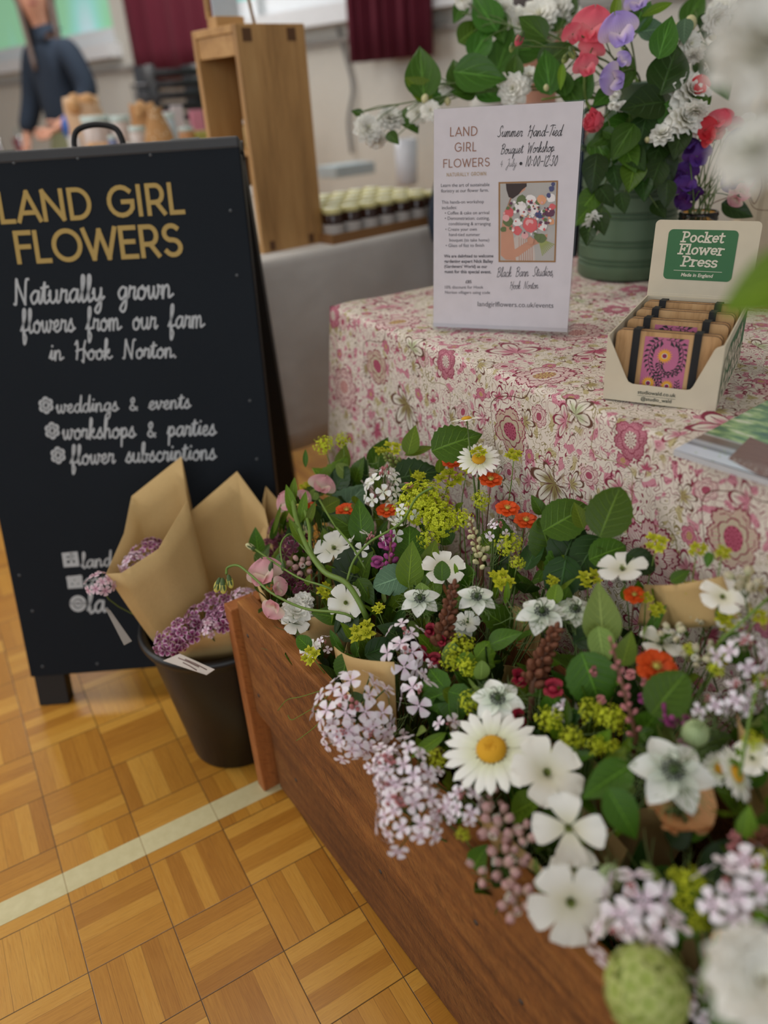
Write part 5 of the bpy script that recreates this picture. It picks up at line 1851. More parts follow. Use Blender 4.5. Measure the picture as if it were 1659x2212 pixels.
def _snapbuds(mb, n=22, L=0.08, rb=0.007, seed=4):
    rn = random.Random(seed)
    for k in range(n):
        q = k / n
        a = k * 2.39996
        r = rb * (1.0 - .65 * q)
        s = rb * (1.05 - .5 * q) * rn.uniform(.85, 1.15)
        d = Vector((math.cos(a), math.sin(a), .9)).normalized()
        m = frame_z(d, Vector((0, 0, 1)), (r * math.cos(a), r * math.sin(a), L * (.02 + .95 * q)))
        mb.ball((0, 0, s * .4), (s * .6, s * .7, s * 1.0), 7, 5, m)
        for c in range(3):
            petal(mb, s * 1.1, s * .3, 'lance', 1.0, .3, base=s * .45, az=c * 2.1, nv=3, nu=2, m=m)
    mb.ball((0, 0, L), (rb * .4, rb * .4, rb * .7), 6, 5)
def _snapflower(mb):
    mb.lathe([(0.04, -0.6), (0.25, -0.55), (0.34, -0.1), (0.36, 0.15)], 10)
    for k in range(2):
        petal(mb, .5, .38, 'wide', 1.0, -1.3, .1, .05, .22, PI / 2 + (k - .5) * .9, nv=5, nu=5, seed=k)
    for k in range(3):
        petal(mb, .45, .32, 'wide', .9, -1.4, .1, .05, .24, -PI / 2 + (k - 1) * .8, nv=5, nu=5, seed=k + 4)
    mb.ball((0, -.16, .2), (.28, .2, .18), 8, 5)

# ---------------------------------------------------------------- placing
TOCAM = lambda p: (EYE - Vector(p)).normalized()
RN = random.Random(11)
def jit(k):
    return Vector((RN.uniform(-k, k), RN.uniform(-k, k), RN.uniform(-k, k)))
def head_frame(p, size, face=None, wc=0.55, wu=0.6, out=None, wo=0.35, j=0.18, spin=None, hint=None):
    """World matrix of a flower head at p: z axis faces face, or a blend of viewer, up and outwards."""
    if face is None:
        face = TOCAM(p) * wc + Vector((0, 0, 1)) * wu + jit(j)
        if out is not None:
            face = face + out * wo
    else:
        face = Vector(face)
    m = frame_z(face, hint or Vector((0, 0, 1)), p)
    m = m @ Matrix.Rotation(RN.uniform(0, 6.28) if spin is None else spin, 4, 'Z')
    return m @ Matrix.Scale(size, 4)
def image_dir(deg, depth=0.0):
    a = math.radians(deg)
    return (RIGHT * math.cos(a) + UP * math.sin(a) + FWD * depth).normalized()
def leaf_frame(p, length, deg, depth=0.0, roll=0.0, mid=True):
    """Leaf whose tip points deg (0 = image right, 90 = image up), upper side mostly to the viewer."""
    x = image_dir(deg, depth)
    z = TOCAM(p) + Vector((0, 0, 0.35))
    z = (z - x * z.dot(x)).normalized()
    y = z.cross(x)
    o = Vector(p) - x * (length * 0.5 if mid else 0.0)
    return basis(x, y, z, o) @ Matrix.Rotation(roll, 4, 'X') @ Matrix.Scale(length, 4)
def stem_mesh(pts, r, mat, n=5):
    mb = MB()
    k = len(pts)
    mb.tube(pts, [r * (1.0 - 0.35 * i / (k - 1)) for i in range(k)], n)
    return mb
def grow(root, base, tip, axis, r=0.0013, mat=None, name='stem', bend_up=0.5):
    """A curved stem from base to tip arriving along axis."""
    base, tip = Vector(base), Vector(tip)
    L = (tip - base).length
    ax = Vector(axis).normalized()
    pts = bezier(base, base + Vector((0, 0, L * bend_up)), tip - ax * L * 0.35, tip, 10)
    return stem_mesh(pts, r, mat).build(name, mat or stemg, root)

def part(name, me, parent, m):
    return link(name, me, parent, m)
def f_daisy(root, p, s, base, **k):
    m = head_frame(p, s, **k)
    f = part('daisy', mk('daisy_rays', M_WHITE, _daisy), root, m)
    part('disc', mk('daisy_disc', M_DISC, _disc), f, m)
    if base is not None: grow(f, base, p, m.to_3x3() @ Vector((0, 0, 1)), 0.0014)
    return f
def f_nigella(root, p, s, base, **k):
    m = head_frame(p, s, **k)
    f = part('nigella', mk('nigella_petals', M_NIG, _nigella), root, m)
    part('stamens', mk('nigella_stamens', M_STAM, _stamens), f, m)
    part('pistil', mk('nigella_pistil', M_OVARY, _pistil), f, m)
    part('thread_bracts', mk('nigella_threads', M_THREAD, _threads), f, m)
    if base is not None: grow(f, base, p, m.to_3x3() @ Vector((0, 0, 1)), 0.0012)
    return f
def f_agro(root, p, s, base, four=False, mat=None, nm='corncockle', bowl=False, **k):
    m = head_frame(p, s, **k)
    key = 'agro_petals_%d%d%s' % (four, bowl, mat.name if mat else '')
    f = part(nm, mk(key, mat or M_PURE, _bowl if bowl else (_poppyish if four else _agro)), root, m)
    part('throat', mk('agro_throat', M_BUDG, _throat), f, m)
    part('calyx', mk('agro_calyx', M_OVARY, _calyx), f, m)
    if base is not None: grow(f, base, m @ Vector((0, 0, -.6)), m.to_3x3() @ Vector((0, 0, 1)), 0.0013)
    return f
def f_geum(root, p, s, base, **k):
    m = head_frame(p, s, **k)
    f = part('geum', mk('geum_petals', M_GEUM, _geum), root, m)
    part('centre', mk('geum_centre', M_BUDY, _geumc), f, m)
    if base is not None: grow(f, base, p, m.to_3x3() @ Vector((0, 0, 1)), 0.0012, stemr)
    return f
def f_bup(root, p, s, base, **k):
    m = head_frame(p, s, **k)
    f = part('bupleurum', mk('bupleurum_bracts', M_BUP, _bup), root, m)
    if base is not None: grow(f, base, m @ Vector((0, 0, -.7)), m.to_3x3() @ Vector((0, 0, 1)), 0.0011, stemb)
    return f
def f_froth(root, p, s, base, var=0, **k):
    m = head_frame(p, s, **k)
    f = part('lady_mantle', mk('alchemilla_froth_%d' % var, M_ALC, lambda mb: _froth(mb, (300, 130)[var], 5 + var, (.75, 1.0)[var])), root, m)
    if base is not None: grow(f, base, m @ Vector((0, 0, -.5)), m.to_3x3() @ Vector((0, 0, 1)), 0.0012, stemb)
    return f
def f_rocket(root, p, s, base, n=16, fl=0.30, mat=None, dome=0.75, buds=8, nm='sweet_rocket', seed=0, fm=None, fkey='rocket', budm=None, **k):
    """Domed cluster; every floret is a sub-part."""
    rn = random.Random(seed + 31)
    mat = mat or M_LILAC
    fm = fm or _four
    m = head_frame(p, s, **k)
    st = MB()
    pts = []
    for i in range(n):
        zz = 1 - (1 - math.cos(1.75)) * (i + .5) / n
        a = i * 2.39996 + rn.uniform(-.2, .2)
        r = math.sqrt(max(0, 1 - zz * zz))
        d = Vector((r * math.cos(a), r * math.sin(a), zz))
        q = Vector((d.x, d.y, d.z * dome)) * rn.uniform(.78, 1.0)
        pts.append((q, d))
        st.tube([m @ Vector((0, 0, -.7)), m @ (q * .45 + Vector((0, 0, -.35))), m @ q], 0.018 * s, 4, False)
    for i in range(buds):
        a = i * 2.4
        q = Vector((.22 * math.cos(a) * (i % 3) * .6, .22 * math.sin(a) * (i % 3) * .6, dome * (1.0 + .05 * i)))
        st.tube([m @ Vector((0, 0, -.2)), m @ q], 0.014 * s, 4, False)
    f = st.build(nm, stemg, root, True)
    me = mk('%s_floret_%s' % (fkey, mat.name), mat, fm)
    for q, d in pts:
        part('floret', me, f, m @ frame_z(d + Vector((rn.uniform(-.4, .4), rn.uniform(-.4, .4), rn.uniform(0, .4))), Vector((.1, 1, .2)), q, rn.uniform(0, 3)) @ Matrix.Scale(fl * rn.uniform(.85, 1.1), 4))
    if buds:
        bm = MB()
        for i in range(buds):
            a = i * 2.4
            q = Vector((.22 * math.cos(a) * (i % 3) * .6, .22 * math.sin(a) * (i % 3) * .6, dome * (1.0 + .05 * i)))
            bm.ball(q, (.06, .06, .11), 6, 4)
        part('buds', bm.mesh('buds', budm or M_BUDP), f, m)
    if base is not None: grow(f, base, m @ Vector((0, 0, -.7)), m.to_3x3() @ Vector((0, 0, 1)), 0.0016)
    return f
def f_silene(root, p, s, base, n=7, mat=None, frill=3, seed=0, **k):
    rn = random.Random(seed + 7)
    m = head_frame(p, s, **k)
    mat = mat or M_SIL
    st = MB()
    items = []
    for i in range(n):
        a = i * 2.39996
        r = .15 + .62 * math.sqrt(i / n)
        q = Vector((r * math.cos(a), r * math.sin(a), rn.uniform(-.2, .25)))
        d = Vector((math.cos(a) * .8, math.sin(a) * .8, .6)) + Vector((0, 0, -.3)) * rn.random()
        items.append((q, d))
        st.tube([m @ Vector((0, 0, -.9)), m @ (q * .4 + Vector((0, 0, -.5))), m @ (q - d.normalized() * .26)], 0.02 * s, 4, False)
    f = st.build('bladder_campion', stemg, root)
    for i, (q, d) in enumerate(items):
        fm = m @ frame_z(d, Vector((0, .2, 1)), q, rn.uniform(0, 3)) @ Matrix.Scale(.28 * rn.uniform(.85, 1.15), 4)
        part('calyx', mk('silene_calyx_' + mat.name, mat, _silene), f, fm)
        if i < frill:
            part('frill', mk('silene_frill', M_WHITE, _silfr), f, fm)
    if base is not None: grow(f, base, m @ Vector((0, 0, -.9)), m.to_3x3() @ Vector((0, 0, 1)), 0.0013)
    return f
def f_pea(root, p, s, mat, face=None, up=None, spin=0.0, nm='bloom', calyx=True):
    face = Vector(face) if face is not None else TOCAM(p) + jit(.3)
    m = frame_z(face, up or Vector((0, 0, 1)), p) @ Matrix.Rotation(spin, 4, 'Z') @ Matrix.Scale(s, 4)
    f = part(nm, mk('pea_' + mat.name, mat, _sweetpea), root, m)
    if calyx:
        part('calyx', mk('pea_calyx', M_OVARY, _peacalyx), f, m)
    return f
def f_bud(root, p, s, deg, mat=None, depth=0.0, nm='bud'):
    x = image_dir(deg, depth)
    m = frame_z(x, TOCAM(p), p) @ Matrix.Scale(s, 4)
    f = part(nm, mk('peabud_' + (mat or M_BUDY).name, mat or M_BUDY, _peabud), root, m)
    part('calyx', mk('peabud_calyx', M_OVARY, _peabudc), f, m)
    return f
def f_pompon(root, p, s, mat=None, nm='bloom', **k):
    m = head_frame(p, s, **k)
    return part(nm, mk('pompon_' + (mat or M_PURE).name, mat or M_PURE, _pompon), root, m)
def f_leaf(root, p, L, kind, mat, deg, depth=0.0, roll=0.0, var=None, nm='leaf'):
    return part(nm, leaf_data(kind, mat, RN.randrange(2) if var is None else var), root, leaf_frame(p, L, deg, depth, roll))
# ================================================================ wooden planter crate
CO = Vector((0.284, 0.957, 0.0))
CA = Vector((0.068, -0.998, 0)).normalized()         # along its length, towards the viewer
CI = Vector((-CA.y, CA.x, 0))                         # inwards, towards the table
if CI.x < 0: CI = -CI
CM = basis(CA, CI, Vector((0, 0, 1)), CO)
CLEN, CDEP = 1.0, 0.255
sawn = boards_wood('rough_sawn_redwood', 0, rgb(88, 48, 16), rgb(148, 90, 36), rgb(180, 120, 56), 1.6, 0.75, 0.7, 1.0)
sawn_end = boards_wood('rough_sawn_end_board', 2, rgb(120, 66, 28), rgb(164, 98, 46), rgb(184, 120, 62), 1.0, 0.7, 0.3, 0.5)
crate = thing('wooden_planter', 'long reddish sawn-timber planter crate full of bouquets on the parquet', 'crate', CM @ Vector((CLEN / 2, CDEP / 2, 0)))
def plank(name, lo, hi, mat):
    m = MB()
    m.box(lo, hi)
    o = m.build(name, mat, crate, False, CM)
    bevel(o, 0.0025, 2)
    return o
plank('lower_plank', (0.0, 0.0, 0.003), (CLEN, 0.02, 0.183), sawn)
plank('upper_plank', (-0.004, -0.016, 0.187), (CLEN, 0.012, 0.412), sawn)
plank('back_plank', (0.0, CDEP - 0.018, 0.003), (CLEN, CDEP, 0.19), sawn)
plank('back_plank', (0.0, CDEP - 0.018, 0.193), (CLEN, CDEP, 0.412), sawn)
plank('end_board', (-0.034, -0.027, 0.0), (-0.008, CDEP, 0.396), sawn_end)
plank('end_board', (CLEN + 0.001, -0.021, 0.0), (CLEN + 0.026, CDEP, 0.396), sawn_end)
plank('bottom_board', (0.0, 0.021, 0.01), (CLEN, CDEP - 0.019, 0.026), sawn)
m = MB()
for x0, z0 in ((0.33, 0.13), (0.55, 0.30), (0.08, 0.09), (0.02, 0.36), (0.02, 0.24), (0.62, 0.255)):
    m.lathe([(0, 0.0012), (0.003, 0.001), (0.0036, 0.0)], 8, CM @ Matrix.Translation((x0, -0.0162 if z0 > .19 else -0.0002, z0)) @ Matrix.Rotation(PI / 2, 4, 'X'))
m.build('nail_heads', flat('rusty_nail', rgb(70, 56, 46), 0.6), crate)

# ================================================================ bouquets standing in the crate
kraft = NT('kraft_paper')
x, y, z = kraft.pos('obj')
n = kraft.noise(kraft.vec(x, y, z), 9.0, 3.0)
f = kraft.noise(kraft.vec(x, y * 8.0, z), 120.0, 2.0)
kraft.bump(n, 0.35, 0.008)
kraft.done(kraft.mix(n * 0.6 + f * 0.35, rgb(204, 172, 116), rgb(176, 144, 92)), 0.75)
kraft = kraft.m
def paper_wrap(root, rim, base, rb, name='paper_wrap', bulge=0.12, mat=None):
    """Sheet of paper: closed loop of rim points gathered to a small ring at base."""
    rim = [Vector(p) for p in rim]
    n = len(rim)
    # three points per rim edge, so folds stay crisp at the corners
    loop = []
    for i in range(n):
        a, b = rim[i], rim[(i + 1) % n]
        for k in range(4):
            loop.append(a.lerp(b, k / 4.0))
    cen = sum(loop, Vector()) / len(loop)
    ax = (cen - base).normalized()
    rows = []
    NR = 9
    for j in range(NR + 1):
        q = j / NR
        row = []
        for p in loop:
            d = p - cen
            d = d - ax * d.dot(ax)
            d = d.normalized() if d.length > 1e-6 else ax.orthogonal()
            b = base + d * rb
            pt = b.lerp(p, q) + d * bulge * (cen - base).length * math.sin(PI * q) * 0.25
            row.append(pt)
        rows.append(row)
    mb = MB()
    mb.grid(rows, closed_u=True)
    o = mb.build(name, mat or kraft, root)
    s = o.modifiers.new('thick', 'SOLIDIFY')
    s.thickness = 0.0006
    return o

def zc(p):
    x = min(0.62, max(0.16, p.x))
    return 0.432 + 0.52 * (x - 0.27)
def canopy(u, v, lift=0.0):
    d = ray(u, v)
    t = 0.25
    while t < 2.2:
        p = EYE + d * t
        if p.z <= zc(p) + lift or p.x >= 0.578 or p.y >= 1.03:
            return p
        t += 0.004
    return EYE + d * 1.0

BQ = {}
BC = [(0.07, 0.07), (0.31, 0.065), (0.55, 0.065), (0.80, 0.07), (0.06, 0.19), (0.31, 0.195), (0.56, 0.195), (0.82, 0.195)]
BLAB = [
    'bouquet at the far front corner, pale pink sweet peas leaning over the bucket',
    'kraft-wrapped bouquet with a big lilac-white rocket cluster hanging over the middle of the front plank',
    'kraft-wrapped bouquet with a large yellow-centred daisy and white blooms over the front plank',
    'kraft-wrapped bouquet with a round lime viburnum head at the near end of the planter',
    'kraft-wrapped bouquet at the far back corner with frothy lime lady mantle and orange geums',
    'kraft-wrapped bouquet at the back with white nigella and glossy alder leaves against the cloth',
    'bouquet at the back with one big orange geum and a tall pale leaf',
    'kraft-wrapped bouquet at the back, near the right edge, with cream bladder campions',
]
for i, (bx_, by_) in enumerate(BC):
    b = CM @ Vector((bx_, by_, 0.035))
    BQ[i] = thing('bouquet', BLAB[i], 'bouquet', b, 'kraft-wrapped bouquets in the planter')
    BQ[i]['nleaf'] = 0
    del BQ[i]['nleaf']
    c = CM @ Vector((bx_, by_, 0.0))
    rim = []
    rn = random.Random(70 + i)
    for k in range(9):
        a = k * 2 * PI / 9 + 0.3 * i
        rr = 0.085 if k % 2 else 0.098
        q = c + CA * rr * 1.12 * math.cos(a) + CI * rr * 0.62 * math.sin(a)
        front = math.sin(a) < -0.2 and by_ < .1
        z = 0.40 + rn.uniform(-.02, .03) + (0.035 if k % 2 == 0 else 0.0) + (0.02 if by_ > .1 else 0.0)
        if front: q = q - CI * 0.005
        rim.append((q.x, q.y, z))
    paper_wrap(BQ[i], rim, c + Vector((0, 0, 0.16)), 0.028)
    m = MB()                                           # bunch of cut stems below the tie
    for k in range(9):
        a = k * 0.7
        m.tube([c + Vector((0.012 * math.cos(a), 0.012 * math.sin(a), 0.17)), c + Vector((0.03 * math.cos(a + 2), 0.022 * math.sin(a + 2), 0.03))], 0.0022, 5)
    m.build('cut_stems', stemg, BQ[i])
def nearest_bq(p):
    q = CM.inverted() @ p
    return min(range(8), key=lambda i: (q.x - BC[i][0]) ** 2 + 2.0 * (q.y - BC[i][1]) ** 2)
def stem_base(i):
    return CM @ Vector((BC[i][0], BC[i][1], 0.20)) + jit(0.012)
NLEAF = {i: 0 for i in range(8)}
def put(kind, u, v, r, l=0.0, bq=None, dd=0.0, **k):
    """One flower of a bouquet whose head shows at (u, v) with radius r."""
    p = canopy(u, v, l)
    if dd:
        p = at_dist(u, v, depth_of(p) + dd)
    i = nearest_bq(p) if bq is None else bq
    s = r * depth_of(p) / F_PX
    out = (p - (CM @ Vector((BC[i][0], BC[i][1], 0.40))))
    out = out.normalized() if out.length > 0.01 else Vector((0, 0, 1))
    root, base = BQ[i], stem_base(i)
    if kind in KIND:
        k.setdefault('out', out)
        return KIND[kind](root, p, s, base, **k)
    return None
KIND = {'daisy': f_daisy, 'nigella': f_nigella, 'agro': f_agro, 'geum': f_geum, 'bup': f_bup, 'froth': f_froth, 'rocket': f_rocket, 'silene': f_silene}
def leaf(u, v, L, kind, mat, deg, l=0.0, depth=0.0, roll=0.0, bq=None, var=None):
    p = canopy(u, v, l)
    i = nearest_bq(p) if bq is None else bq
    NLEAF[i] += 1
    return f_leaf(BQ[i], p, L * depth_of(p) / F_PX, kind, mat, deg, depth, roll, var)
def facing(deg, w=1.0, up=0.3):
    """Direction pointing deg in the picture plane plus some towards the viewer."""
    return image_dir(deg) * w - FWD * 0.6 + Vector((0, 0, up))

# --- far end: pale pink sweet peas, stems, buds
def pea_stem(label_bq, pts, r=0.0016, mat=None):
    m = MB()
    m.tube(catmull(pts, 6), r, 6)
    return m.build('stem', mat or stemb, BQ[label_bq])
def pts3(L, z0=0.0):
    return [tuple(canopy(u, v, l)) for u, v, l in L]
def pea(u, v, r, mat, l=0.02, bq=0, deg=90, spin=0.0, tilt=0.4, nm='sweet_pea'):
    p = canopy(u, v, l)
    return f_pea(BQ[bq], p, r * depth_of(p) / F_PX, mat, TOCAM(p) + image_dir(deg) * tilt, UP, spin, nm)
pea(573, 1243, 54, M_PINK, 0.03, 0, 150, 0.3)
pea(592, 1312, 36, M_PINK, 0.03, 0, 200, 2.6)
pea(600, 1268, 30, M_PINK, 0.035, 0, -30, -1.2)
pea(694, 1052, 40, M_PINK, 0.02, 4, 60, -0.4)
pea(622, 1085, 36, M_PINK, 0.03, 0, 170, 0.9)
pea(655, 1075, 24, M_PINK, 0.03, 0, 40, -0.6)
for u, v, s, deg in ((470, 1266, 27, -105), (482, 1268, 28, -85), (497, 1258, 25, -75)):
    p = canopy(u, v, 0.05)
    f_bud(BQ[0], p, s * depth_of(p) / F_PX, deg)
pea_stem(0, pts3([(489, 1240, .05), (492, 1226, .05), (515, 1222, .05), (545, 1245, .045), (590, 1283, .035), (660, 1315, .02), (760, 1332, 0.0), (800, 1400, -.1)]), 0.0019)
for u, v, s, deg, mt in ((541, 1181, 22, 150, M_BUDC), (585, 1225, 18, -100, M_OVARY), (612, 1225, 18, -85, M_OVARY), (662, 1140, 22, -80, M_BUDC), (880, 1049, 24, -5, M_BUDP), (640, 1098, 20, 60, M_BUDY)):
    p = canopy(u, v, 0.04)
    f_bud(BQ[0] if u < 800 else BQ[4], p, s * depth_of(p) / F_PX, deg, mt)
pea_stem(0, pts3([(552, 1187, .04), (600, 1220, .04), (650, 1250, .03), (720, 1275, .02), (790, 1330, -.04)]), 0.0015)
pea_stem(0, pts3([(612, 1230, .04), (606, 1180, .045), (622, 1155, .045), (640, 1165, .03), (700, 1240, 0.0)]), 0.0013)
pea_stem(0, pts3([(630, 1060, .05), (640, 1120, .05), (665, 1185, .05), (700, 1235, .045), (750, 1262, .035), (790, 1330, 0.0), (810, 1400, -.1)]), 0.0038)
pea_stem(0, pts3([(655, 1090, .045), (668, 1140, .05), (672, 1190, .048), (700, 1230, .042)]), 0.0026)
pea_stem(0, pts3([(690, 1080, .03), (720, 1130, .03), (760, 1180, .03), (790, 1230, 0.0)]), 0.0016)
pea_stem(4, pts3([(935, 1052, .05), (900, 1075, .05), (865, 1130, .05), (800, 1170, .045), (765, 1210, .04), (748, 1260, .03)]), 0.0017)
for u, v, L, deg in ((628, 1085, 80, 105), (655, 1095, 70, 80), (640, 1150, 70, 120), (672, 1110, 60, 70), (634, 1060, 60, 85)):
    leaf(u, v, L, 'lance', M_BRIGHT, deg, 0.05, bq=0, var=0)
for pts in ([(700, 1490, .0), (650, 1505, .0), (620, 1512, .0), (600, 1535, .0)], [(720, 1490, 0), (690, 1520, 0), (650, 1545, 0), (630, 1555, 0), (622, 1545, 0)], [(715, 1510, 0), (690, 1560, 0), (655, 1590, 0), (640, 1600, 0)]):
    P = [on_plane(u, v, CO - CI * 0.03, CI) for u, v, l in pts]
    m = MB()
    m.tube(catmull(P, 6), 0.0007, 4)
    m.build('tendril', stemb, BQ[1])
# --- white rocket, lime froth, orange geums at the back
put('rocket', 828, 1062, 48, .02, 4, n=15, fl=.36, mat=M_ROCKW, seed=1, dome=1.1, wu=1.2)
put('rocket', 850, 1150, 26, .02, 4, n=3, fl=.7, mat=M_ROCKW, seed=2, buds=3)
put('rocket', 790, 1182, 40, .0, 0, n=5, fl=.45, mat=M_ROCKW, seed=3)
put('rocket', 1079, 1150, 34, .01, 5, n=9, fl=.36, mat=M_LILAC, seed=4)
put('rocket', 880, 1110, 24, .02, 4, n=4, fl=.6, mat=M_ROCKW, seed=5)
for u, v, r in ((749, 1104, 26), (835, 1104, 24), (975, 1000, 22), (1060, 1038, 27), (1096, 1100, 28), (1136, 1126, 28), (672, 1092, 12), (1370, 1286, 24), (1417, 1443, 46)):
    put('geum', u, v, r, .015, face=facing(90, .5, .6) if v < 1200 else None)
for u, v, r, var in ((915, 1085, 62, 0), (955, 1120, 48, 0), (928, 1162, 30, 1), (1100, 1175, 34, 1), (870, 1100, 26, 1), (1118, 1215, 20, 1), (998, 1398, 36, 1), (975, 1425, 28, 1), (1010, 1440, 26, 1), (944, 1640, 28, 1), (1018, 1516, 32, 1), (1187, 1552, 34, 1), (1278, 1535, 34, 1), (1325, 1552, 36, 1), (1236, 1592, 32, 1), (1290, 1610, 26, 1), (1326, 1618, 24, 1), (1493, 1900, 34, 1), (1480, 1945, 30, 1), (1510, 1990, 28, 1), (1548, 1445, 22, 1), (1490, 1402, 18, 1), (1650, 1470, 26, 1), (1625, 1600, 26, 1), (1135, 1330, 18, 1), (700, 960, 26, 1), (740, 950, 22, 1), (1040, 1080, 26, 1), (1000, 1120, 26, 1), (1560, 1420, 20, 1), (1000, 1800, 20, 1), (1650, 1860, 30, 1), (1215, 1650, 26, 1), (1460, 1890, 22, 1)):
    put('froth', u, v, r, .01, var=var)
for u, v, r in ((850, 967, 26), (970, 1031, 38), (786, 1367, 40), (674, 1416, 30), (700, 1277, 26), (816, 1315, 20), (1082, 1255, 36), (1421, 1172, 34), (1505, 1186, 26), (1560, 1194, 24), (1489, 1268, 24), (1572, 1341, 40), (1270, 1250, 36), (1417, 1317, 24), (1120, 1622, 38), (1395, 1290, 20), (1010, 1010, 24), (1110, 985, 24), (1034, 975, 22), (820, 975, 20), (1640, 1330, 26), (905, 1030, 20), (1100, 1660, 26), (1195, 1255, 20), (660, 1050, 18), (1180, 1620, 22)):
    put('bup', u, v, r, .012)
put('daisy', 1034, 992, 48, .01, 5, face=Vector((-.25, -.35, 1.0)))
put('daisy', 1008, 906, 38, .0, 5, face=Vector((.1, .35, 1.0)))
put('daisy', 1062, 1620, 108, .03, 2, face=facing(125, .6, .9))
put('daisy', 1590, 1672, 62, .01, face=facing(10, .9, .5))
put('daisy', 1556, 1660, 40, .0, face=facing(150, .5, .5))
# --- whites
for u, v, r, l, kw in ((723, 1186, 48, .0, dict(face=facing(130, .6, .4))), (749, 1302, 44, .01, dict(face=facing(200, .3, .2))), (958, 1232, 50, .0, dict(face=facing(80, .4, .5))), (1345, 1232, 56, .03, dict(face=Vector((-.2, .1, 1.0)))), (1560, 1292, 52, .0, dict(face=facing(100, .5, .2))), (1179, 1672, 84, .03, dict(face=facing(60, .35, .5))), (1232, 1944, 98, .04, dict(face=facing(250, .25, .2))), (1240, 1880, 56, .0, dict(face=facing(90, .5, .3))), (640, 1340, 34, .0, dict()), (1010, 1345, 28, -.01, dict()), (1625, 1640, 46, .0, dict()), (1575, 1345, 30, -.01, dict()), (672, 1405, 26, -.01, dict())):
    put('agro', u, v, r, l, **kw)
put('agro', 1230, 1786, 82, .04, four=True, nm='white_rocket_bloom', face=facing(200, .3, .1))
put('agro', 1428, 1392, 50, .0, four=True, face=facing(90, .7, .6))
put('agro', 1469, 1742, 92, .0, bowl=True, mat=M_PEACH, nm='peach_bloom', face=Vector((-.1, -.2, 1.0)))
for u, v, r, l in ((908, 1296, 46, .02), (1029, 1292, 46, .02), (1171, 1325, 58, .02), (1242, 1318, 46, .0), (1075, 1512, 60, .02), (1453, 1668, 92, .04), (1000, 1355, 30, -.01)):
    put('nigella', u, v, r, l, face=Vector((RN.uniform(-.2, .05), RN.uniform(-.32, -.12), 1.0)))
for u, v, r, sd in ((641, 1322, 38, 1), (655, 1300, 26, 2)):
    p = canopy(u, v, .0)
    f_pompon(BQ[0], p, r * depth_of(p) / F_PX, nm='feverfew')
# --- lilac rocket clusters over the front plank
for u, v, r, n, fl, l, b in ((765, 1540, 92, 30, .26, .03, 1), (745, 1590, 52, 12, .34, .03, 1), (800, 1590, 40, 8, .4, .02, 1), (876, 1420, 44, 7, .62, .03, 1), (876, 1375, 40, 6, .42, .03, 1), (903, 1500, 40, 4, .72, .02, 1), (927, 1448, 20, 3, .8, .01, 1), (856, 1577, 22, 3, .8, .0, 1), (967, 1567, 24, 3, .8, .0, 1), (872, 1668, 74, 22, .28, .03, 2), (828, 1650, 42, 10, .36, .03, 1), (885, 1760, 80, 22, .28, .03, 2), (850, 1715, 40, 8, .4, .03, 2), (1003, 1735, 46, 10, .40, .02, 2), (955, 1760, 34, 7, .42, .02, 2), (925, 1680, 34, 7, .42, .01, 2), (1377, 1945, 66, 5, .66, .04, 3), (1343, 2030, 60, 5, .62, .04, 3), (1428, 2010, 46, 3, .85, .04, 3), (1574, 1925, 62, 6, .60, .04, 7), (1635, 1890, 50, 4, .70, .04, 7), (1620, 1985, 40, 4, .62, .02, 7), (1606, 1416, 54, 8, .44, .02, 7), (1596, 1505, 42, 5, .54, .02, 7), (1536, 1530, 36, 4, .62, .02, 7), (1652, 1500, 40, 5, .5, .02, 7), (1500, 2170, 44, 8, .5, .0, 3), (1220, 1540, 30, 5, .5, -.01, 5), (1040, 1640, 30, 5, .5, .0, 2), (700, 1390, 20, 4, .5, -.01, 0)):
    put('rocket', u, v, r, l, b, n=n, fl=fl, seed=u, wo=.5)
# --- bladder campions
for u, v, r, n, mt, l, b in ((650, 1218, 38, 9, M_SIL, .01, 0), (1078, 1780, 66, 9, M_SIL, .03, 2), (1125, 1815, 54, 7, M_SIL, .03, 2), (1095, 1865, 62, 8, M_SIL, .03, 2), (1035, 1880, 46, 3, M_SIL, .03, 2), (1110, 1945, 58, 8, M_SIL, .03, 2), (1060, 1720, 40, 5, M_SIL, .0, 2), (1455, 1365, 42, 6, M_SILW, .01, 6), (1510, 1420, 44, 6, M_SILW, .01, 6), (1540, 1405, 40, 5, M_SILW, .0, 6), (1606, 1258, 52, 8, M_SILW, .01, 7), (1520, 1335, 34, 7, M_SILW, -.01, 7), (1315, 1895, 40, 4, M_SILW, .0, 3), (1345, 1880, 34, 3, M_SILW, .0, 3), (1605, 1385, 30, 5, M_SILW, .0, 7)):
    put('silene', u, v, r, l, b, n=n, mat=mt, frill=2 if mt is M_SIL else 3, seed=u)
# --- snapdragon spikes
def spike(u0, v0, u1, v1, w, mat, bq, l0=0.0, l1=0.02, n=24, nm='snapdragon'):
    a, b = canopy(u0, v0, l0), canopy(u1, v1, l1)
    b = at_dist(u1, v1, depth_of(a) - 0.01)
    L = (b - a).length
    k = w * depth_of(a) / F_PX
    m = frame_z(b - a, TOCAM(a), a)
    mb = MB()
    mb.tube([BQ[bq].location.lerp(a, .55), a, b], [k * .16, k * .16, k * .08], 6)
    f = mb.build(nm, stemr, BQ[bq])
    sb = MB()
    _snapbuds(sb, int(n * 1.3), L, k * .28, u0)
    part('buds', sb.mesh('buds', mat), f, m)
    return f
def bloom_at(parent, u, v, r, mat, bq, deg=90, l=.01, me=_snapflower, nm='bloom'):
    p = canopy(u, v, l)
    s = r * depth_of(p) / F_PX
    m = frame_z(TOCAM(p) + image_dir(deg) * .9, UP, p) @ Matrix.Scale(s, 4)
    return part(nm, mk('snapflower_' + mat.name, mat, me), parent, m)
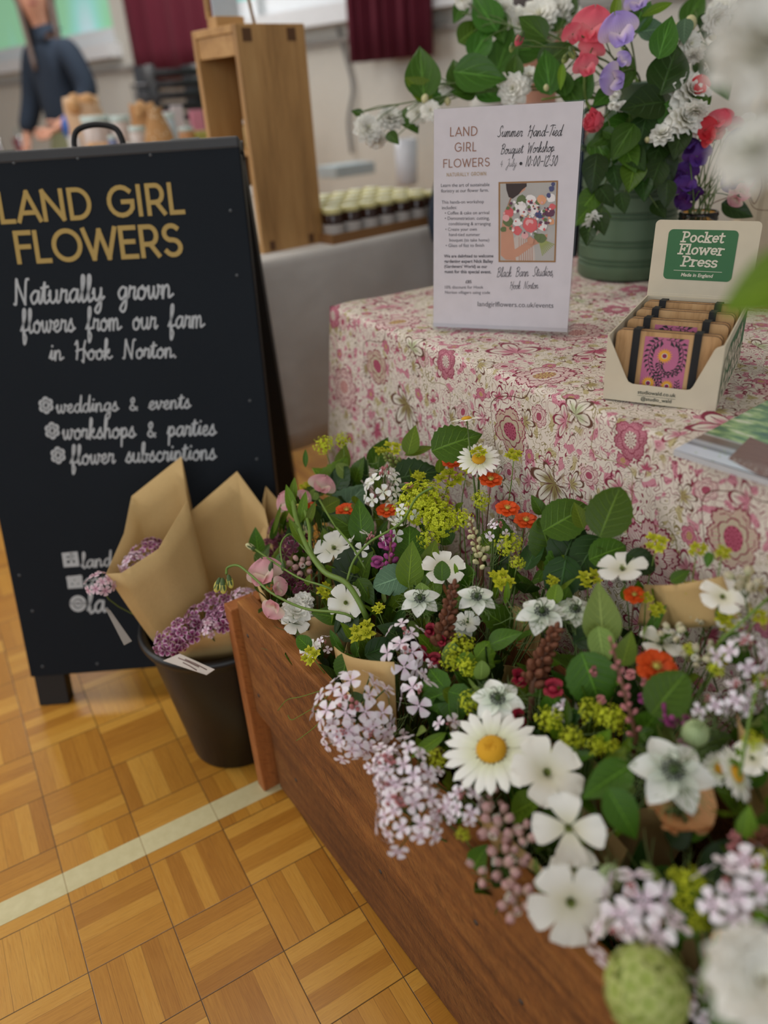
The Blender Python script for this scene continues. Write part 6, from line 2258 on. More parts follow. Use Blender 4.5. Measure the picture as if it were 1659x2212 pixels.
s1 = spike(955, 1395, 982, 1258, 46, M_BUDB, 1)
for u, v, r in ((930, 1362, 26), (910, 1412, 30), (938, 1424, 26), (956, 1385, 20)):
    bloom_at(s1, u, v, r, M_CRIM, 1, RN.uniform(0, 180))
s2 = spike(1150, 1478, 1203, 1352, 54, M_BUDB, 2)
for u, v, r in ((1121, 1466, 34), (1196, 1488, 38), (1119, 1552, 34), (1160, 1440, 24)):
    bloom_at(s2, u, v, r, M_CRIM, 2, RN.uniform(0, 180))
s3 = spike(1375, 1590, 1318, 1380, 34, M_BUDP, 6, n=14)
for u, v, r, mt in ((1283, 1450, 20, M_BUDP), (1362, 1458, 20, M_BUDP), (1395, 1475, 18, M_BUDP), (1298, 1512, 18, M_BUDP), (1445, 1545, 44, M_MAG), (1478, 1612, 28, M_MAG), (1390, 1510, 22, M_MAG), (1485, 1560, 26, M_MAG)):
    bloom_at(s3, u, v, r, mt, 6, RN.uniform(-30, 120))
s4 = spike(868, 1010, 830, 982, 30, M_BUDG, 4, n=14)
s5 = spike(1040, 1215, 1015, 1120, 30, M_BUDC, 5, n=14)
for u, v, r in ((1036, 1198, 20), (1052, 1185, 18), (1015, 1160, 16), (1042, 1225, 16)):
    bloom_at(s5, u, v, r, M_BUDC, 5, 40, me=_lily_bud, nm='bud')
s6 = spike(842, 1240, 845, 1150, 34, M_MAG, 4, n=10, l1=0.0)
bloom_at(s6, 835, 1172, 34, M_MAG, 4, 90)
bloom_at(s6, 815, 1215, 26, M_MAG, 4, 90)
s7 = spike(1600, 1860, 1585, 1800, 44, M_BUDP, 7, n=12)
s8 = spike(1640, 1830, 1655, 1790, 40, M_BUDB, 7, n=12)
# --- maroon dianthus between the bucket and the crate end
for u, v, r in ((640, 1180, 34), (632, 1245, 30), (655, 1270, 24)):
    put('rocket', u, v, r, -.01, 0, n=9, fl=.42, mat=M_SWD, fm=_william, fkey='william', buds=0, nm='sweet_william', seed=u)
# --- viburnum, seed pod, chamomile button
def single(kind, u, v, r, bq, l=.02):
    p = canopy(u, v, l)
    s = r * depth_of(p) / F_PX
    m = head_frame(p, s)
    if kind == 'viburnum':
        f = part('viburnum', mk('viburnum_head', M_VIB, _vib), BQ[bq], m)
    elif kind == 'pod':
        f = part('seed_pod', mk('nigella_pod', M_POD, _podm), BQ[bq], m)
        part('horns', mk('nigella_pod_horns', M_THREAD, _podh), f, m)
    else:
        f = part('button_flower', mk('button', M_DISC, lambda mb: mb.ball((0, 0, 0), (1, 1, .85), 12, 8)), BQ[bq], m)
    grow(f, stem_base(bq), p, (0, 0, 1), 0.0014)
single('viburnum', 1396, 2140, 98, 3, .05)
single('pod', 1502, 1584, 36, 6, .02)
single('pod', 1320, 1895, 34, 3, .01)
single('button', 1566, 2036, 28, 7, .03)
# --- leaves picked out in the photograph
for a in ((988, 955, 118, 'serrate', M_LEAF, 20, .0), (902, 1027, 110, 'serrate', M_DARK, 10, -.01), (757, 1085, 110, 'serrate', M_MINT, 50, -.02), (905, 975, 66, 'lance', M_BRIGHT, 15, .0), (727, 1027, 96, 'serrate', M_BRIGHT, 60, -.01), (742, 988, 60, 'ovate', M_BRIGHT, 80, .0), (779, 1124, 96, 'ovate', M_LEAF, 95, .03), (749, 1135, 90, 'ovate', M_LEAF, 150, .02), (887, 1218, 104, 'ovate', M_BRIGHT, 85, .02), (932, 1199, 70, 'ovate', M_BRIGHT, 75, .01), (955, 1233, 44, 'round', M_LEAF, 90, .02), (846, 1255, 84, 'round', M_MINT, 200, .01), (771, 1229, 120, 'round', M_DARK, 60, -.02), (715, 1090, 44, 'round', M_BRIGHT, 30, .0), (790, 1280, 70, 'ovate', M_LEAF, -60, .0), (660, 990, 40, 'lance', M_LEAF, 90, .0), (890, 950, 66, 'ovate', M_BRIGHT, 75, .02), (964, 1499, 120, 'lobed', M_LEAF, 240, .0), (1030, 1425, 90, 'lobed', M_BRIGHT, -60, .0),
          (1318, 1106, 118, 'round', M_LEAF, 68, .02), (1222, 1122, 112, 'round', M_LEAF, 28, .01), (1230, 1180, 110, 'round', M_DARK, 70, .0), (1180, 1165, 100, 'round', M_LEAF, 110, .0), (1250, 1112, 60, 'ovate', M_BRIGHT, 110, .02), (1312, 1195, 84, 'round', M_LEAF, 20, .01), (1384, 1215, 72, 'round', M_DARK, -30, .0), (1215, 1250, 100, 'round', M_DARK, -100, .0), (1270, 1200, 96, 'round', M_DARK, 240, .0), (1160, 1090, 50, 'ovate', M_LEAF, 120, .01), (1298, 1325, 140, 'ovate', M_PALE, 95, .03), (1300, 1400, 96, 'ovate', M_PALE, -80, .02), (1445, 1499, 118, 'round', M_LEAF, 50, .02), (1278, 1470, 130, 'round', M_LEAF, -70, .0), (1355, 1400, 80, 'ovate', M_BRIGHT, 75, .01),
          (1310, 1690, 130, 'ovate', M_LEAF, 215, .03), (1345, 1760, 130, 'ovate', M_LEAF, -60, .03), (1330, 1650, 90, 'ovate', M_BRIGHT, 60, .02), (925, 1610, 96, 'lance', M_BRIGHT, 215, .0), (745, 1440, 60, 'round', M_LEAF, -100, .0), (850, 1365, 80, 'ovate', M_DARK, 160, .0), (830, 1400, 90, 'ovate', M_DARK, 20, -.01), (1530, 1210, 36, 'ovate', M_LEAF, -100, .02), (1470, 1245, 50, 'ovate', M_LEAF, 30, .02), (1500, 1300, 60, 'ovate', M_LEAF, -110, .0), (1560, 1320, 40, 'ovate', M_BRIGHT, 60, .0), (1600, 1640, 60, 'lance', M_BRIGHT, -70, .0), (1460, 1960, 90, 'lance', M_LEAF, 30, .0), (1410, 1890, 76, 'lance', M_PALE, -50, .03), (1530, 2080, 160, 'strap', M_BRIGHT, 75, .03), (1555, 2130, 140, 'strap', M_LEAF, 95, .03), (1170, 1490, 70, 'ovate', M_LEAF, 200, -.01), (705, 1330, 70, 'ovate', M_LEAF, 170, -.01), (600, 1120, 70, 'strap', M_BRIGHT, 75, .02)):
    leaf(a[0], a[1], a[2], a[3], a[4], a[5], a[6])
# long stems crossing on the right
m = MB()
m.tube(catmull([tuple(canopy(u, v, l)) for u, v, l in ((1690, 1265, .06), (1640, 1310, .05), (1590, 1355, .04), (1552, 1390, .03), (1535, 1450, -.05))], 6), 0.0015, 6)
m.build('stem', stemb, BQ[7])
m = MB()
m.tube(catmull([tuple(canopy(u, v, l)) for u, v, l in ((1640, 1465, .03), (1618, 1560, .03), (1600, 1660, .02), (1590, 1740, -.03), (1585, 1850, -.1))], 6), 0.0016, 6)
m.build('stem', stemb, BQ[7])
m = MB()
m.tube(catmull([tuple(canopy(u, v, l)) for u, v, l in ((1012, 945, .0), (1018, 1000, -.01), (1030, 1080, -.06))], 6), 0.0014, 6)
m.build('stem', stemb, BQ[5])
# --- corners of kraft paper standing up between the flowers
def paper_flap(bq, px, point, normal, bow=0.012):
    P = [on_plane(u, v, point, normal) for u, v in px]
    rows = []
    for j in range(7):
        q = j / 6
        a, b = P[0].lerp(P[3], q), P[1].lerp(P[2], q)
        rows.append([a.lerp(b, i / 8) - CI * bow * math.sin(PI * i / 8) for i in range(9)])
    m = MB()
    m.grid(rows)
    o = m.build('paper_corner', kraft, BQ[bq])
    s = o.modifiers.new('thick', 'SOLIDIFY')
    s.thickness = 0.0006
paper_flap(1, [(722, 1396), (852, 1430), (858, 1590), (738, 1500)], CO + CI * 0.020, CI)
paper_flap(6, [(1392, 1262), (1562, 1244), (1598, 1345), (1378, 1350)], CO + CI * 0.262, CI)
paper_flap(7, [(1594, 1540), (1668, 1600), (1668, 1790), (1602, 1750)], CO + CI * 0.19, CI)
# --- greenery filling each bunch
for i, (bx_, by_) in enumerate(BC):
    rn = random.Random(200 + i)
    cen = CM @ Vector((bx_, by_, 0.2))
    k = 0
    want = max(0, 86 - NLEAF[i])
    while k < want:
        a, r = rn.uniform(0, 2 * PI), 0.15 * math.sqrt(rn.random())
        q = CM @ Vector((bx_ + r * math.cos(a), by_ + 0.72 * r * math.sin(a), 0))
        if not (0.29 < q.x < 0.585): 
            continue
        deep = rn.random()
        q.z = zc(q) - 0.012 - 0.11 * deep * deep
        L = rn.uniform(0.028, 0.060)
        small = rn.random() < 0.36
        if small:
            L = rn.uniform(0.016, 0.032)
            q.z = zc(q) + rn.uniform(-.03, .012)
        d = (q - cen + Vector((0, 0, .1)))
        d = d.normalized() + Vector((rn.uniform(-.9, .9), rn.uniform(-.9, .9), rn.uniform(-.4, .5)))
        d.normalize()
        z = Vector((rn.uniform(-.5, .3), rn.uniform(-.7, .1), 1.0))
        z = (z - d * z.dot(d)).normalized()
        m = basis(d, z.cross(d), z, q - d * L * .4) @ Matrix.Scale(L, 4)
        kind = rn.choice(['ovate', 'shrub', 'round', 'lance', 'serrate', 'lance', 'ovate'])
        mat = rn.choice([M_LEAF, M_LEAF, M_DARK, M_DARK, M_BRIGHT, M_LEAF])
        if small:
            kind, mat = rn.choice(['lance', 'ovate', 'round']), rn.choice([M_BRIGHT, M_BRIGHT, M_LEAF, M_PALE])
        part('leaf', leaf_data(kind, mat, rn.randrange(2)), BQ[i], m)
        k += 1
    # fine thread foliage and thin stalks as one mass per bunch
    th = MB()
    for k in range(26):
        a, r = rn.uniform(0, 2 * PI), 0.12 * math.sqrt(rn.random())
        q = CM @ Vector((bx_ + r * math.cos(a), by_ + 0.7 * r * math.sin(a), 0))
        if q.x > 0.585: continue
        q.z = zc(q) - rn.uniform(0.0, .05)
        th.tube(bezier(cen, cen + Vector((0, 0, .1)), q - Vector((0, 0, .06)), q, 6), 0.0010, 4, False)
        for t_ in range(7):
            d = Vector((rn.uniform(-1, 1), rn.uniform(-1, 1), rn.uniform(.0, 1))).normalized()
            s = q - Vector((0, 0, rn.uniform(0, .06)))
            th.tube([s, s + d * .016, s + d * .03 + Vector((0, 0, .004))], [.0005, .0005, .0003], 3, False)
    o = th.build('fine_foliage', M_THREAD, BQ[i])
    o['kind'] = 'stuff'

# ================================================================ bucket of sweet williams
UB = Vector((0.272, 1.122, 0.0))
bk = thing('flower_bucket', 'black plastic florist bucket holding kraft-wrapped sweet williams in front of the chalkboard', 'bucket', UB)
blackp = flat('black_bucket_plastic', rgb(13, 13, 14), 0.42)
m = MB()
m.lathe([(0, 0.0), (0.082, 0.0), (0.088, 0.004), (0.122, 0.252), (0.122, 0.262), (0.133, 0.268), (0.136, 0.276), (0.134, 0.284), (0.126, 0.285), (0.120, 0.278), (0.117, 0.25), (0.084, 0.012), (0, 0.010)], 48, Matrix.Translation(UB))
m.build('pail', blackp, bk)
m = MB()
hd = []
for k in range(13):
    a = PI * k / 12
    q = UB + RIGHT.normalized() * 0.0 + Vector((-0.137 * math.cos(a), 0.06 * math.sin(a) * 0 - 0.04 * math.sin(a) , 0.262 - 0.13 * math.sin(a) * 0.1 - 0.02 * math.sin(a)))
    hd.append(q)
def bunch(label, rim, base, heads):
    root = thing('flower_bunch', label, 'flower bunch', base, 'wrapped sweet williams in the black bucket')
    P = [at_dist(*p) for p in rim]
    heads = [(u, v, d, r, n, fl * 1.25, mt) for u, v, d, r, n, fl, mt in heads]
    paper_wrap(root, P, Vector(base) + Vector((0, 0, 0.10)), 0.022, bulge=0.10)
    st = MB()
    for k in range(7):
        a = k * 0.9
        st.tube([Vector(base) + Vector((.010 * math.cos(a), .010 * math.sin(a), .12)), Vector(base) + Vector((.02 * math.cos(a + 2), .02 * math.sin(a + 2), .0))], .002, 5)
    st.build('cut_stems', stemg, root)
    for u, v, d, r, n, fl, mat in heads:
        p = at_dist(u, v, d)
        s = r * d / F_PX
        f_rocket(root, p, s, Vector(base) + Vector((0, 0, .14)), n=n, fl=fl, mat=mat, fm=_william, fkey='william', buds=0, nm='sweet_william', seed=u, dome=.6, wu=.9, j=.1, wo=.0)
    return root
b0 = UB + Vector((0, 0, 0.016))
w1_ = bunch('left-hand kraft-wrapped bunch of pink sweet williams with a tall paper peak in the bucket',
      [(229, 1240, 1.24), (262, 1238, 1.23), (342, 1186, 1.24), (404, 1082, 1.27), (420, 1150, 1.33), (400, 1060, 1.39), (392, 986, 1.41), (284, 1072, 1.39), (268, 1152, 1.35), (240, 1215, 1.30)],
      b0 + Vector((-0.03, -0.01, 0)), [(322, 1200, 1.31, 44, 14, .30, M_SWP), (296, 1222, 1.28, 36, 10, .32, M_SWL), (216, 1262, 1.24, 30, 9, .36, M_SWL)])
w2_ = bunch('right-hand kraft-wrapped bunch of purple and white sweet williams filling the front of the bucket',
      [(386, 1408, 1.25), (428, 1368, 1.22), (512, 1352, 1.22), (552, 1322, 1.24), (592, 1190, 1.33), (572, 1100, 1.38), (512, 1018, 1.41), (408, 1108, 1.40), (396, 1250, 1.36)],
      b0 + Vector((0.03, -0.005, 0)), [(368, 1388, 1.22, 36, 12, .34, M_SWP), (405, 1362, 1.23, 36, 12, .34, M_SWP), (440, 1335, 1.26, 42, 13, .30, M_SWP), (500, 1330, 1.23, 42, 12, .34, M_SWP), (470, 1345, 1.23, 30, 9, .38, M_SWP), (452, 1358, 1.21, 20, 6, .42, M_SWL), (530, 1300, 1.22, 36, 14, .30, M_SWL), (470, 1300, 1.28, 30, 9, .36, M_SWP)])
w3_ = bunch('kraft-wrapped bunch of maroon sweet williams at the back of the bucket by the planter',
      [(580, 1200, 1.34), (640, 1180, 1.36), (668, 1120, 1.40), (600, 1080, 1.42), (574, 1050, 1.42), (572, 1110, 1.40)],
      b0 + Vector((0.03, 0.03, 0)), [(612, 1148, 1.33, 34, 12, .34, M_SWD), (640, 1170, 1.32, 32, 10, .36, M_SWD), (590, 1185, 1.31, 26, 8, .38, M_SWD)])
def tag_card(root, px, d, mat, nm='price_card'):
    P = [at_dist(u, v, dd) for (u, v), dd in zip(px, d)]
    m = MB()
    nrm = (P[1] - P[0]).cross(P[3] - P[0]).normalized()
    if nrm.dot(EYE - P[0]) < 0: nrm = -nrm
    m.add([p for p in P] + [p - nrm * .0008 for p in P], [(0, 1, 2, 3), (7, 6, 5, 4), (0, 4, 5, 1), (1, 5, 6, 2), (2, 6, 7, 3), (3, 7, 4, 0)])
    o = m.build(nm, mat, root, False)
    return o
cardw = flat('white_card', rgb(206, 194, 184), 0.6)
o = tag_card(w2_, [(352, 1427), (388, 1412), (464, 1446), (446, 1458)], [1.19, 1.195, 1.175, 1.17], cardw)
m = MB()
P = [at_dist(u, v, 1.168) for u, v in ((385, 1421), (430, 1441), (395, 1431), (425, 1448), (400, 1424), (447, 1447))]
for k in range(0, 6, 2):
    m.tube([P[k], P[k].lerp(P[k + 1], .5) + Vector((0, 0, .001)), P[k + 1]], .0008, 4)
m.build('pen_marks', flat('brown_ink', rgb(120, 90, 84), .7), w2_)
tag_card(w1_, [(226, 1312), (238, 1318), (285, 1385), (268, 1394)], [1.24, 1.24, 1.23, 1.23], flat('grey_card', rgb(140, 132, 124), .6))

# ================================================================ churn and shrub sprigs
CH = at_z(1345, 612, TZ)
hd_ = ray(1345, 612)
hd_.z = 0
hd_.normalize()
CH = CH + hd_ * 0.093
CH.z = TZ + 0.0012
CHM = Matrix.Translation(CH)
t = NT('sage_painted_metal')
x, y, z = t.pos('obj')
n = t.noise(t.vec(x, y, z), 30.0, 3.0)
sage = t.done(t.mix(n, rgb(98, 120, 92), rgb(80, 102, 78)), 0.42, Metallic=0.15)
chn = thing('milk_churn', 'ribbed sage green metal churn used as a vase on the floral cloth', 'vase', CH)
m = MB()
prof = [(0, 0.0), (0.086, 0.0), (0.09, 0.004)]
zz = 0.012
for zr in (0.028, 0.036, 0.062, 0.070, 0.112, 0.120, 0.150, 0.158, 0.196, 0.204, 0.226):
    prof += [(0.09, zr - 0.003), (0.0865, zr - 0.001), (0.0865, zr + 0.001), (0.09, zr + 0.003)]
prof += [(0.09, 0.238), (0.086, 0.250), (0.062, 0.272), (0.058, 0.282), (0.058, 0.315), (0.066, 0.322), (0.066, 0.328), (0.060, 0.330), (0.055, 0.322), (0.055, 0.28), (0.08, 0.245), (0.084, 0.2), (0.08, 0.02), (0, 0.02)]
m.lathe(prof, 48, CHM)
sharpen(m.build('body', sage, chn), 50)
hx = RIGHT.copy()
hx.z = 0
hx.normalize()
for s in (-1, 1):
    m = MB()
    m.tube(catmull([CH + hx * s * 0.088 + Vector((0, 0, .225)), CH + hx * s * .108 + Vector((0, 0, .24)), CH + hx * s * .10 + Vector((0, 0, .285)), CH + hx * s * .06 + Vector((0, 0, .30))], 5), 0.005, 8)
    m.build('handle', sage, chn)
MOUTH = CH + Vector((0, 0, 0.30))
def sprig(name, label, group, d, items, mouth=None, cat='flower stem', mat=None, kind='shrub'):
    """A cut stem in a vase; its leaves, flowers and buds are parts."""
    mouth = mouth or MOUTH
    root = thing(name, label, cat, mouth + Vector((0, 0, -.08)), group)
    P = []
    for it in items:
        P.append(at_dist(it[1], it[2], d + RN.uniform(-.015, .015)))
    far = max(P, key=lambda p: (p - mouth).length)
    j0 = mouth + jit(.025)
    main = bezier(mouth + Vector((0, 0, -.08)), j0 + Vector((0, 0, .05)), j0.lerp(far, .6) + Vector((0, 0, .03)), far, 16)
    sb = MB()
    sb.tube(main, [0.0022 - 0.0011 * i / 16 for i in range(17)], 5)
    for p in P:
        q = min(main, key=lambda c: (c - p).length + 0.02 * (c - mouth).length * 0)
        k = max(0, main.index(q) - 2)
        a = main[k]
        if (a - p).length > 0.006:
            sb.tube([a, a.lerp(p, .5) + Vector((0, 0, .004)), p], 0.0010, 4, False)
    sb.build('stem', mat or stemg, root)
    for it, p in zip(items, P):
        dp = depth_of(p)
        if it[0] == 'L':
            _, u, v, L, deg = it[:5]
            mt = it[5] if len(it) > 5 and not isinstance(it[5], float) else M_PHIL
            f_leaf(root, p, L * dp / F_PX, kind, mt, deg, RN.uniform(-.25, .25))
        elif it[0] == 'F':
            f_pompon(root, p, it[3] * dp / F_PX, wc=.8, wu=.3, j=.5)
        elif it[0] == 'H':
            f_pompon(root, p, it[3] * dp / F_PX, face=TOCAM(p) * .6 + Vector((0, 0, -.7)))
        elif it[0] == 'B':
            mm = frame_z(Vector((RN.uniform(-.5, .5), RN.uniform(-.5, .5), RN.choice((-.6, .8)))), UP, p) @ Matrix.Scale(it[3] * dp / F_PX, 4)
            part('bud', mk('shrub_bud', M_BUDC, lambda mb: mb.ball((0, 0, 0), (.8, .8, 1), 8, 6)), root, mm)
        elif it[0] == 'P':
            f_pea(root, p, it[3] * dp / F_PX, it[4], TOCAM(p) + jit(.35), UP, it[5] if len(it) > 5 else RN.uniform(-.5, .5))
        elif it[0] == 'G':
            f_bud(root, p, it[3] * dp / F_PX, it[4], it[5] if len(it) > 5 and not isinstance(it[5], float) else M_BUDG)
        elif it[0] == 'R':
            mm = head_frame(p, it[3] * dp / F_PX, face=TOCAM(p) * .5 + image_dir(it[4]) * .8)
            f = part('rosebud', mk('rosebud', M_CORAL, _rose), root, mm)
            part('calyx', mk('rose_calyx', M_OVARY, lambda mb: [petal(mb, .7, .12, 'lance', .6, .6, az=q * 1.2566, nv=4, nu=2, lift=-.15) for q in range(5)]), f, mm)
        elif it[0] == 'S':
            for q in range(4):
                f_pompon(root, p + jit(.012), it[3] * .6 * dp / F_PX, nm='small_bloom')
GS = 'mock orange stems in the sage churn'
sprig('mock_orange', 'mock orange stem reaching furthest left, beyond the top left of the poster', GS, 1.46, [('F', 794, 279, 34), ('F', 843, 258, 32), ('H', 812, 300, 26), ('L', 772, 244, 28, 165), ('L', 887, 263, 66, -60), ('F', 902, 246, 26), ('L', 850, 300, 40, -50), ('L', 935, 215, 60, 200)])
sprig('mock_orange', 'mock orange stem with two large leaves above the top left corner of the poster', GS, 1.42, [('L', 912, 160, 118, 95), ('L', 903, 190, 72, 150, M_BRIGHT), ('F', 967, 188, 22), ('B', 918, 213, 10), ('B', 967, 219, 9), ('B', 938, 225, 8), ('F', 930, 240, 24), ('L', 985, 160, 70, 100)])
sprig('mock_orange', 'mock orange stem with broad veined leaf and double white bloom over the poster top', GS, 1.40, [('L', 1038, 165, 118, -10), ('F', 1110, 194, 38), ('F', 1143, 165, 24), ('L', 1112, 146, 60, 85), ('L', 1060, 205, 70, -30), ('B', 1190, 194, 8), ('L', 1000, 200, 60, 190)])
sprig('mock_orange', 'mock orange stem leaning back left, leaves below the burgundy curtain edge', GS, 1.50, [('L', 1048, 30, 100, 120), ('L', 1040, 92, 84, 60), ('L', 992, 28, 52, 240), ('F', 1090, 22, 26), ('F', 1000, 0, 20), ('L', 1075, 60, 80, -70), ('L', 1020, 70, 80, 40, M_LEAF)])
sprig('mock_orange', 'mock orange stem crowded with double white flowers behind the pink bud', GS, 1.52, [('F', 1165, 38, 46), ('F', 1122, 52, 36), ('F', 1205, 26, 40), ('H', 1175, 80, 30), ('L', 1205, 52, 46, 20), ('L', 1145, 105, 96, 10), ('L', 1090, 110, 100, 70), ('F', 1240, 40, 26), ('L', 1230, 10, 60, 80)])
sprig('mock_orange', 'mock orange stem with a dark leaf between the poster top and the coral sweet pea', GS, 1.36, [('L', 1183, 155, 96, 100), ('L', 1216, 176, 66, 100), ('L', 1240, 210, 70, -60), ('L', 1150, 60, 80, 140), ('B', 1180, 190, 8), ('L', 1260, 190, 80, 60), ('L', 1200, 120, 84, 30)])
sprig('mock_orange', 'mock orange stem with the long dark upright leaf in the middle of the arrangement', GS, 1.25, [('L', 1446, 150, 132, 70, M_DARK), ('L', 1388, 228, 112, 195, M_DARK), ('L', 1437, 80, 90, 75), ('L', 1452, 240, 76, 60), ('F', 1489, 205, 52), ('F', 1476, 262, 44), ('H', 1502, 238, 30), ('F', 1431, 292, 30), ('L', 1465, 310, 76, -105, M_DARK), ('L', 1510, 232, 60, -80)])
sprig('mock_orange', 'mock orange stem with white buds and a bloom under a folded pale leaf', GS, 1.30, [('F', 1490, 95, 28), ('H', 1500, 118, 22), ('B', 1492, 50, 16), ('B', 1462, 62, 14), ('L', 1478, 70, 56, -90, M_MINT), ('L', 1410, 65, 70, 10, M_MINT), ('F', 1547, 44, 34), ('B', 1541, 76, 12), ('L', 1530, 60, 80, 250, M_DARK), ('L', 1555, 130, 90, -100, M_DARK), ('L', 1385, 30, 84, 70)])
sprig('mock_orange', 'mock orange stem of small white blooms hanging in front of the churn neck', GS, 1.29, [('S', 1326, 216, 20), ('S', 1334, 240, 18), ('L', 1300, 215, 60, 220), ('L', 1385, 300, 96, -100, M_DARK), ('L', 1420, 330, 84, -110, M_DARK), ('L', 1405, 280, 90, -60), ('L', 1360, 260, 80, -90), ('L', 1345, 150, 90, 80), ('L', 1300, 330, 80, -70), ('L', 1345, 310, 90, -120), ('L', 1330, 275, 80, 190), ('L', 1395, 250, 90, -40), ('L', 1440, 290, 90, -100, M_DARK), ('L', 1375, 345, 70, -60, M_DARK)])
sprig('mock_orange', 'mock orange stem trailing down the left side of the churn to one white flower', GS, 1.31, [('L', 1284, 376, 84, -95, M_DARK), ('L', 1268, 440, 74, -130, M_LEAF), ('F', 1281, 482, 27), ('L', 1310, 425, 60, -60, M_DARK), ('L', 1300, 485, 56, -80, M_DARK), ('L', 1270, 510, 56, -100, M_DARK), ('L', 1300, 462, 46, -20, M_LEAF), ('B', 1315, 302, 11), ('B', 1331, 298, 12), ('B', 1308, 343, 8), ('L', 1335, 330, 56, -110), ('L', 1255, 470, 50, 230, M_LEAF)])
sprig('mock_orange', 'mock orange stem trailing long narrow leaves down the middle of the churn', GS, 1.28, [('L', 1365, 385, 84, -105, M_LEAF), ('L', 1413, 385, 80, -110, M_DARK), ('L', 1380, 320, 70, -80), ('L', 1390, 410, 60, -90, M_DARK), ('B', 1398, 302, 7), ('B', 1386, 342, 9), ('L', 1440, 360, 80, -70, M_DARK), ('L', 1345, 440, 50, -80, M_DARK), ('L', 1440, 420, 60, -90, M_DARK), ('L', 1330, 385, 60, -80, M_DARK), ('L', 1400, 345, 80, -100), ('L', 1425, 455, 50, -60, M_DARK), ('L', 1360, 340, 76, -70, M_LEAF), ('L', 1300, 300, 60, 210)])
sprig('mock_orange', 'mock orange stem at the back right under the big blurred white bloom', GS, 1.50, [('F', 1560, 20, 34), ('L', 1530, 150, 80, -60, M_DARK), ('L', 1500, 20, 80, 60), ('F', 1540, 150, 24), ('L', 1560, 180, 80, -70), ('F', 1530, 105, 22), ('L', 1580, 60, 80, 30)])
GP = 'sweet pea stems in the sage churn'
sprig('sweet_pea', 'coral sweet pea stem with four big blooms high above the poster right edge', GP, 1.27, [('P', 1278, 62, 58, M_CORAL, -.2), ('P', 1236, 74, 30, M_CORAL, .8), ('P', 1276, 112, 40, M_CORAL, -.6), ('P', 1266, 146, 36, M_CORAL, .3), ('P', 1300, 80, 32, M_CORAL, 0.5)])
sprig('sweet_pea', 'lavender sweet pea stem with two open blooms right of the coral one', GP, 1.24, [('P', 1338, 72, 56, M_LAV, .3), ('P', 1327, 170, 42, M_LAV, 1.4), ('P', 1345, 130, 24, M_LAV, -.8)], kind='lance')
sprig('sweet_pea', 'pale lavender sweet pea stem cut by the top edge of the photo', GP, 1.28, [('P', 1380, 6, 40, M_LAV, .2), ('L', 1330, 20, 80, 80, M_BRIGHT), ('L', 1420, 20, 70, 20, M_BRIGHT)], kind='lance')
sprig('sweet_pea', 'sweet pea stem arching to a hanging coral bud above the poster', GP, 1.31, [('G', 1122, 86, 30, -115, M_CORAL), ('G', 1105, 104, 18, -100, M_BUDG)])
sprig('sweet_pea', 'sweet pea stem with two green buds left of the coral blooms', GP, 1.30, [('G', 1222, 126, 24, -120), ('G', 1236, 116, 24, -70), ('L', 1213, 165, 60, -95, M_BRIGHT), ('L', 1255, 80, 50, -95, M_LEAF)], kind='lance')
sprig('sweet_pea', 'coral red sweet pea stem right of the cream mock orange cluster', GP, 1.25, [('P', 1521, 282, 38, M_RED, .2), ('P', 1512, 185, 28, M_RED, -.2), ('P', 1552, 262, 34, M_CORAL, -.5), ('P', 1535, 300, 26, M_RED, .9), ('L', 1525, 220, 70, -100, M_LEAF)], kind='lance')
sprig('rose', 'single coral rosebud drooping over the left shoulder of the churn', None, 1.28, [('R', 1295, 270, 40, 150), ('L', 1320, 290, 40, -20)])
for pts, lab in (([(1340, 90), (1365, 150), (1385, 200), (1400, 290)], 'broad flat green stem with a wing of leaf behind the lavender sweet pea'), ([(1262, 160), (1265, 215), (1290, 250), (1330, 290)], 'thick bright green stem slanting down behind the right edge of the poster'), ([(1170, 215), (1230, 207), (1268, 212)], 'thin green sideshoot lying along the top edge of the poster')):
    m = MB()
    m.tube(catmull([at_dist(u, v, 1.36) for u, v in pts] + [MOUTH], 6), 0.0030 if len(pts) > 3 else .0018, 6)
    tag(m.build('flower_stalk', stemb), lab, 'flower stem')

# ================================================================ glass jar of sweet peas
JZ = 0.862
JP = at_z(1509, 466, JZ)
JP = Vector((JP.x, JP.y, TZ + 0.0012))
JM = Matrix.Translation(JP)
clear = NT('clear_glass')
clear.done(rgb(248, 252, 250), 0.02, IOR=1.45)
clear.b.inputs['Transmission Weight'].default_value = 1.0
jr = thing('glass_jar', 'clear glass screw-neck jar of sweet peas behind the raised box lid', 'jar', JP)
m = MB()
m.lathe([(0, 0), (0.036, 0), (0.040, 0.006), (0.040, 0.088), (0.034, 0.104), (0.031, 0.110), (0.031, 0.114), (0.0325, 0.116), (0.031, 0.119), (0.0325, 0.122), (0.031, 0.125), (0.0325, 0.128), (0.031, 0.133), (0.0285, 0.133), (0.0285, 0.11), (0.037, 0.086), (0.037, 0.008), (0, 0.005)], 40, JM)
m.build('body', clear.m, jr)
m = MB()
m.lathe([(0, 0.0065), (0.0362, 0.0085), (0.0362, 0.084), (0, 0.084)], 32, JM)
wat = NT('jar_water')
wat.done(rgb(236, 244, 238), 0.0, IOR=1.33)
wat.b.inputs['Transmission Weight'].default_value = 1.0
m.build('water', wat.m, jr)
JMOUTH = JP + Vector((0, 0, 0.125))
GJ = 'sweet peas in the glass jar'
dj = depth_of(JMOUTH)
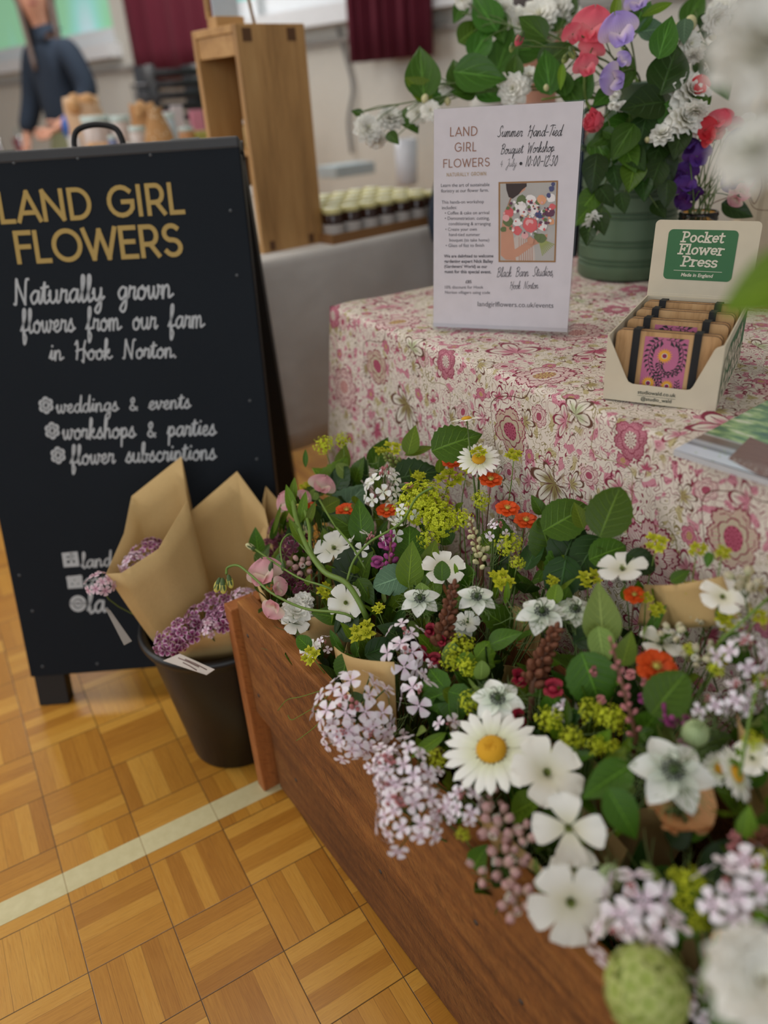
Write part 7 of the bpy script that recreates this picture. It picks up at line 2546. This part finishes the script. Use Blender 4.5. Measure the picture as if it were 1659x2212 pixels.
def jar_pea(label, items, d=0.0):
    root = thing('sweet_pea', label, 'flower stem', JP + Vector((0, 0, .012)), GJ)
    P = [at_dist(it[0], it[1], dj + d) for it in items]
    top = max(P, key=lambda p: p.z)
    a = RN.uniform(0, 6.28)
    foot = JP + Vector((.02 * math.cos(a), .02 * math.sin(a), .012))
    neck = JMOUTH + Vector((-.014 * math.cos(a), -.014 * math.sin(a), .0)) 
    m = MB()
    main = [foot, neck] + bezier(neck, neck + (neck - foot) * .6, top - Vector((0, 0, .03)), top, 8)[1:]
    m.tube(main, 0.0011, 5)
    for p in P:
        if p is not top:
            q = min(main[2:], key=lambda c: (c - p).length)
            m.tube([q, q.lerp(p, .5) + Vector((0, 0, .004)), p], .0008, 4, False)
    m.build('stem', stemg, root)
    for it, p in zip(items, P):
        f_pea(root, p, it[2] * (dj + d) / F_PX, it[3], TOCAM(p) + jit(.4), UP, it[4] if len(it) > 4 else RN.uniform(-.5, .5))
jar_pea('violet sweet pea facing forward at the upper left of the glass jar bunch', [(1507, 338, 40, M_PURP, .1), (1492, 318, 26, M_DPUR)], -.03)
jar_pea('violet sweet pea at lower left of the jar bunch, just above the box lid', [(1480, 405, 38, M_PURP, .4), (1478, 432, 28, M_DPUR, 2.4)], -.03)
jar_pea('violet sweet pea stem on the left flank of the jar bunch', [(1484, 372, 34, M_PURP, -.3), (1466, 385, 22, M_DPUR), (1500, 420, 24, M_DPUR)], -.01)
jar_pea('violet sweet pea with the highest bloom at the right of the jar bunch', [(1597, 306, 36, M_PURP, .1), (1580, 330, 30, M_DPUR)], -.01)
jar_pea('dark purple sweet pea right of the jar stems', [(1590, 368, 34, M_DPUR, .6), (1578, 395, 26, M_PURP, 2.0)], -.02)
jar_pea('violet sweet pea in the middle right of the jar bunch', [(1606, 338, 30, M_PURP, -.6), (1570, 350, 26, M_DPUR)], .01)
jar_pea('coral pink sweet pea at the right edge of the jar bunch', [(1622, 358, 38, M_CORAL, .4), (1612, 388, 30, M_CORAL, 1.2), (1630, 330, 26, M_RED)], .0)
jar_pea('pale washed-out sweet pea drooping at the lower right of the jar bunch', [(1600, 412, 30, M_PINK, 2.8), (1590, 430, 24, M_PINK, 2.2)], -.02)
jar_pea('pink sweet pea at the top of the jar bunch under the blurred white bloom', [(1560, 262, 34, M_CORAL, .2), (1585, 275, 30, M_PINK, -.4), (1548, 290, 26, M_RED)], .02)
jar_pea('small white sweet pea at the top right of the jar bunch', [(1615, 262, 24, M_PURE), (1640, 285, 26, M_PURE)], .02)
for k in range(9):
    a = k * 2.4
    u, v = 1500 + k * 11, 300 - 12 * math.sin(k)
    p = at_dist(u, v, dj)
    m = MB()
    m.tube([JP + Vector((.02 * math.cos(a), .02 * math.sin(a), .012)), JMOUTH + Vector((.018 * math.cos(a + 3), .018 * math.sin(a + 3), 0)), JMOUTH.lerp(p, .5) + jit(.006), p], .0012, 5)
    o = m.build('flower_stalk', stemg)
    tag(o, 'thin straight green stalk rising from the glass jar among the violet sweet peas', 'flower stem', 'bare stalks in the glass jar')
lf = thing('sweet_pea_tendril', 'wiry brown tendril with an oval leaf sticking out right of the glass jar', 'flower stem', JP + Vector((0, 0, .02)))
m = MB()
m.tube(catmull([JP + Vector((.01, 0, .02)), JMOUTH + Vector((.01, 0, 0)), at_dist(1575, 425, dj), at_dist(1615, 420, dj), at_dist(1630, 440, dj), at_dist(1645, 400, dj), at_dist(1636, 350, dj)], 6), .0008, 5)
m.tube(catmull([at_dist(1615, 420, dj), at_dist(1630, 450, dj), at_dist(1670, 455, dj)], 5), .0006, 5)
m.build('stem', stemr, lf)
f_leaf(lf, at_dist(1592, 455, dj), 74 * dj / F_PX, 'ovate', M_DARK, -25)
f_leaf(lf, at_dist(1590, 400, dj), 50 * dj / F_PX, 'lance', M_MINT, 200)

# ================================================================ tall white blooms close to the camera
def tall_bloom(label, heads, leaves, base, via):
    root = thing('white_peony', label, 'flower stem', base)
    main = catmull([base] + via + [at_dist(heads[0][0], heads[0][1], heads[0][3])], 8)
    m = MB()
    m.tube(main, 0.0024, 6)
    for h in heads[1:]:
        p = at_dist(h[0], h[1], h[3])
        q = min(main, key=lambda c: (c - p).length)
        m.tube([q, q.lerp(p, .5), p], .0014, 5)
    for u, v, L, d, deg, mt in leaves:
        p = at_dist(u, v, d)
        q = min(main, key=lambda c: (c - p).length)
        m.tube([q, p], .0012, 5)
    m.build('stem', stemg, root)
    for u, v, r, d in heads:
        p = at_dist(u, v, d)
        f_pompon(root, p, r * d / F_PX, nm='bloom', wc=.8, wu=.4, j=.3)
    for u, v, L, d, deg, mt in leaves:
        f_leaf(root, at_dist(u, v, d), L * d / F_PX, 'shrub', mt, deg, 0.3)
nb = CM @ Vector((0.93, 0.14, 0.20))
tall_bloom('big blurred white bloom close to the camera at the top right corner', [(1668, 110, 150, .33), (1630, 330, 95, .35)], [(1655, 625, 210, .36, 205, M_BRIGHT)], nb, [at_dist(1790, 1500, .40), at_dist(1800, 700, .36)])
tall_bloom('big blurred white bloom close to the camera at the bottom right corner', [(1640, 2120, 120, .40)], [(1560, 2190, 120, .42, 120, M_LEAF)], nb + Vector((0, .02, 0)), [at_dist(1760, 2260, .45)])
# ================================================================ people
def skin_body(name, joints, edges, mat, parent=None, sub=2, mw=None):
    """joints: list of (x, y, z, rx[, ry]); joints[0] is the pelvis."""
    me = bpy.data.meshes.new(name)
    me.from_pydata([j[:3] for j in joints], edges, [])
    me.materials.append(mat)
    o = link(name, me, parent, mw)
    md = o.modifiers.new('skin', 'SKIN')
    md.use_smooth_shade = True
    md.branch_smoothing = 0.6
    for v, j in zip(me.skin_vertices[0].data, joints):
        v.radius = (j[3], j[4] if len(j) > 4 else j[3])
        v.use_root = False
    me.skin_vertices[0].data[0].use_root = True
    s = o.modifiers.new('sub', 'SUBSURF')
    s.levels = s.render_levels = sub
    return o
def chain(joints, edges, start, pts):
    k = start
    for p in pts:
        joints.append(p)
        edges.append((k, len(joints) - 1))
        k = len(joints) - 1
    return k
def hand(joints, edges, wrist, w, d, side, r=0.009):
    """palm and five bent fingers from wrist index; w = wrist position, d = direction of the hand."""
    w, d = Vector(w), Vector(d).normalized()
    ac = d.cross(Vector((0, 1, 0.2))).normalized()
    nrm = ac.cross(d)
    palm = w + d * .05
    joints.append((*palm, .024, .015))
    edges.append((wrist, len(joints) - 1))
    pi = len(joints) - 1
    for k, (o_, L) in enumerate(((-.027, .070), (-.009, .080), (.009, .076), (.027, .060))):
        b = palm + d * .035 + ac * o_
        chain(joints, edges, pi, [(*b, r), (*(b + d * L * .45 + nrm * .006), r * .9), (*(b + d * L * .8 + nrm * .022), r * .8)])
    b = w + d * .025 - ac * .03 * side
    chain(joints, edges, wrist, [(*(b - ac * .012 * side), r * 1.1), (*(b + d * .035 - ac * .022 * side + nrm * .012), r)])
def face_parts(root, c, R, fm, eye, lip, skin):
    """eyes, nose, mouth and ears on a head centred at c; fm maps face axes (x right, y out of the face, z up)."""
    for s in (-1, 1):
        m = MB()
        m.ball((s * .031, .079, .012), (.013, .008, .007), 8, 6, fm)
        m.build('eye', eye, root)
        m = MB()
        m.ball((s * .078, -.005, .0), (.012, .02, .032), 8, 6, fm)
        m.build('ear', skin, root)
    m = MB()
    m.ball((0, .098, -.016), (.014, .017, .022), 8, 6, fm)
    m.build('nose', skin, root)
    m = MB()
    m.ball((0, .084, -.052), (.024, .008, .008), 10, 6, fm)
    m.build('mouth', lip, root)
skin_m = flat('skin', rgb(206, 152, 128), 0.55)
lip_m = flat('lips', rgb(170, 98, 92), 0.5)
eye_m = flat('eyes', rgb(46, 36, 34), 0.3)
navy = flat('navy_fleece', rgb(30, 44, 62), 0.9)
khaki = flat('khaki_cotton', rgb(118, 122, 92), 0.85)
hair_m = flat('grey_brown_hair', rgb(128, 112, 106), 0.7)
dark_hair = flat('dark_brown_hair', rgb(52, 40, 38), 0.6)
# --- woman standing behind the far table, half turned, left hand lowered
wp = at_dist(132, 215, 4.4)
fwd2 = Vector((-0.95, -0.42, 0)).normalized()
PMx = basis(Vector((fwd2.y, -fwd2.x, 0)), fwd2, Vector((0, 0, 1)), (wp.x, wp.y, 0)) @ Matrix.Scale(1.03, 4)
woman = thing('person', 'person in a navy jacket and khaki trousers with long hair behind the far table', 'person', (wp.x, wp.y, 0))
J, E_ = [], []
J.append((0, 0, .93, .10, .08))
def add_chain(pts, s=0): return chain(J, E_, s, pts)
chest = add_chain([(0, -.01, 1.08, .125, .095), (0, 0, 1.24, .14, .10)])
neck = add_chain([(0, .0, 1.40, .05), (0, .02, 1.47, .045)], chest)
head = add_chain([(0, .03, 1.54, .068, .078), (0, .03, 1.62, .074, .088), (0, .025, 1.68, .05, .06)], neck)
for s in (-1, 1):
    sh_ = add_chain([(s * .15, 0, 1.35, .036)], chest)
    if s > 0:
        el = add_chain([(s * .23, .02, 1.12, .042)], sh_)
        wr = add_chain([(s * .25, .12, .92, .027)], el)
        hand(J, E_, wr, (s * .25, .12, .92), (0, .35, -1), s)
    else:
        el = add_chain([(s * .24, -.02, 1.12, .042)], sh_)
        wr = add_chain([(s * .18, .16, .98, .027)], el)
        hand(J, E_, wr, (s * .18, .16, .98), (.5, .8, -.3), s)
    kn = add_chain([(s * .09, .0, .84, .06), (s * .10, .02, .48, .045)], 0)
    an = add_chain([(s * .10, 0, .09, .038)], kn)
    add_chain([(s * .10, .10, .04, .035, .028), (s * .10, .17, .03, .03, .022)], an)
body = skin_body('body', J, E_, skin_m, woman, 2, PMx)
def clothes(name, J, E_, mat, root, mw):
    o = skin_body(name, J, E_, mat, root, 2, mw)
    return o
Jj, Ej = [(0, 0, .90, .16, .125)], []
c_ = chain(Jj, Ej, 0, [(0, -.01, 1.08, .15, .12), (0, 0, 1.25, .165, .125)])
chain(Jj, Ej, c_, [(0, 0, 1.37, .10, .085), (0, .005, 1.43, .072, .070), (0, .01, 1.475, .066, .066)])
k = chain(Jj, Ej, c_, [(.155, 0, 1.36, .078), (.235, .02, 1.12, .062), (.25, .11, .945, .05)])
k = chain(Jj, Ej, c_, [(-.155, 0, 1.36, .078), (-.245, -.02, 1.12, .062), (-.19, .145, .985, .05)])
clothes('jacket', Jj, Ej, navy, woman, PMx)
Jt, Et = [(0, 0, .93, .145, .12)], []
chain(Jt, Et, 0, [(0, 0, 1.02, .13, .10)])
for s in (-1, 1):
    chain(Jt, Et, 0, [(s * .09, 0, .84, .10), (s * .10, .02, .48, .075), (s * .10, 0, .10, .065)])
clothes('trousers', Jt, Et, khaki, woman, PMx)
for s in (-1, 1):
    m = MB()
    m.box((s * .10 - .045, -.07, .0), (s * .10 + .045, .21, .075), PMx)
    o = m.build('shoe', flat('dark_shoe', rgb(40, 36, 36), .6), woman)
    b_ = bevel(o, .025, 3)
HFM = PMx @ Matrix.Translation((0, .025, 1.60)) @ Matrix.Rotation(0.85, 4, 'Z')
face_parts(woman, None, 0, HFM, eye_m, lip_m, skin_m)
m = MB()
rows = []
for j in range(9):
    a = j / 8
    row = []
    for i in range(19):
        b = math.radians(-30 + 240 * i / 18) if True else 0
        th2 = PI * (0.02 + 0.62 * a)
        r = .098
        row.append(HFM @ Vector((r * math.sin(th2) * math.cos(b + PI), -.012 + 1.05 * r * math.sin(th2) * math.sin(b + PI), .005 + r * 1.12 * math.cos(th2))))
    rows.append(row)
for j in range(8):                                     # falls to the chest
    q = (j + 1) / 8
    rows.append([p + Vector((0, 0, -.32 * q)) + (p - (HFM @ Vector((0, 0, 0)))) * (-.12 * q) for p in rows[8]])
m.grid(rows)
o = m.build('hair', hair_m, woman)
so = o.modifiers.new('thick', 'SOLIDIFY')
so.thickness = .02
so.offset = 0
m = MB()
m.ball((0, 0, 0), (.045, .03, .07), 10, 8, Matrix.Translation(at_dist(152, 276, 4.2)))
o = m.build('cleaning_cloth', flat('blue_cloth', rgb(56, 104, 186), .9))
tag(o, 'bright blue cloth held by the person in the navy jacket', 'cloth')

# --- seated stallholder hidden behind the churn arrangement
sp2 = at_dist(1165, 160, 1.92)
f2 = Vector((-0.5, -0.85, 0)).normalized()
SM2 = basis(Vector((f2.y, -f2.x, 0)), f2, Vector((0, 0, 1)), (sp2.x, sp2.y, 0))
man = thing('person', 'dark-haired person in navy seated behind the flower churn, mostly hidden', 'person', (sp2.x, sp2.y, 0))
J, E_ = [(0, -.05, .52, .14, .11)], []
chest = add_chain([(0, -.06, .68, .13, .10), (0, -.04, .86, .145, .10)])
neck = add_chain([(0, -.02, 1.01, .05), (0, .0, 1.07, .045)], chest)
add_chain([(0, .01, 1.13, .068, .078), (0, .01, 1.21, .074, .088), (0, .0, 1.27, .05, .06)], neck)
for s in (-1, 1):
    sh_ = add_chain([(s * .17, -.03, .96, .055)], chest)
    el = add_chain([(s * .24, .02, .74, .042)], sh_)
    wr = add_chain([(s * .14, .24, .66, .027)], el)
    hand(J, E_, wr, (s * .14, .24, .66), (-s * .4, .9, -.2), s)
    kn = add_chain([(s * .10, .05, .50, .085), (s * .12, .38, .50, .058)], 0)
    an = add_chain([(s * .12, .38, .09, .038)], kn)
    add_chain([(s * .12, .48, .04, .035, .028), (s * .12, .55, .03, .03, .022)], an)
skin_body('body', J, E_, skin_m, man, 2, SM2)
Jj, Ej = [(0, -.05, .50, .165, .13)], []
c_ = chain(Jj, Ej, 0, [(0, -.06, .68, .155, .125), (0, -.04, .87, .17, .125)])
chain(Jj, Ej, c_, [(0, -.02, .995, .078, .07)])
for s in (-1, 1):
    chain(Jj, Ej, c_, [(s * .175, -.03, .955, .075), (s * .245, .02, .74, .062), (s * .15, .22, .665, .046)])
clothes('jumper', Jj, Ej, navy, man, SM2)
Jt, Et = [(0, -.05, .50, .15, .12)], []
chain(Jt, Et, 0, [(0, -.05, .60, .14, .11)])
for s in (-1, 1):
    chain(Jt, Et, 0, [(s * .10, .05, .50, .10), (s * .12, .38, .50, .078), (s * .12, .38, .10, .062)])
clothes('trousers', Jt, Et, flat('dark_denim', rgb(34, 42, 60), .9), man, SM2)
HF2 = SM2 @ Matrix.Translation((0, .01, 1.19))
face_parts(man, None, 0, HF2, eye_m, lip_m, skin_m)
m = MB()
m.ball((0, -.018, .028), (.092, .098, .092), 16, 12, HF2)
m.build('hair', dark_hair, man)
# the chair that carries this person
stc = thing('stacking_chair', 'burgundy stacking chair under the seated person behind the stall', 'chair', (sp2.x, sp2.y, 0))
m = MB()
m.box((-.2, -.22, .37), (.2, .20, .395), SM2)
bevel(m.build('seat', flat('burgundy_vinyl', rgb(122, 24, 44), .6), stc), .01, 2)
for sx in (-1, 1):
    for y0 in (-.2, .18):
        m = MB()
        m.tube([SM2 @ Vector((sx * .19, y0, .375)), SM2 @ Vector((sx * .2, y0 * 1.1, .0))], .011, 8)
        m.build('leg', flat('chrome', rgb(190, 190, 192), .25, Metallic=.9), stc)

# ================================================================ far table and its goods
FT = at_dist(290, 300, 2.5)
FTM = basis(D2, N2, Vector((0, 0, 1)), (FT.x, FT.y, 0))
ft = thing('trestle_table', 'far trestle table with a pale cloth behind the chalkboard', 'table', FTM @ Vector((0, .35, 0)))
m = MB()
m.box((-.65, 0, .705), (.75, .75, .735), FTM)
m.build('tabletop', flat('pale_board', rgb(200, 190, 170), 0.6), ft)
for x, y in ((-.6, .05), (-.6, .7), (.7, .05), (.7, .7)):
    m = MB()
    m.tube([FTM @ Vector((x, y, .706)), FTM @ Vector((x, y, 0))], .014, 8)
    m.build('leg', flat('leg_metal', rgb(90, 90, 92), 0.4), ft)
RZ = 0.925
ri = thing('wooden_riser', 'slatted wooden riser on the far table carrying jars and bags', 'crate', FTM @ Vector((0, .3, .736)))
oakr = boards_wood('pale_crate_wood', 0, rgb(150, 108, 66), rgb(190, 148, 98), rgb(206, 168, 120), .8, .6)
for k in range(3):
    m = MB()
    m.box((-.58, .04, .738 + k * .058), (.7, .055, .738 + k * .058 + .05), FTM)
    m.build('front_slat', oakr, ri)
m = MB()
m.box((-.6, .03, RZ - .014), (.72, .74, RZ), FTM)
m.build('top_board', flat('peach_cloth', rgb(206, 178, 160), .8), ri)
for x0 in (-.59, .69):
    m = MB()
    m.box((x0, .056, .737), (x0 + .02, .64, RZ - .014), FTM)
    m.build('side_board', oakr, ri)
def on_riser(u, d):
    """Point on the riser's top below picture column u at distance d."""
    p = at_dist(u, 300, d)
    return Vector((p.x, p.y, RZ + .0005))
def bag(label, u, d, w, h, mat, seed):
    rn = random.Random(seed)
    p = on_riser(u, d)
    root = thing('paper_bag', label, 'bag', p, None)
    rows = []
    for j in range(9):
        q = j / 8
        row = []
        for i in range(16):
            a = i * PI / 8
            r = w * (1 - .25 * q + .10 * math.sin(a * 3 + q * 6) * q + rn.uniform(-.07, .07))
            row.append(p + Vector((r * math.cos(a), r * .75 * math.sin(a), h * q * (1 + .08 * math.sin(a * 2 + seed)))))
        rows.append(row)
    m = MB()
    m.grid(rows, closed_u=True)
    m.f.append(tuple(range(15, -1, -1)))
    m.mi.append(0)
    o = m.build('bag_body', mat, root)
    s = o.modifiers.new('thick', 'SOLIDIFY')
    s.thickness = .002
    m = MB()
    for k in range(8):
        m.ball((p.x + rn.uniform(-.5, .5) * w, p.y + rn.uniform(-.4, .4) * w, p.z + h * rn.uniform(.86, 1.02)), w * .32, 8, 6)
    m.build('contents', flat('pastry', rgb(196, 150, 100), .8), root)
beige = flat('beige_paper', rgb(206, 172, 138), .8)
tan = flat('tan_paper', rgb(176, 126, 78), .8)
bag('crumpled beige paper bag beside the person on the far table', 195, 3.15, .09, .19, beige, 1)
bag('tall tan paper bag in the middle of the far table', 320, 2.75, .055, .155, tan, 2)
bag('small beige paper bag lying low behind the rope handle', 208, 2.72, .06, .035, tan, 3)
# cone-shaped tan bag with spotted pattern leaning in front of it
p = on_riser(345, 2.62)
m = MB()
m.lathe([(0, 0), (.062, 0), (.058, .03), (.04, .09), (.022, .135), (.028, .15), (0, .15)], 14, Matrix.Translation(p))
t = NT('speckled_kraft')
x, y, z = t.pos('geo')
t.done(t.mix(t.smooth(t.voronoi(t.vec(x, y, z), 60.0, 'F1'), .3, .2), rgb(172, 128, 80), rgb(206, 186, 156)), .8)
tag(m.build('gathered_bag', t.m), 'speckled tan bag gathered at the top, left of the oak shelf unit', 'bag')
mint = flat('pale_mint_lid', rgb(196, 214, 210), .5)
clearish = flat('hazy_glass', rgb(204, 190, 182), .2)
amber = flat('amber_glass', rgb(206, 154, 60), .25)
for u, d, r, h, lab, bd in ((213, 2.85, .052, .135, 'largest pale-lidded jar on the far table, right of the beige bag', clearish), (266, 2.85, .036, .13, 'pale-lidded jar left of the tall tan bag', clearish), (300, 2.70, .03, .095, 'small pale-lidded jar in front of the tall tan bag', clearish), (272, 2.66, .022, .045, 'little amber pot low at the front of the far table', amber), (372, 2.85, .022, .13, 'slim pale bottle right of the speckled bag', flat('pale_blue_glass', rgb(190, 206, 214), .2)), (243, 2.75, .016, .07, 'small dark-blue pot between the two pale-lidded jars', flat('slate_blue', rgb(120, 132, 170), .4)), (405, 2.95, .03, .075, 'small orange-banded jar beside the oak shelf unit', flat('orange_jar', rgb(196, 140, 90), .3))):
    q = on_riser(u, d)
    jar(lab, Matrix.Translation(q), r, h, mint, bd, 'jars on the far table')
for u, d, sz, c, rz, lab, cat in ((392, 3.05, (.05, .012, .15), rgb(214, 204, 208), .2, 'upright white card standing among goods left of the oak shelf unit', 'card'), (360, 3.1, (.05, .03, .13), rgb(206, 128, 150), .1, 'pink packet left of the white card', 'packet'), (432, 3.1, (.05, .03, .13), rgb(214, 136, 156), .1, 'pink packet right of the white card', 'packet'), (425, 2.6, (.11, .03, .018), rgb(222, 128, 104), -.4, 'coral-red packet lying at the front by the oak shelf unit', 'packet'), (405, 2.66, (.12, .04, .012), rgb(206, 186, 90), -.4, 'yellow packet lying flat behind the chalkboard top', 'packet'), (440, 2.68, (.10, .04, .012), rgb(178, 206, 222), -.5, 'pale blue packet lying beside the coral-red one', 'packet'), (440, 2.95, (.06, .03, .06), rgb(176, 170, 84), .1, 'olive-lidded box beside the oak shelf unit', 'box'), (235, 3.05, (.03, .03, .10), rgb(44, 50, 66), .1, 'dark blue box behind the largest pale-lidded jar', 'box'), (160, 2.95, (.04, .04, .07), rgb(206, 206, 206), .1, 'small white box beside the blue cloth', 'box')):
    q = on_riser(u, d)
    m = MB()
    m.box((-sz[0] / 2, -sz[1] / 2, 0), (sz[0] / 2, sz[1] / 2, sz[2]), Matrix.Translation(q) @ Matrix.Rotation(rz, 4, 'Z'))
    o = bevel(m.build(cat if cat != 'box' else 'carton', flat('goods_%d' % u + cat + str(int(d * 100)), c, .6), None, False), .003, 2)
    tag(o, lab, cat)
# black stacking crates and wire basket behind
q = at_dist(398, 205, 3.5)
bc = thing('black_crate', 'black slatted plastic crate on its side under the burgundy curtain', 'crate', (q.x, q.y, RZ))
BCM = basis(D2, N2, Vector((0, 0, 1)), (q.x, q.y, 0.99))
blk = flat('black_plastic', rgb(28, 30, 36), .5)
for k in range(5):
    m = MB()
    m.box((-.13, 0, .02 + k * .045), (.13, .012, .05 + k * .045), BCM)
    m.build('slat', blk, bc)
for x0 in (-.13, .115):
    m = MB()
    m.box((x0, .012, 0.0), (x0 + .015, .2, .25), BCM)
    m.build('side', blk, bc)
m = MB()
m.box((-.13, .0, -.065), (.13, .2, .0), BCM)
m.build('base', blk, bc)
q = at_dist(315, 195, 3.5)
wb = thing('wire_basket', 'grey wire basket with a pale bowl left of the black crate', 'basket', (q.x, q.y, RZ))
wire = flat('grey_wire', rgb(92, 92, 96), .4, Metallic=.4)
for zz, rr in ((1.0, .045), (1.06, .052), (1.12, .058), (1.165, .062)):
    m = MB()
    m.tube([Vector((q.x + rr * math.cos(a * PI / 10), q.y + rr * math.sin(a * PI / 10), zz)) for a in range(21)], .003 if zz < 1.16 else .005, 6)
    m.build('hoop', wire, wb)
m = MB()
for a in range(14):
    b = a * PI / 7
    m.tube([Vector((q.x + .04 * math.cos(b), q.y + .04 * math.sin(b), .93)), Vector((q.x + .062 * math.cos(b), q.y + .062 * math.sin(b), 1.165))], .002, 4)
m.build('wires', wire, wb)
m = MB()
m.lathe([(0, 0), (.02, 0), (.04, .03), (.036, .03), (.018, .005), (0, .005)], 16, Matrix.Translation((q.x, q.y, .99)))
tag(m.build('bowl', flat('pale_bowl', rgb(200, 208, 220), .3)), 'pale bowl inside the grey wire basket', 'bowl')
shl = thing('display_stand', 'low dark stand under the wire basket and black crate', 'stand', FTM @ Vector((.1, .9, 0)))
qa, qb = at_dist(260, 205, 3.5), at_dist(450, 205, 3.5)
m = MB()
m.box((qa.x - .05, qa.y - .12, .895), (qb.x + .1, qa.y + .4, .925))
m.build('top_board', flat('grey_board', rgb(150, 140, 132), .7), shl)
for x0 in (qa.x - .02, qb.x + .05):
    for y0 in (qa.y - .08, qa.y + .34):
        m = MB()
        m.tube([Vector((x0, y0, .896)), Vector((x0, y0, 0))], .015, 8)
        m.build('leg', flat('leg_metal', rgb(90, 90, 92), 0.4), shl)
# burgundy chairs at the left edge
chrome = flat('chrome', rgb(190, 190, 192), .25, Metallic=.9)
vinyl = flat('burgundy_vinyl', rgb(122, 24, 44), .6)
for u, lab in ((52, 'burgundy stacking chair with chrome frame, second from the left edge'), (4, 'burgundy stacking chair with chrome frame cut by the left edge')):
    q = at_dist(u, 300, 5.3 if u > 20 else 4.7)
    vx = Vector((q.x, q.y, 0)).normalized()
    q = q + Vector((vx.y, -vx.x, 0)) * .24
    cm_ = basis(vx, Vector((vx.y, -vx.x, 0)) * -1, Vector((0, 0, 1)), (q.x, q.y, 0))
    ch = thing('stacking_chair', lab, 'chair', (q.x, q.y, 0), 'burgundy stacking chairs')
    m = MB()
    m.box((-.19, -.2, .42), (.19, .2, .455), cm_)
    bevel(m.build('seat', vinyl, ch), .012, 2)
    m = MB()
    rows = []
    for j in range(8):
        z0 = .58 + .36 * j / 7
        wv = .18 if j < 6 else .18 * (1 - (j - 5) * .18)
        rows.append([cm_ @ Vector((-wv + 2 * wv * i / 8, .20 + .03 * math.sin(PI * i / 8) + .06 * j / 7, z0)) for i in range(9)])
    m.grid(rows)
    o = m.build('backrest', vinyl, ch)
    s = o.modifiers.new('thick', 'SOLIDIFY')
    s.thickness = .03
    for sx in (-1, 1):
        m = MB()
        m.tube(catmull([cm_ @ Vector((sx * .2, .28, 0)), cm_ @ Vector((sx * .2, .22, .44)), cm_ @ Vector((sx * .2, .26, .9)), cm_ @ Vector((sx * .14, .27, .97)), cm_ @ Vector((0, .28, .985))], 5), .011, 8)
        m.build('rear_leg', chrome, ch)
        m = MB()
        m.tube([cm_ @ Vector((sx * .19, -.19, .43)), cm_ @ Vector((sx * .2, -.23, 0))], .011, 8)
        m.build('front_leg', chrome, ch)
